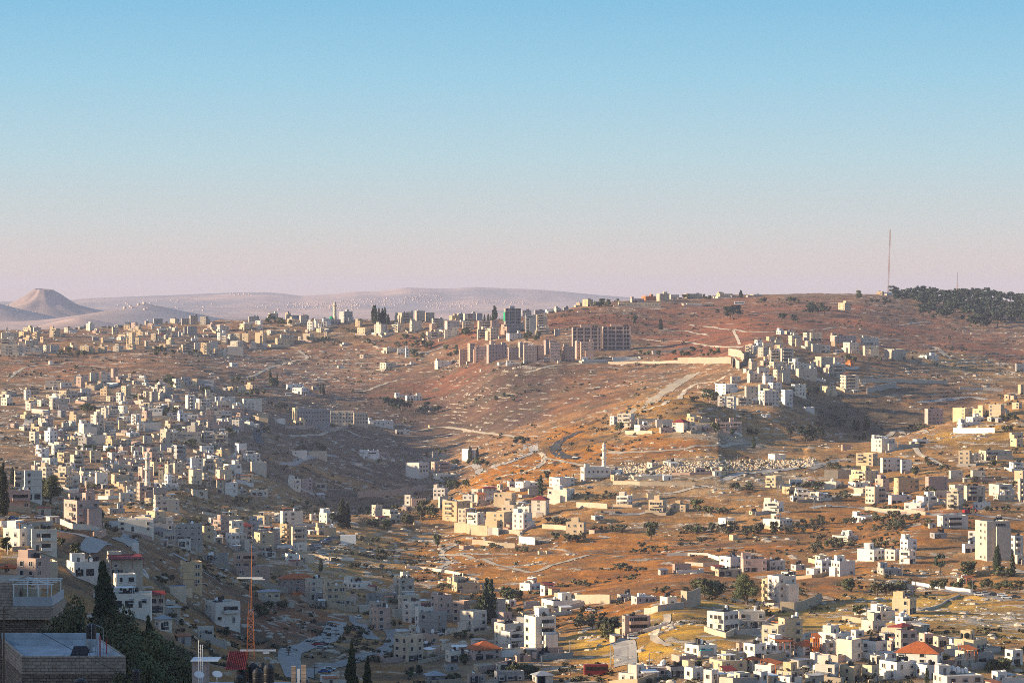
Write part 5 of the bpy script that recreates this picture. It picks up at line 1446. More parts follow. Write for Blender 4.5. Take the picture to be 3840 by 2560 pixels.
ROADS = [
 ("road", M_ASPHALT, 8, 1520, 1400, 2.94, "1930 640 1790 700 1690 760 1650 820 1680 880 1760 915 1900 945"),
 ("road", M_DUSTROAD, 7, 1520, 1400, 2.94, "1340 780 1410 820 1400 860 1300 915 1200 960 1080 1000 950 1030 800 1040 690 1020"),
 ("path", M_TRACK, 4, 1520, 1400, 2.94, "1220 700 1000 670 850 655 650 620 500 600 350 595 130 625"),
 ("path", M_TRACK, 4, 1520, 1400, 2.94, "1480 870 1530 930 1500 1000 1430 1040 1200 1110 1000 1150"),
 ("path", M_TRACK, 4, 1520, 1400, 2.94, "1530 930 1700 960 1900 1000 2050 1020 2300 1010"),
 ("road", M_DUSTROAD, 6, 760, 1400, 2.94, "800 970 900 1000 1050 970 1180 920 1300 905 1480 912"),
 ("road", M_ASPHALT, 7, 760, 1400, 2.94, "640 780 600 660 690 590 620 540 500 480"),
 ("path", M_TRACK, 4, 760, 1400, 2.94, "960 690 1100 690 1300 680 1450 630 1560 625 1700 680 1850 720"),
 ("path", M_TRACK, 4, 760, 1400, 2.94, "1620 200 1800 190 2000 120 2140 75"),
 ("path", M_TRACK, 5, 1520, 1040, 2.94, "1320 1050 1500 1000 1700 965 2000 950 2340 940"),
 ("road", M_DUSTROAD, 5, 1520, 1040, 2.94, "20 825 200 830 320 800 430 760"),
 ("road", M_TRACK, 15, 2280, 1400, 2.94, "330 410 500 290 650 190 800 95 940 5"),
 ("path", M_TRACK, 5, 2280, 1400, 2.94, "340 440 500 370 650 310 800 240 880 170 1000 110 1200 90 1290 30"),
 ("path", M_TRACK, 5, 2280, 1400, 2.94, "0 870 200 870 500 860 800 840 960 800 1200 790 1560 770"),
 ("path", M_TRACK, 4, 2280, 1760, 2.94, "1100 180 800 240 600 270"),
 ("road", M_DUSTROAD, 7, 2280, 1400, 2.94, "1280 1180 1400 1120 1700 1090 2000 1050 2200 1010 2352 985"),
 ("road", M_DUSTROAD, 6, 3040, 1400, 2.94, "-10 1055 150 1000 330 950"),
 ("road", M_DUSTROAD, 6, 2280, 1760, 2.94, "10 492 300 494 660 486"),
 ("path", M_TRACK, 4, 2280, 1760, 2.94, "550 935 800 905 1000 885 1300 865 1500 860"),
 ("path", M_TRACK, 3.5, 1520, 1760, 2.94, "370 1090 480 1020 400 950 430 890 520 840"),
 ("path", M_TRACK, 3.5, 1520, 1760, 2.94, "430 940 700 960 900 1010 1100 1070 1300 1120 1420 1130 1700 1030 2030 940"),
 ("road", M_ASPHALT, 7, 760, 1760, 2.94, "1180 890 1250 830 1350 790 1500 730"),
 ("path", M_TRACK, 5, 760, 1760, 2.94, "1350 870 1600 840 2000 885 2340 870"),
 ("road", M_DUSTROAD, 7, 0, 1760, 2.94, "1270 570 1300 650 1430 730 1430 770 1330 800"),
 ("road", M_DUSTROAD, 7, 0, 1760, 2.94, "640 680 850 715 1000 765 1140 785 1000 850 880 890"),
 ("road", M_DUSTROAD, 7, 0, 1760, 2.94, "1900 920 2050 1000 2200 1100 2300 1170"),
 ("road", M_DUSTROAD, 8, 760, 2160, 1.68, "850 285 800 370 700 420 600 460 545 500 570 580 600 650"),
 ("road", M_DUSTROAD, 6, 760, 2160, 1.68, "640 630 760 575 900 545 1000 505 1110 485 1180 445 1205 375 1130 330"),
 ("road", M_DUSTROAD, 6, 760, 2160, 1.68, "950 250 1000 320 1080 400"),
 ("road", M_ASPHALT, 7, 3040, 2160, 1.68, "590 140 600 90 630 50"),
 ("road", M_DUSTROAD, 7, 3040, 2160, 1.68, "640 50 800 78 1000 112 1200 140 1344 152"),
 ("road", M_DUSTROAD, 7, 3040, 1760, 2.94, "0 425 200 405 600 425 1270 495 1500 495 1700 490 2000 525 2352 560"),
 ("path", M_TRACK, 4, 3040, 1040, 2.94, "0 585 270 550 400 560"),
 ("road", M_TRACK, 6, 3040, 1040, 2.94, "480 620 700 660 950 690 1250 740 1400 790 1530 880"),
 ("path", M_TRACK, 4, 3040, 1040, 2.94, "940 530 1290 490 1640 520"),
 ("path", M_TRACK, 6, 3040, 1040, 2.94, "1500 880 1700 910 2000 945 2230 950"),
 ("path", M_TRACK, 4, 3040, 1040, 2.94, "580 340 800 390 990 425"),
 ("path", M_TRACK, 4, 2280, 1040, 2.94, "900 520 1200 560 1500 600 1850 610"),
 ("path", M_TRACK, 3, 2280, 1040, 2.94, "1380 590 1420 660 1450 740"),
 ("path", M_TRACK, 4, 2280, 1040, 2.94, "560 580 900 600 1100 635"),
 ("path", M_TRACK, 4, 2280, 1040, 2.94, "380 680 900 720 1200 760 1480 770"),
 ("path", M_TRACK, 4, 0, 1040, 2.94, "110 1110 240 1010 560 960 1000 930 1300 960"),
 ("road", M_TRACK, 7, 0, 1400, 2.94, "170 560 300 560 330 470 480 430"),
 ("path", M_TRACK, 4, 760, 1040, 2.94, "1060 810 1150 890 900 950 650 1040 480 1110"),
 ("path", M_TRACK, 3, 2280, 2160, 1.68, "370 240 370 290 300 350 300 400 380 440"),
 ("road", M_DUSTROAD, 8, 2280, 2160, 1.68, "60 410 100 430 110 480 110 560"),
 ("path", M_TRACK, 4, 3040, 1400, 2.94, "1150 820 1200 890 1330 940 1450 1020"),
 ("path", M_TRACK, 5, 3040, 1400, 2.94, "680 730 850 690 1010 650 1300 655"),
 ("road", M_DUSTROAD, 6, 3040, 1400, 2.94, "1180 320 1500 280 1750 262 1940 290"),
 ("road", M_DUSTROAD, 6, 760, 1760, 2.94, "0 465 120 500 240 550"),
]
for nm, mt, w_, ox, oy, sc, s_ in ROADS:
    ribbon(nm, pts_px(s_, ox, oy, sc), w_, mt)

GENERIC = []       # things that take their label from the landmark beside them


def wall_px(px_pts, hpx, mat, noun="stone_wall", desc="pale stone wall", label=None, thick=.5, cat="wall", panels=0):
    world = [at(px, py, 860) for px, py in px_pts]
    h = hpx * world[0][1] / FPX
    pts = []
    for k in range(len(world) - 1):
        a_, b_ = np.array(world[k][:2]), np.array(world[k + 1][:2])
        n = max(2, int(np.hypot(*(b_ - a_)) / 4))
        pts += [a_ + (b_ - a_) * q / n for q in range(n)]
    pts.append(np.array(world[-1][:2]))
    x0, y0 = pts[0]; z0 = ground(x0, y0)
    zs = np.array([ground(*p) for p in pts])
    sm = np.convolve(np.pad(zs, 2, mode='edge'), np.ones(5) / 5, 'valid')
    mb = MB(); prev = None
    for k in range(len(pts)):
        d = pts[min(k + 1, len(pts) - 1)] - pts[max(k - 1, 0)]; d = d / (np.hypot(*d) or 1)
        nn_ = np.array((-d[1], d[0])) * thick / 2
        zt = sm[k] + h
        f, g = pts[k] - nn_, pts[k] + nn_
        zb = min(zs[k], sm[k]) - 1.2
        row = [(f[0] - x0, f[1] - y0, zb - z0), (f[0] - x0, f[1] - y0, zt - z0), (g[0] - x0, g[1] - y0, zt - z0), (g[0] - x0, g[1] - y0, zb - z0)]
        if prev:
            for i in range(3): mb.face([prev[i], row[i], row[i + 1], prev[i + 1]])
        else: mb.face(row[::-1])
        prev = row
    mb.face(prev)
    o = mb.build(noun, mat, None, (x0, y0, z0))
    tag(o, label, cat, None, 'thing')
    mid = px_pts[len(px_pts) // 2]
    if label is None: GENERIC.append(dict(o=o, px=mid[0], py=mid[1] - hpx / 2, desc=desc, noun="wall"))
    return o


WALLS_PX = [
 (2280, 1040, 2.94, "770 950 890 945 1130 948 1360 952", 66, 'y', "long sunlit retaining wall above the bare golden gully", None),
 (2280, 1040, 2.94, "0 950 380 948 770 945", 26, 'g', None, "low grey retaining wall"),
 (2280, 1040, 2.94, "1330 860 1440 880 1500 930", 80, 'y', None, "tall yellowish retaining wall"),
 (2280, 1040, 2.94, "1370 1000 1390 960 1420 1000 1450 1010", 90, 'g', None, "shaded grey retaining wall"),
 (3040, 1400, 2.94, "540 103 1000 98 1300 105 1500 122", 40, 'g', None, "long grey terrace wall"),
 (3040, 1400, 2.94, "620 222 800 185 945 150", 62, 'g', "tall pinkish retaining wall beside the dark valley floor", None),
 (3040, 1400, 2.94, "1640 172 1900 190 2120 200", 30, 'g', None, "long low grey wall"),
 (3040, 1400, 2.94, "1575 655 1650 660 2030 655", 58, 'w', "high white terrace wall under the arched white house", None),
 (3040, 1760, 2.94, "150 97 300 98 462 96", 92, 'y', "broad blank yellowish retaining wall above the white flats", None),
 (3040, 1760, 2.94, "600 445 900 465 1270 502", 38, 'y', None, "long roadside stone wall"),
 (1520, 1760, 2.94, "545 690 600 695 730 718 910 728", 108, 'y', "tall buttressed stone wall below the balconied spur houses", None),
 (1520, 1760, 2.94, "910 728 965 715 1030 722", 80, 'g', None, "tall shaded wall return"),
 (1520, 1760, 2.94, "1030 702 1150 705 1265 715", 46, 'y', None, "sunlit terrace wall"),
 (1520, 1760, 2.94, "1255 815 1340 822 1430 830", 82, 'w', None, "square pale retaining wall"),
 (1520, 1760, 2.94, "1510 650 1640 655 1780 668", 50, 'y', None, "yellow garden wall"),
 (1520, 1760, 2.94, "1890 412 2060 420 2230 432", 56, 'y', None, "long yellow retaining wall"),
 (1520, 1760, 2.94, "740 822 860 830 1000 855 1210 862", 52, 'y', None, "rough quarried rock wall"),
 (1520, 1760, 2.94, "0 1085 150 1098 300 1112 480 1140 640 1172", 30, 'w', "white concrete barrier wall curving along the lower spur road", None),
 (760, 1760, 2.94, "1390 985 1530 1000 1670 1008", 32, 'w', "white panelled barrier wall beside the valley road bend", None),
 (760, 1760, 2.94, "1165 965 1290 985 1420 1018", 46, 'y', None, "weathered stone road wall"),
 (760, 1760, 2.94, "1710 315 2010 292 2280 272 2345 240", 72, 'g', "long grey retaining wall under the shaded valley slope", None),
 (1520, 1760, 2.94, "20 262 130 245 230 232", 66, 'g', None, "stepped grey wall"),
 (760, 1400, 2.94, "535 495 620 525 720 552", 48, 'y', None, "pale schoolyard wall"),
 (760, 1400, 2.94, "910 603 1200 600 1650 592", 30, 'g', None, "long school terrace wall"),
 (760, 1400, 2.94, "1815 575 2000 580 2230 575", 24, 'g', None, "low yard wall"),
 (0, 1400, 2.94, "350 432 450 440 535 446", 46, 'w', None, "white boundary wall"),
 (0, 1400, 2.94, "350 592 500 602 632 612", 18, 'w', None, "thin white parapet wall"),
 (0, 1400, 2.94, "940 175 1040 185 1140 150", 50, 'y', None, "sunlit bastion wall"),
 (0, 1400, 2.94, "1380 335 1470 335 1560 336", 38, 'k', None, "pinkish blank wall"),
 (2280, 1760, 2.94, "850 1062 1050 1068 1250 1068", 44, 'g', None, "plain shaded yard wall"),
 (2280, 1760, 2.94, "650 955 880 950 1110 948", 32, 'g', None, "dark field wall"),
 (2280, 1760, 2.94, "1110 965 1170 980 1230 1002", 40, 'w', None, "short white field wall"),
 (2280, 1400, 2.94, "190 665 330 668 490 665", 36, 'g', None, "grey terrace wall"),
 (2280, 1400, 2.94, "910 665 1030 635 1130 592", 36, 'y', None, "sloping stone wall"),
 (2280, 1760, 2.94, "60 165 350 172 700 178 960 182", 40, 'y', "long yellow cemetery terrace wall below the valley mosque", None),
 (2280, 1760, 2.94, "700 60 900 62 1200 45", 26, 'k', None, "cemetery terrace wall"),
 (2280, 2160, 1.68, "462 192 500 198 522 196 580 168", 104, 'y', "very tall limestone retaining wall behind a small white house", None),
 (2280, 2160, 1.68, "1085 218 1170 222 1260 200 1345 165", 62, 'y', None, "stepped yard wall"),
 (2280, 2160, 1.68, "610 345 740 388 800 360", 34, 'y', None, "rubble terrace wall"),
 (2280, 2160, 1.68, "980 320 1045 270", 26, 'k', None, "sloping brown wall"),
 (3040, 2160, 1.68, "640 52 720 66 800 78 930 95 1010 106", 22, 'w', "white panelled roadside fence below the cypress garden", None),
 (3040, 2160, 1.68, "700 216 820 185 940 122", 13, 'g', None, "low grey kerb wall"),
 (3040, 2160, 1.68, "200 282 260 288 320 294", 34, 'y', None, "pale yard wall"),
 (3040, 2160, 1.68, "540 305 600 308 690 300", 26, 'w', None, "white yard wall"),
 (0, 1760, 2.94, "190 635 400 625 585 615", 52, 'g', None, "grey parking wall"),
 (0, 1760, 2.94, "1030 750 1100 755 1165 720", 70, 'k', None, "stub of stone wall"),
 (760, 2160, 1.68, "570 118 630 124 697 132", 24, 'O', "orange sheet fence under the house with the orange tiled roof", None),
 (760, 2160, 1.68, "698 132 768 130", 24, 'N', "green sheet fence beside the orange one", None),
 (760, 1760, 2.94, "0 490 100 510 210 540", 34, 'g', None, "grey road wall"),
 (760, 1760, 2.94, "510 290 660 295 810 298", 18, 'k', None, "low garden wall"),
 (1520, 2160, 1.68, "940 160 1060 168 1290 172", 56, 'y', "cut limestone scarp wall above the valley houses", None),
]
WM = {'y': M_STONEWALL, 'g': M_GREYWALL, 'w': WALLS['w'], 'k': WALLS['k'], 'O': M_ORANGE, 'N': M_GREEN}
for ox, oy, sc, s_, hz_, mk, lab, desc in WALLS_PX:
    wall_px(pts_px(s_, ox, oy, sc), hz_ / sc, WM[mk], "sheet_fence" if mk in 'ON' else ("retaining_wall" if hz_ / sc > 14 else "stone_wall"), desc or "", lab, .6, "fence" if mk in 'ON' else "wall")
# garden walls round the yards
gr = random.Random(17)
for h_ in list(HOUSES):
    if gr.random() > .36 or h_['w'] < 20: continue
    o = h_['o']; th = o.rotation_euler.z; m = o.location.y / FPX
    a, b = h_['a'], h_['b']
    d1, d2 = gr.uniform(2.5, 6), gr.uniform(3, 8)
    sg = gr.choice((-1, 1))
    loc = [(-a / 2 - (d2 if sg < 0 else 0), -b / 2 - d1), (a / 2 + (d2 if sg > 0 else 0), -b / 2 - d1 * gr.uniform(.7, 1.1)), (sg * (a / 2 + d2), b / 2)]
    if sg < 0: loc = [loc[2]] + loc[:2]
    pp = []
    for lx, ly in loc:
        x = o.location.x + lx * math.cos(th) - ly * math.sin(th); y = o.location.y + lx * math.sin(th) + ly * math.cos(th)
        pp.append((x, y))
    mb = MB(); x0, y0 = pp[0]; z0 = ground(x0, y0); hgt = gr.uniform(1.2, 2.6); prev = None
    line = []
    for k in range(len(pp) - 1):
        line += [np.array(pp[k]) + (np.array(pp[k + 1]) - np.array(pp[k])) * q / 4 for q in range(4)]
    line.append(np.array(pp[-1]))
    zs_ = [ground(*q) for q in line]
    for k, q in enumerate(line):
        d = line[min(k + 1, len(line) - 1)] - line[max(k - 1, 0)]; d = d / (np.hypot(*d) or 1); nn_ = np.array((-d[1], d[0])) * .2
        f, g = q - nn_, q + nn_
        row = [(f[0] - x0, f[1] - y0, zs_[k] - z0 - .8), (f[0] - x0, f[1] - y0, zs_[k] - z0 + hgt), (g[0] - x0, g[1] - y0, zs_[k] - z0 + hgt), (g[0] - x0, g[1] - y0, zs_[k] - z0 - .8)]
        if prev:
            for i in range(3): mb.face([prev[i], row[i], row[i + 1], prev[i + 1]])
        else: mb.face(row[::-1])
        prev = row
    mb.face(prev)
    mk = gr.choice('yyggwk')
    w = mb.build("garden_wall", WM[mk], None, (x0, y0, z0)); tag(w, None, "wall", None, 'thing')
    mx, my = line[len(line) // 2]
    GENERIC.append(dict(o=w, px=mx * FPX / my + 1920, py=HOR - zs_[len(line) // 2] * FPX / my, desc={'y': "low stone garden wall", 'g': "low grey yard wall", 'w': "low white garden wall", 'k': "low pinkish yard wall"}[mk], noun="wall"))

# sheds and lean-tos in the yards
for h_ in list(HOUSES):
    if gr.random() > .34 or h_['w'] < 18 or h_['blank']: continue
    o = h_['o']; th = o.rotation_euler.z; a, b = h_['a'], h_['b']
    w_, d_, hh = gr.uniform(2.5, 6), gr.uniform(2.5, 4.5), gr.uniform(2.2, 3.0)
    lx, ly = gr.choice(((-a / 2 - w_ * .5 - gr.uniform(.5, 5), gr.uniform(-.5, .5) * b), (a / 2 + w_ * .5 + gr.uniform(.5, 5), gr.uniform(-.5, .5) * b), (gr.uniform(-.6, .6) * a, -b / 2 - d_ * .5 - gr.uniform(2, 7))))
    x = o.location.x + lx * math.cos(th) - ly * math.sin(th); y = o.location.y + lx * math.sin(th) + ly * math.cos(th)
    if any(abs(x - q_[0]) < q_[2] * .8 and abs(y - q_[1]) < q_[2] * .6 for q_ in OCC): continue
    z = ground(x, y)
    root = empty("shed", (x, y, z), th + gr.uniform(-.2, .2)); tag(root, None, "shed")
    ck = gr.choice('ccwgkgy')
    m = MB(); m.box(-w_ / 2, -d_ / 2, -1.2, w_ / 2, d_ / 2, hh, skip='b'); m.build("wall", WALLS[ck], root)
    tilt = gr.uniform(.1, .5)
    m = MB(); q_ = [(-w_ / 2 - .3, -d_ / 2 - .4, hh + .05), (w_ / 2 + .3, -d_ / 2 - .4, hh + .05), (w_ / 2 + .3, d_ / 2 + .3, hh + .05 + tilt), (-w_ / 2 - .3, d_ / 2 + .3, hh + .05 + tilt)]
    m.face(q_); m.face([(p_[0], p_[1], p_[2] - .1) for p_ in q_[::-1]])
    for k in range(4): e_, f_ = q_[k], q_[(k + 1) % 4]; m.face([(e_[0], e_[1], e_[2] - .1), (f_[0], f_[1], f_[2] - .1), f_, e_])
    rk_ = gr.choice(((M_METAL, "grey"), (M_WHITE, "white"), (M_ROOF, "flat"), (M_REDTILE, "dark red"), (M_ROOF, "flat"), (M_WHITE, "white"), (M_RUST, "rusty")))
    m.build("roof", rk_[0], root)
    add("door", DOORM, root, (gr.uniform(-.3, .3) * w_, -d_ / 2, 0), 0, (1.0, 1, 2.0))
    GENERIC.append(dict(o=root, px=x * FPX / y + 1920, py=HOR - (z + 1.5) * FPX / y, desc=f"small {CNAME[ck]} shed with a {rk_[1]} roof", noun="shed"))
    OCC.append((x, y, w_ * .6))

# ------------------------------------------------------------------ cars, bus, trailer
M_GLASSCAR = plain("car_glass", (0.02, 0.022, 0.026), .2, .1)
M_TYRE = plain("tyre_rubber", (0.02, 0.02, 0.02), .8, .1)
CARCOL = {'white': plain("white_car_paint", (0.75, 0.75, 0.74), .3, .03), 'silver': plain("silver_car_paint", (0.42, 0.43, 0.45), .3, .05, .6, .4), 'dark': plain("dark_car_paint", (0.04, 0.042, 0.05), .3, .1),
          'red': plain("red_car_paint", (0.35, 0.02, 0.03), .3, .05), 'blue': plain("blue_car_paint", (0.03, 0.10, 0.28), .3, .05), 'yellow': plain("yellow_car_paint", (0.6, 0.4, 0.05), .4, .05)}
prof = [(-2.15, .35), (2.15, .35), (2.2, .7), (1.95, .88), (1.0, 1.0), (-1.75, 1.0), (-2.12, .9), (-2.2, .6)]
cab = [(1.02, .98), (.35, 1.46), (-1.25, 1.48), (-1.85, .98)]
b_ = MB(); n = len(prof)
b_.v = [(x, -.86, z) for x, z in prof] + [(x, .86, z) for x, z in prof]
b_.f = [tuple(range(n))[::-1], tuple(range(n, 2 * n))] + [(k, (k + 1) % n, n + (k + 1) % n, n + k) for k in range(n)]; b_.m = [0] * len(b_.f)
b_.box(-1.2, -.66, 1.44, .35, .66, 1.5)
CAR_BODY = b_.mesh("car_body", [CARCOL['white']])
b_ = MB(); n = len(cab)
b_.v = [(x, -.78 + (z - .98) * .26, z) for x, z in cab] + [(x, .78 - (z - .98) * .26, z) for x, z in cab]
b_.f = [tuple(range(n))[::-1], tuple(range(n, 2 * n))] + [(k, (k + 1) % n, n + (k + 1) % n, n + k) for k in range(n)]; b_.m = [0] * len(b_.f)
CAR_GLASS = b_.mesh("cabin_glass", [M_GLASSCAR])
b_ = MB(); b_.tube((0, -.11, 0), (0, .11, 0), .32, n=10); WHEEL = b_.mesh("wheel", [M_TYRE])


def car(px, py, col, label, rz=0.0):
    x, y, z = at(px, py, 860)
    root = empty("parked_car", (x, y, z + .25), rz); tag(root, label, "car")
    add("body", CAR_BODY, root, mat=CARCOL[col]); add("cabin_window", CAR_GLASS, root)
    for wx in (-1.35, 1.35):
        for wy in (-.78, .78): add("wheel", WHEEL, root, (wx, wy, .32))
    return root


T_ = lambda i, x, y: {0: (x / 2.94, 1760 + y / 2.94), 1: (760 + x / 2.94, 1760 + y / 2.94), 2: (760 + x / 1.68, 2160 + y / 1.68), 3: (3040 + x / 1.68, 2160 + y / 1.68), 4: (3040 + x / 2.94, 1760 + y / 2.94), 5: (1520 + x / 2.94, 1400 + y / 2.94), 6: (2280 + x / 2.94, 1400 + y / 2.94), 7: (2280 + x / 2.94, 1760 + y / 2.94), 8: (3040 + x / 2.94, 1400 + y / 2.94), 9: (1520 + x / 2.94, 1760 + y / 2.94), 10: (2280 + x / 1.68, 2160 + y / 1.68), 11: (1520 + x / 1.68, 2160 + y / 1.68)}[i]
for ti_, x, y, col, lab, rz in [
    (0, 1360, 664, 'red', "red car parked beside the long blank white hall", .3), (0, 1478, 722, 'dark', "dark red-brown car at the bend of the hillside lane", .1),
    (0, 30, 556, 'silver', "silver car at the walled lot's outer end", .1), (0, 150, 560, 'blue', "blue-grey car in the walled car lot", .0), (0, 270, 548, 'white', "white car in the middle of the walled car lot", .1), (0, 440, 548, 'white', "white car below the pinkish balconied house", .1), (0, 545, 546, 'silver', "silver car closest to the three-storey stone house", .0),
    (2, 980, 268, 'white', "white car descending the lane beneath the dark cliff", 2.1), (2, 770, 612, 'blue', "blue car in the row above the twin cypresses", .1), (2, 800, 600, 'silver', "silver car behind the blue one near the twin cypresses", .1), (2, 722, 440, 'red', "small red truck-like car on the dusty zigzag", .2), (2, 758, 436, 'dark', "dark car parked next to the red one on the zigzag", .2), (2, 748, 462, 'silver', "silver car on the lower rim of the zigzag", .1),
    (3, 1062, 126, 'white', "white car nearest the cypress fence on the upper road", -.1), (3, 1105, 119, 'silver', "silver car parked behind the first white one", -.1), (3, 1155, 124, 'dark', "dark car between two pale cars on the upper road", -.1), (3, 1205, 130, 'white', "white car parked after the dark one on the upper road", -.1), (3, 1235, 144, 'white', "white car pulled out nearer the slope's rim", -.05), (3, 1292, 141, 'dark', "dark car last in the line on the upper road", -.1),
    (1, 1518, 832, 'dark', "dark car beside the white box trailer", .1), (1, 1545, 842, 'white', "white car in front of the white box trailer", .1), (1, 1340, 812, 'silver', "silver car climbing the shaded valley road", .6), (1, 1272, 858, 'white', "white car lower on the shaded valley road", .8), (1, 1345, 948, 'white', "white van-like car by the panelled barrier wall", -.2), (1, 1560, 742, 'silver', "silver car at the top of the shaded valley road", .3), (1, 1385, 785, 'blue', "blue car parked half way up the shaded road", .6),
    (9, 2040, 212, 'blue', "blue car under the trees beside the mosque terrace", .1), (4, 200, 412, 'white', "white car on the orchard road", .1), (4, 2232, 138, 'white', "white car in the gap between the upper flats", 0), (5, 1228, 952, 'white', "white car on the bend of the shaded valley road", .5), (5, 1872, 936, 'white', "white car leaving the black asphalt curve", -.4),
    (6, 1115, 406, 'silver', "silver car on the yard under the white balconied flats", .0), (6, 1440, 486, 'white', "white car by the shaded dump slope", .0), (7, 115, 488, 'dark', "dark car on the white spur road", .0), (7, 1432, 236, 'white', "white car on the pale quarry mound", .0), (8, 962, 172, 'white', "white car under the tall pinkish retaining wall", .1),
    (3, 605, 272, 'white', "white car beside the lone cream block on the slope", 1.0), (3, 655, 285, 'white', "white car behind the pink gabled roof", 1.2), (3, 605, 385, 'silver', "silver car in the yard beneath the pink gabled roof", .0), (10, 158, 402, 'white', "white car at the foot of the pink corner block", .0), (11, 950, 242, 'silver', "silver car before the low yellow bungalow", .0), (11, 1165, 225, 'white', "white car beside the scarp-side trees", .0), (11, 210, 372, 'white', "white van-like car between grey valley roofs", .2)]:
    p_ = T_(ti_, x, y); car(p_[0], p_[1], col, lab, rz)


def boxvehicle(name, label, cat, px, py, L, Wd, H, mat, rz, windows=True):
    x, y, z = at(px, py, 860)
    root = empty(name, (x, y, z + .25), rz); tag(root, label, cat)
    m = MB(); m.box(-L / 2, -Wd / 2, .45, L / 2, Wd / 2, H); m.box(-L / 2 + .2, -Wd / 2 + .15, H, L / 2 - .2, Wd / 2 - .15, H + .15); m.build("body", mat, root)
    if windows:
        g = MB(); g.box(-L / 2 + .5, -Wd / 2 - .03, H * .52, L / 2 - .3, Wd / 2 + .03, H * .85); g.box(L / 2 - .2, -Wd / 2 + .2, H * .4, L / 2 + .03, Wd / 2 - .2, H * .88); g.build("window_band", M_GLASSCAR, root)
    for wx in (-L * .3, L * .33):
        for wy in (-Wd / 2 + .1, Wd / 2 - .1): add("wheel", WHEEL, root, (wx, wy, .5), 0, (1.5, 1.5, 1.5))


boxvehicle("coach_bus", "white coach parked under the crest beside dark trees", "bus", 2772, 1143, 13, 2.6, 3.6, M_WHITE, .05)
boxvehicle("coach_bus", "white minibus beside the small white hillside house", "bus", 1083, 1485, 7, 2.2, 2.8, M_WHITE, .1)
boxvehicle("box_trailer", "white box trailer parked on the bare spur slope", "trailer", *T_(1, 1605, 832), 9, 3.4, 5.6, M_WHITE, .05, False)
boxvehicle("delivery_truck", "dark red truck parked at the foot of the golden slope", "truck", *T_(11, 1200, 628), 8, 2.6, 3.6, M_REDTILE, .1)
x, y, z = at(3040 + 1720 / 2.94, 1760 + 490 / 2.94, 860)
root = empty("excavator", (x, y, z), .3); tag(root, "red digger on the dusty building plot", "excavator")
m = MB(); m.box(-2, -1.4, .8, 1.6, 1.4, 2.6); m.build("body", CARCOL['red'], root)
m = MB(); m.box(.2, -1.3, 2.6, 1.5, .1, 3.9); m.build("cab", M_GLASSCAR, root)
for s_ in (-1, 1):
    m = MB(); m.box(-2.2, s_ * 1.3 - .35, -.1, 2.2, s_ * 1.3 + .35, .85); m.build("track", M_TYRE, root)
m = MB(); m.tube((1.4, .6, 2.2), (4.2, .6, 4.6), .3, .25); m.tube((4.2, .6, 4.6), (6.4, .6, 2.2), .25, .2); m.box(6.0, .2, 1.2, 7.0, 1.0, 2.2); m.build("boom", CARCOL['red'], root)

# ------------------------------------------------------------------ poles, masts
def pole(px, py, hpx, kind="lamp", label=None):
    x, y, z = at(px, py, 860); h = hpx * y / FPX
    root = empty("street_lamp" if kind == "lamp" else "utility_pole", (x, y, z)); tag(root, label, "lamp post" if kind == "lamp" else "pole")
    m = MB(); m.tube((0, 0, -.5), (0, 0, h), .2, .12, 6); m.build("post", M_METAL if kind == "lamp" else M_BARK, root)
    m = MB()
    if kind == "lamp": m.tube((0, 0, h), (1.3, 0, h + .25), .07, .06, 5); m.box(1.0, -.16, h + .15, 1.8, .16, h + .32)
    else: m.box(-1.1, -.07, h - .7, 1.1, .07, h - .5)
    m.build("lamp_head" if kind == "lamp" else "crossarm", M_METAL if kind == "lamp" else M_BARK, root)
    if label is None: GENERIC.append(dict(o=root, px=px, py=py - hpx / 2, desc="thin grey street lamp" if kind == "lamp" else "bare wooden utility pole", noun="pole"))


POLES = [(7, 45, 500, 165), (7, 650, 482, 135), (7, 1190, 212, 128), (7, 1118, 282, 98), (7, 1870, 270, 110), (7, 2270, 440, 108), (7, 2295, 620, 108), (7, 1950, 722, 108), (4, 1298, 497, 230), (4, 1995, 470, 140), (4, 60, 622, 160), (4, 40, 432, 98), (4, 1010, 1170, 190),
         (6, 1220, 972, 52), (6, 1430, 972, 70), (6, 1660, 972, 80), (6, 1390, 972, 40), (6, 690, 942, 50), (10, 125, 592, 165), (10, 17, 558, 140), (10, 260, 572, 92), (10, 967, 402, 68), (10, 360, 572, 68), (11, 525, 284, 84), (11, 395, 308, 84), (11, 1037, 492, 92), (11, 1295, 562, 130), (11, 965, 502, 42), (11, 860, 572, 70), (11, 640, 462, 100),
         (2, 705, 652, 92), (2, 840, 382, 52), (2, 625, 505, 30), (2, 680, 510, 32), (2, 540, 500, 34), (0, 1412, 652, 188), (0, 85, 932, 108), (0, 1122, 592, 150), (3, 660, 92, 100), (3, 1018, 122, 108), (3, 572, 150, 60), (1, 558, 900, 80), (5, 2248, 470, 118), (9, 2285, 495, 150), (8, 680, 1010, 80)]
for ti_, x, y, hz_ in POLES:
    p_ = T_(ti_, x, y); sc = 1.68 if ti_ in (2, 3, 10, 11) else 2.94
    pole(p_[0], p_[1], hz_ / sc, "lamp" if (int(x) % 3) else "wood")
for x, y, hz_ in ((2155, 472, 140), (1183, 902, 82), (1420, 912, 82), (960, 882, 92)):
    pole(760 + x / 2.94, 1400 + y / 2.94, hz_ / 2.94)


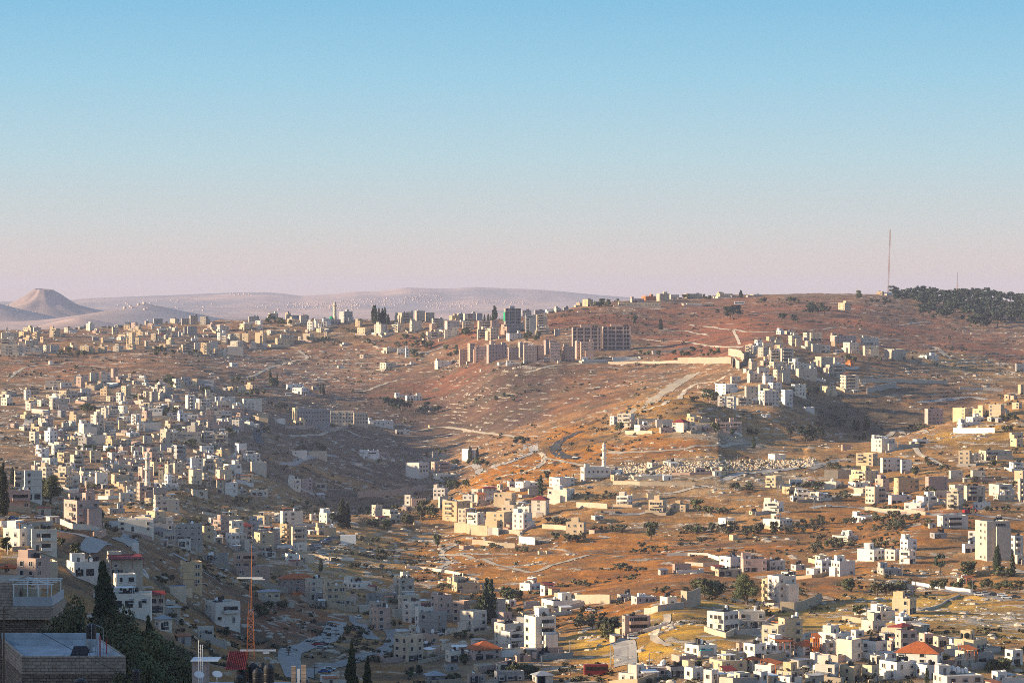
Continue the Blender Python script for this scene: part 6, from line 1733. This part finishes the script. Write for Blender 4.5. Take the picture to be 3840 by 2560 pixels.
def lattice(root, z0, z1, w0, w1, seg, r, mat, name="lattice", lean=(0, 0)):
    m = MB()
    P = []
    for k in range(seg + 1):
        f = k / seg; w = (w0 + (w1 - w0) * f) / 2; z = z0 + (z1 - z0) * f
        P.append([(sx * w + lean[0] * f, sy * w + lean[1] * f, z) for sx, sy in ((-1, -1), (1, -1), (1, 1), (-1, 1))])
    for k in range(seg):
        for c in range(4):
            d = (c + 1) % 4
            m.tube(P[k][c], P[k + 1][c], r, n=4, cap=False)
            m.tube(P[k][c], P[k][d], r * .7, n=4, cap=False)
            m.tube(P[k][c], P[k + 1][d], r * .6, n=4, cap=False)
    return m.build(name, mat, root)


x, y, z = at(3330, 1112, 3500); y = 4230; x = (3330 - 1920) * y / FPX; z = ground(x, y)
root = empty("radio_mast", (x, y, z)); tag(root, "very tall slender radio mast on the bare hilltop", "mast")
hm = -(860 - HOR) * y / FPX - z
lattice(root, 0, hm, 1.5, 1.3, 46, .13, M_RUST, lean=(3.2, 0))
m = MB()
for k in range(3):
    a_ = k * 2.1 + .4
    for f in (.45, .8): m.tube((3.2 * f, 0, hm * f), (38 * math.cos(a_), 38 * math.sin(a_), -2), .03, n=4)
m.build("guy_wire", M_METAL, root)
y = 4280; x = (3590 - 1920) * y / FPX; z = ground(x, y); h2 = -(1020 - HOR) * y / FPX - z
root = empty("radio_mast", (x, y, z)); tag(root, "shorter lattice radio mast beside the tall bare-stemmed pines", "mast")
lattice(root, 0, h2 * .62, 3.0, 1.2, 12, .14, M_RUST); lattice(root, h2 * .62, h2, .9, .5, 8, .1, M_METAL, "upper_section")
m = MB()
for k in range(4): m.tube((-1.2 - .2 * k, 0, h2 * (.3 + .1 * k)), (-1.2 - .2 * k, 0, h2 * (.3 + .1 * k) + 4), .12, n=5); m.tube((0, 0, h2 * (.32 + .1 * k)), (-1.4 - .2 * k, 0, h2 * (.32 + .1 * k)), .06, n=4)
m.build("antenna", M_METAL, root)

# ------------------------------------------------------------------ cemetery and far town
cr = random.Random(8)
b_ = MB(); b_.box(-.5, -1, -.3, .5, 1, .45); b_.box(-.45, .8, .45, .45, 1, 1.3)
TOMB = b_.mesh("tomb", [])
pl = []
while len(pl) < 900:
    px = cr.uniform(2330, 3060); t = (px - 2330) / 730
    py = cr.uniform(1738 - 20 * t, 1792 - 45 * t)
    x, y, z = at(px, py, 1600)
    if any(abs(x - a_) < r_ and abs(y - b2) < r_ for a_, b2, r_ in OCC): continue
    s_ = cr.uniform(.5, 1.2)
    pl.append((x, y, z, s_ * 1.3, s_ * .7, cr.uniform(-.5, .5)))
tag(merged("gravestones", [TOMB], pl, WALLS['c']), "crowded white gravestones of the hillside cemetery", kind="stuff")
b_ = MB(); b_.box(-.5, -.5, -.4, .5, .5, 1)
CUBE = b_.mesh("far_block", [])
pl = []
for (cx0, cy0, rx0, ry0, n0) in ((1590, 1122, 75, 14, 120), (1400, 1136, 130, 14, 110), (1850, 1137, 150, 7, 60), (1100, 1150, 150, 14, 60), (1270, 1150, 90, 14, 60), (120, 1150, 110, 26, 16), (640, 1150, 200, 24, 34), (900, 1105, 60, 5, 12), (1700, 1150, 120, 12, 40), (540, 1098 + 40, 8, 3, 3)):
    for _ in range(n0):
        a_ = cr.uniform(0, 6.28); r = math.sqrt(cr.random()); px = cx0 + rx0 * r * math.cos(a_); py = cy0 + ry0 * r * math.sin(a_)
        i = int(np.clip(np.searchsorted(FX, px), 1, len(FX) - 1)); e = HOR - FZ[i] * FPX / FYk
        ok = np.nonzero((e <= py) & (FYk > 6500))[0]
        if not len(ok): continue
        Yv = FYk[ok[0]]; x = (px - 1920) * Yv / FPX
        s_ = cr.uniform(3.5, 8)
        pl.append((x, Yv, float(FZ[i, ok[0]]) - 1, s_, cr.uniform(3, 8), cr.uniform(.2, 1.2)))
tag(merged("distant_town", [CUBE], pl, WALLS['k']), "specks of white houses of towns on the hazy desert hills", kind="stuff")
# ------------------------------------------------------------------ the near rooftops at the bottom edge
def block_mat(name, c1, c2, mortar, sx, rough=.9):
    m, t, b = new_mat(name)
    tcn = N(t, 'ShaderNodeTexCoord')
    sp = N(t, 'ShaderNodeSeparateXYZ'); t.links.new(tcn.outputs['Object'], sp.inputs[0])
    cb = N(t, 'ShaderNodeCombineXYZ')
    t.links.new(math_n(t, 'ADD', sp.outputs['X'], sp.outputs['Y']), cb.inputs[0]); t.links.new(sp.outputs['Z'], cb.inputs[1])
    br = N(t, 'ShaderNodeTexBrick')
    br.inputs['Scale'].default_value = 1.0; br.inputs['Brick Width'].default_value = sx; br.inputs['Row Height'].default_value = sx * .42
    br.inputs['Mortar Size'].default_value = .03; br.inputs['Bias'].default_value = -.1
    br.inputs['Color1'].default_value = (*c1, 1); br.inputs['Color2'].default_value = (*c2, 1); br.inputs['Mortar'].default_value = (*mortar, 1)
    t.links.new(cb.outputs[0], br.inputs['Vector'])
    n = rng_map(t, noise(t, tcn.outputs['Object'], 1.2, 6, .65), .3, .7, .6, 1.25)
    hs = N(t, 'ShaderNodeHueSaturation'); t.links.new(br.outputs['Color'], hs.inputs['Color']); t.links.new(n, hs.inputs['Value'])
    t.links.new(hs.outputs[0], b.inputs['Base Color']); b.inputs['Roughness'].default_value = rough
    bp = N(t, 'ShaderNodeBump'); bp.inputs['Distance'].default_value = .05
    t.links.new(br.outputs['Fac'], bp.inputs['Height']); bp.invert = True
    t.links.new(bp.outputs[0], b.inputs['Normal'])
    return m


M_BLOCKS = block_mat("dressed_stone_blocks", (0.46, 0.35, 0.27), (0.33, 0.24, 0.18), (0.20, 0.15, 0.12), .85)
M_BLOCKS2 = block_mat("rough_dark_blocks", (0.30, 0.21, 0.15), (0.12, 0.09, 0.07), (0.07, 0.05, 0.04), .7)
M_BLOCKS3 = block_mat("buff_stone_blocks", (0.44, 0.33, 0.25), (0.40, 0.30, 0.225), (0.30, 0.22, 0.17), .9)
M_DECK = plain("whitewashed_roof_deck", (0.40, 0.45, 0.49), .85, .22, .5)
M_CANVAS = plain("grey_canvas", (0.44, 0.43, 0.44), .8, .15, 1.2)


def wx(px, Y): return (px - 1920) * Y / FPX
def wz(py, Y): return -(py - HOR) * Y / FPX


# stone house with the flat walled roof
X0, Y0, Z0 = -47.5, 325.0, -49.5
FL, FR, BR, BL = (-53.3, 325.0), (-42.05, 325.0), (-47.2, 342.0), (-58.4, 342.0)
zt = wz(2459, 325); zd = zt - .68
root = empty("stone_house", (X0, Y0, Z0)); tag(root, "near stone-block house with a walled flat roof and a black water tank", "house")
q = [(p[0] - X0, p[1] - Y0) for p in (FL, FR, BR, BL)]
cxq = sum(p[0] for p in q) / 4; cyq = sum(p[1] for p in q) / 4
qi = []
for p in q:
    d = Vector((cxq - p[0], cyq - p[1])).normalized() * .42
    qi.append((p[0] + d.x, p[1] + d.y))


def ring_walls(pts, inner, z0, z1, mat, name, par):
    m = MB()
    for k in range(4):
        j = (k + 1) % 4
        m.face([(*pts[k], z0), (*pts[j], z0), (*pts[j], z1), (*pts[k], z1)])
    if inner:
        for k in range(4):
            j = (k + 1) % 4
            m.face([(*pts[k], z1), (*pts[j], z1), (*inner[j], z1), (*inner[k], z1)])
            m.face([(*inner[k], z1), (*inner[j], z1), (*inner[j], z1 - par), (*inner[k], z1 - par)])
    return m.build(name, mat, root)


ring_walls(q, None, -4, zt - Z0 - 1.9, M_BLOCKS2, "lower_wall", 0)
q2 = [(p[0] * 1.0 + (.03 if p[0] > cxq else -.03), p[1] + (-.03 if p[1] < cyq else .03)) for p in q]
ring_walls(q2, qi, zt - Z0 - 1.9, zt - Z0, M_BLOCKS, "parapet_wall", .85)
m = MB(); m.face([(*p, zd - Z0) for p in qi]); m.build("roof", M_DECK, root)
m = MB()
for k_, p_, q_ in ((0, BL, BR),):
    e_ = Vector((q_[0] - p_[0], q_[1] - p_[1])).normalized(); nn_ = Vector((e_.y, -e_.x)) * .3
    pts_ = [(p_[0] - X0, p_[1] - Y0), (q_[0] - X0, q_[1] - Y0)]
    A_ = [pts_[0], pts_[1], (pts_[1][0] + nn_.x, pts_[1][1] + nn_.y), (pts_[0][0] + nn_.x, pts_[0][1] + nn_.y)]
    for a0, a1 in ((0, 1), (1, 2), (2, 3), (3, 0)):
        m.face([(*A_[a0], zt - Z0 - .01), (*A_[a1], zt - Z0 - .01), (*A_[a1], zt - Z0 + .66), (*A_[a0], zt - Z0 + .66)])
    m.face([(*c_, zt - Z0 + .66) for c_ in A_])
m.build("rear_parapet", M_DECK, root)
m = MB()      # render on the inner sides of the parapet
cin = [(p[0] + (cxq - p[0]) * .012, p[1] + (cyq - p[1]) * .012) for p in qi]
for k in range(4):
    j = (k + 1) % 4
    m.face([(*cin[k], zt - Z0 - .02), (*cin[j], zt - Z0 - .02), (*cin[j], zd - Z0), (*cin[k], zd - Z0)])
m.build("parapet_lining", M_DECK, root)
m = MB(); m.box(-1.0, -.12, 0, .8, .12, 1.2)
# tank on its steel stand with the solar panel in front
tx, ty = wx(342, 330.5) - X0, 330.5 - Y0
zd0 = zd - Z0
m = MB()
for sx in (-.62, .62):
    for sy in (-.62, .62): m.tube((tx + sx, ty + sy, zd0), (tx + sx * .85, ty + sy * .85, zd0 + 1.95), .045, n=6)
for hz_ in (.5, 1.2, 1.93):
    for c in range(4):
        a_ = [(-.62, -.62), (.62, -.62), (.62, .62), (-.62, .62)]; p_, q_ = a_[c], a_[(c + 1) % 4]
        m.tube((tx + p_[0] * .9, ty + p_[1] * .9, zd0 + hz_), (tx + q_[0] * .9, ty + q_[1] * .9, zd0 + hz_), .03, n=5)
for k in range(7): m.tube((tx + 1.05, ty - .4, zd0 + .25 + k * .26), (tx + 1.05, ty + .05, zd0 + .25 + k * .26), .02, n=4)
for yy in (-.4, .05): m.tube((tx + 1.05, ty + yy, zd0), (tx + 1.05, ty + yy, zd0 + 2.1), .025, n=5)
m.build("tank_stand", M_METAL, root)
m = MB(); m.lathe([(.52, 1.98), (.55, 2.02), (.55, 2.5), (.53, 2.53), (.55, 2.56), (.55, 3.1), (.53, 3.13), (.55, 3.16), (.55, 3.4), (.42, 3.58), (.16, 3.66), (.15, 3.72)], 20)
tk = m.build("water_tank", M_BLACK, root, (tx, ty, zd0)); 
m = MB(); m.tube((.1, -.57, 2.0), (.1, -.57, 3.7), .03, n=5); m.tube((.5, 0, 3.5), (1.3, .1, 3.15), .04, n=5); m.tube((1.3, .1, 3.15), (1.35, .1, .1), .035, n=5); m.build("pipe", M_METAL, tk)
m = MB(); m.lathe([(.3, .55), (.31, .6), (.31, 1.75), (.3, 1.8)], 12); m.build("boiler", M_METAL, root, (tx - .05, ty - .75, zd0))
m = MB()
m.face([(-1.35, -1.0, .12), (.6, -1.0, .12), (.75, .35, 1.25), (-1.05, .35, 1.25)]); m.face([(.6, -1.0, .05), (-1.35, -1.0, .05), (-1.05, .35, 1.18), (.75, .35, 1.18)])
for xx in (-1.3, .55): m.tube((xx, -1.0, 0), (xx, -1.0, .12), .03, n=5)
for xx in (-1.0, .7): m.tube((xx, .33, 0), (xx, .33, 1.2), .03, n=5)
m.build("solar_panel", M_BLACK, root, (tx - .75, ty - 1.1, zd0))
for pxr, top, bot, yy in ((375, 2382, 2440, 329.5), (400, 2395, 2412, 333)):
    m = MB(); m.tube((wx(pxr, yy) - X0, yy - Y0, zd0), (wx(pxr, yy) - X0, yy - Y0, wz(top, yy) - Z0), .07, n=8); m.build("vent_pipe", M_REDDOOR, root)
for dz_, w_ in ((.0, .04),):
    m = MB(); m.tube((wx(240, 327) - X0, 327 - Y0, zd0), (wx(240, 327) - X0, 327 - Y0, zd0 + .7), .035, n=5); m.tube((wx(240, 327) - X0, 327 - Y0, zd0 + .7), (wx(246, 327) - X0, 327 - Y0, zd0 + .75), .03, n=5); m.build("roof_spout", M_METAL, root)
OCC.append((X0, 333, 12))

# buff stone house with the pergola terrace, behind it
Y1 = 402.0
root = empty("terrace_house", (wx(90, Y1), Y1 + 5, -58.0)); tag(root, "buff stone house with a canvas-railed roof terrace under white pergola beams", "house")
rx, ry, rz_ = wx(90, Y1), Y1 + 5, -58.0
lx = lambda px, Y=Y1: wx(px, Y) - rx
lz = lambda py, Y=Y1: wz(py, Y) - rz_
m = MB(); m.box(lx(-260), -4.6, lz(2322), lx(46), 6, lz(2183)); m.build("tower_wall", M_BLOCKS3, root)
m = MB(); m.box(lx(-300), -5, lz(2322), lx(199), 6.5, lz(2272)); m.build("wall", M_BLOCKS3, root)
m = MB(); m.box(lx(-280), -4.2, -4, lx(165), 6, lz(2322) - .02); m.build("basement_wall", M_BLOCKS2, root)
m = MB(); m.box(lx(46) + .05, -4.95, lz(2272) + .01, lx(196), -4.85, lz(2236)); m.box(lx(196) - .1, -4.85, lz(2272) + .01, lx(196), 5.5, lz(2236)); m.build("canvas_railing", M_CANVAS, root)
m = MB()
for px_ in (50, 102, 142, 192): m.box(lx(px_) - .07, -4.82, lz(2272), lx(px_) + .07, -4.68, lz(2192)); m.box(lx(px_) - .07, 3.4, lz(2272), lx(px_) + .07, 3.54, lz(2192))
m.build("pergola_post", M_WHITE, root)
for k in range(4):
    yy = -4.75 + k * 2.75
    m = MB(); m.box(lx(44), yy, lz(2192), lx(200), yy + .1, lz(2192) + .13); m.build("pergola_beam", M_WHITE, root)
m = MB()
for p_, q_ in (((100, 2163, -4.4), (196, 2196, -4.4)), ((28, 2175, -3.6), (80, 2185, -1)), ((84, 2176, -1), (112, 2188, -1))):
    m.tube((lx(p_[0]), p_[2], lz(p_[1])), (lx(q_[0]), q_[2], lz(q_[1])), .11, n=4)
m.tube((lx(100), -4.4, lz(2163)), (lx(100), -4.4, lz(2230)), .07, n=5)
m.build("raking_beam", M_WHITE, root)
m = MB(); m.box(lx(60), 1, lz(2272), lx(120), 3.0, lz(2222)); m.build("roof_room", WALLS['y'], root)
OCC.append((rx, ry, 12))

# sheet-roofed house with the cluster of black tanks
Y2 = 304.0
zr = wz(2600, Y2)
root = empty("tank_house", (wx(940, Y2), Y2 + 4, -50)); tag(root, "near flat-roofed house with a red sheet shed and clustered black tanks", "house")
rx, ry, rz_ = wx(940, Y2), Y2 + 4, -50.0
lx = lambda px, Y=Y2: wx(px, Y) - rx
lz = lambda py, Y=Y2: wz(py, Y) - rz_
m = MB(); m.box(lx(700), -4, -4, lx(1090), 6, lz(2608)); m.build("wall", M_BLOCKS3, root)
m = MB(); m.box(lx(690), -3.9, lz(2608), lx(1100), 6.1, lz(2603)); m.build("roof", M_DECK, root)
m = MB(); n_ = 22
for k in range(n_):
    f0, f1 = k / n_, (k + 1) / n_
    xa, xb = lx(827) + (lx(905) - lx(827)) * f0, lx(827) + (lx(905) - lx(827)) * f1
    dzz = .05 * (1 if k % 2 else -1)
    m.face([(xa, .5, lz(2530) + dzz), (xb, .5, lz(2530) - dzz), (xb, 5, lz(2478) - dzz), (xa, 5, lz(2478) + dzz)])
m.build("sheet_roof", M_REDTILE, root)
m = MB(); m.box(lx(872), 4.2, lz(2476), lx(1010), 4.5, lz(2470)); m.box(lx(960), 4.25, lz(2486), lx(985), 4.45, lz(2476)); m.build("gutter", M_WHITE, root)
for px_, w_, top, yy in ((966, 40, 2505, -2.6), (1008, 42, 2488, -.4), (905, 36, 2505, 1.6), (950, 38, 2485, 2.6), (895, 34, 2528, -2.0), (985, 36, 2484, 2.4)):
    Yt = ry + yy; r = w_ / 2 * Yt / FPX; zt_ = wz(top, Yt) - rz_; zb_ = lz(2603) + (0 if r > 9 else 0)
    m = MB(); h = zt_ - zb_
    m.lathe([(r * .95, 0), (r, .06), (r, h * .3), (r * .96, h * .33), (r, h * .36), (r, h * .62), (r * .96, h * .65), (r, h * .68), (r, h * .84), (r * .7, h * .96), (r * .25, h), (r * .25, h + .06)], 18)
    m.build("water_tank", M_BLACK, root, (wx(px_, Yt) - rx, yy, zb_))
for px_, top, w_ in ((1093, 2510, 17), (1131, 2505, 19), (1112, 2520, 10)):
    m = MB(); m.box(lx(px_) - w_ / 2 * Y2 / FPX, -1.2, -4, lx(px_) + w_ / 2 * Y2 / FPX, -.7, lz(top)); m.build("pillar", M_BLOCKS3 if w_ > 12 else M_WHITE, root)
for px_, py_ in ((810, 2538), (742, 2540)):
    add("satellite_dish", DISH, root, (lx(px_), -3, lz(py_) - .7), .4, (1.25, 1.25, 1.25))
m = MB()
for px_ in (733, 742, 748): m.tube((lx(px_), -1, lz(2603)), (lx(px_), -1, lz(2412 if px_ == 733 else 2428)), .04, n=5)
for py_ in (2432, 2445, 2457): m.tube((lx(733), -1, lz(py_)), (lx(748), -1, lz(py_)), .03, n=4)
m.build("roof_antenna", M_WHITE, root)
m = MB(); m.box(lx(700), 1, lz(2603), lx(755), 4, lz(2500)); m.build("roof_room", WALLS['k'], root)
m = MB(); m.box(lx(695), .6, lz(2500), lx(800), 4.3, lz(2497)); m.build("roof_sheet", M_WHITE, root)
OCC.append((rx, ry, 8))

# orange lattice mast with a cross-beam
Y3 = 312.0
root = empty("lattice_mast", (wx(940, Y3), Y3, -50)); tag(root, "rusty orange lattice mast carrying a white cross-beam and a thin aerial", "mast")
mz = lambda py: wz(py, Y3) + 50
lattice(root, 0, mz(2290), 1.6, .5, 26, .026, M_RUST)
m = MB(); m.tube((.05, 0, mz(2292)), (.12, 0, mz(2039)), .05, .03, 6); m.build("aerial", M_RUST, root)
m = MB(); m.box(-1.45, -.06, mz(2168), 1.25, .06, mz(2163)); m.box(.2, -.3, mz(2172), 1.5, -.2, mz(2169)); m.build("crossbeam", M_WHITE, root)
m = MB()
for a_, b2 in ((-.1, -.28), (.1, .3)): m.tube((a_ * .3, 0, mz(2165)), (b2, 0, mz(2300)), .018, n=4)
m.build("stay", M_RUST, root)
# lone black tanks on stands
for px_, top, w_, Yt, lab in ((510, 2506, 30, 300.0, "black water tank beside the dark tree mass at the bottom edge"), (302, 2542, 46, 296.0, "black tank lid before the stone-block wall at the bottom edge")):
    x = wx(px_, Yt); zt_ = wz(top, Yt); zg = ground(x, Yt)
    root = empty("water_tank", (x, Yt, zg)); tag(root, lab, "water tank")
    r = w_ / 2 * Yt / FPX; h = 1.8; zb_ = zt_ - zg - h
    m = MB(); m.lathe([(r * .95, 0), (r, .06), (r, h * .4), (r * .96, h * .43), (r, h * .46), (r, h * .84), (r * .7, h * .96), (r * .25, h)], 18); m.build("tank", M_BLACK, root, (0, 0, zb_))
    m = MB()
    for sx in (-1, 1):
        for sy in (-1, 1): m.tube((sx * r * .7, sy * r * .7, -.5), (sx * r * .6, sy * r * .6, zb_ + .02), .07, n=5)
    m.build("stand", M_METAL, root)
# telephone pole and sagging cable over the stone house
x, Yp = wx(14, 318), 318.0; zg = ground(x, Yp)
root = empty("utility_pole", (x, Yp, zg)); tag(root, "dark utility pole before the buff terrace house", "pole")
m = MB(); m.tube((0, 0, -.5), (0, 0, wz(2272, Yp) - zg), .12, .09, 8); m.build("post", M_BARK, root)
m = MB(); m.box(-.5, -.05, wz(2290, Yp) - zg, .5, .05, wz(2286, Yp) - zg); m.box(-.5, -.05, wz(2304, Yp) - zg, .5, .05, wz(2300, Yp) - zg); m.build("crossarm", M_BARK, root)
m = MB(); P = []
for k in range(25):
    f = k / 24; px_ = 14 + (760 - 14) * f; py_ = 2290 + (2640 - 2290) * f + 26 * math.sin(math.pi * f)
    P.append((wx(px_, 318 - 6 * f), 318 - 6 * f, wz(py_, 318 - 6 * f)))
for a_, b2 in zip(P, P[1:]): m.tube(a_, b2, .03, n=5)
tag(m.build("overhead_cable", M_BLACK), "black cable sagging across the near stone house", "cable")

# the dark tree group beside the stone house and the near cypresses
tn = random.Random(21)
for px_, top, Yt, wide, kind, lab in [
    (393, 2096, 396, .85, 'cypress', "tall dark cypress rising above the near tree mass"), (252, 2222, 388, .62, 'leafy', "sunlit bushy tree just beside the pergola terrace"), (320, 2262, 380, .62, 'leafy', "dark leafy tree behind the stone house's water tank"),
    (188, 2298, 384, .5, 'leafy', "dark shrubby tree against the buff terrace house"), (470, 2246, 392, .7, 'leafy', "golden-topped tree on the shaded hill beneath the cypress"), (545, 2292, 378, .66, 'leafy', "dense dark tree between the golden-topped tree and the valley"),
    (600, 2340, 366, .75, 'leafy', "broad dark tree at the outer end of the near mass"), (440, 2330, 358, .75, 'leafy', "black-green tree directly behind the stone house"), (655, 2410, 352, .8, 'leafy', "lowest dark tree of the near mass beside the tanks"), (560, 2420, 340, .8, 'leafy', "dark rounded tree in front of the near mass"), (690, 2470, 338, .6, 'leafy', "small dark tree at the rim of the near mass"),
    (500, 2470, 322, .6, 'leafy', "dark shrub below the near tree mass"), (300, 2330, 365, .5, 'cypress', "young conifer spire in front of the near trees"), (560, 2300, 372, .6, 'cypress', "narrow conifer beside the white-roofed corner house"),
    (1315, 2398, 345, .66, 'cypress', "taller of the twin cypresses before the zigzag road"), (1380, 2452, 345, .6, 'cypress', "shorter of the twin cypresses before the zigzag road"), (921, 2452, 318, .6, 'cypress', "yellow-green cypress in front of the lattice mast")]:
    x = wx(px_, Yt); zg = ground(x, Yt)
    plant(kind, x, Yt, zg, wz(top, Yt) - zg, wide if kind == 'leafy' else wide, tn, hi=True, label=lab)
# ------------------------------------------------------------------ labels: look first, then the landmark beside it
LM = [("slim valley minaret", 2265, 1720), ("tall village minaret", 553, 1750), ("green-domed mosque", 1250, 1200), ("unfinished concrete tower", 1920, 1200), ("pink stone apartments", 1880, 1320),
      ("unfinished grey blocks", 2250, 1270), ("long arched school", 1230, 1562), ("black asphalt curve", 2110, 1665), ("white hillside cemetery", 2700, 1765), ("quarried rock scar", 110, 1640),
      ("long sunlit wall", 2640, 1352), ("very tall radio mast", 3335, 1080), ("dark pine wood", 3600, 1150), ("arched white house", 3670, 1590), ("terraced olive orchard", 3250, 1965),
      ("tall balconied flats", 3490, 2080), ("orange lattice mast", 940, 2330), ("big orange-roofed villa", 3280, 2470), ("dusty zigzag road", 1180, 2430), ("arched orange-roofed villa", 1815, 2440),
      ("large round tree", 2800, 2210), ("walled stone-house roof", 250, 2440), ("buttressed spur wall", 1770, 1990), ("red-awning terrace house", 440, 2120), ("twin-towered white villa", 1760, 1710),
      ("square red-capped tower", 604, 1775), ("orange corner house", 3060, 2440), ("pale arched hall", 1560, 1765), ("three-storey stone house", 290, 1960), ("white coach", 2772, 1140),
      ("lone corner block", 2390, 2350), ("white barrier wall", 1640, 2135), ("diagonal dirt road", 2490, 1480), ("tall pinkish wall", 3300, 1465), ("red digger", 3620, 1920),
      ("flat-topped desert hill", 165, 1100), ("small ridge minaret", 478, 1275), ("red-tiled terrace house", 2060, 1880)]
ORD = ["", "second ", "third ", "fourth ", "fifth ", "sixth ", "seventh ", "eighth ", "ninth ", "tenth ", "eleventh ", "twelfth ", "thirteenth ", "fourteenth ", "fifteenth ", "sixteenth ", "seventeenth ", "eighteenth ", "nineteenth ", "twentieth "]


def where(items, noun):
    """each item's place among its like, counted outwards from the closest landmark"""
    use = {}
    for k, it in enumerate(items):
        d = [(math.hypot(it['px'] - x, (it['py'] - y) * 1.6), nm, it['px'] - x, it['py'] - y) for nm, x, y in LM]
        d.sort()
        dist, nm, dx, dy = d[0]
        v = "above" if dy < 0 else "below"; h = "left" if dx < 0 else "right"
        if abs(dx) > 2.2 * abs(dy): dr = h + " of"
        elif abs(dy) > 2.2 * abs(dx): dr = v
        else: dr = v + "-" + h + " of"
        use.setdefault((nm, dr), []).append((dist, k))
    for (nm, dr), L in use.items():
        L.sort()
        for r, (_, k) in enumerate(L):
            o = ORD[r] if r < len(ORD) else ("one-and-" if False else "%dth " % (r + 1))
            items[k]['where'] = f"{o}{noun} {dr} the {nm}" if r else f"first {noun} {dr} the {nm}"


NUMW = {1: "one-storey", 2: "two-storey", 3: "three-storey", 4: "four-storey", 5: "five-storey", 6: "six-storey", 7: "seven-storey", 8: "eight-storey"}
where(HOUSES, "building")
for h_ in HOUSES:
    if h_['label']: continue
    f = h_['feats'][0] if h_['feats'] else ""
    if h_['blank']: base_ = f"plain windowless {h_['col']} building"
    elif h_['n'] >= 3: base_ = f"{h_['col']} {NUMW.get(h_['n'], 'many-storey')} block"
    else: base_ = f"{h_['col']} {NUMW[h_['n']]} house"
    lab = f"{base_} with {f}, {h_['where']}" if f else f"{base_}, {h_['where']}"
    if len(lab.split()) > 16: lab = f"{base_}, {h_['where']}"
    h_['o']['label'] = lab
    h_['o']['group'] = "houses on the hillsides"
where([t for t in TREES if not t.get("shrub")], "tree")
where([t for t in TREES if t.get("shrub")], "shrub")
for t_ in TREES:
    if t_.get('shrub'):
        t_['o']['label'] = f"green shrub, {t_['where']}"; t_['o']['category'] = "shrub"; t_['o']['group'] = "shrubs in the yards"
        continue
    sz = "large" if t_['h'] > 9 else ("small" if t_['h'] < 4 else "mid-sized")
    t_['o']['label'] = f"{sz} {TDESC[t_['kind']]}, {t_['where']}"
    t_['o']['group'] = "trees scattered between the houses"
for noun in ("wall", "pole", "shed"):
    L = [g for g in GENERIC if g['noun'] == noun]
    where(L, noun)
    for g in L:
        g['o']['label'] = f"{g['desc']}, {g['where']}"
        if len(g['o']['label'].split()) > 16: g['o']['label'] = g['o']['label'].replace('small ', '', 1).replace(' with a ', ', ', 1).replace(' roof,', '-roofed,', 1)
        g['o']['group'] = {"pole": "poles along the lanes", "wall": "walls between the houses", "shed": "sheds in the yards"}[noun]
print("things", len([o for o in bpy.data.objects if 'category' in o.keys()]))
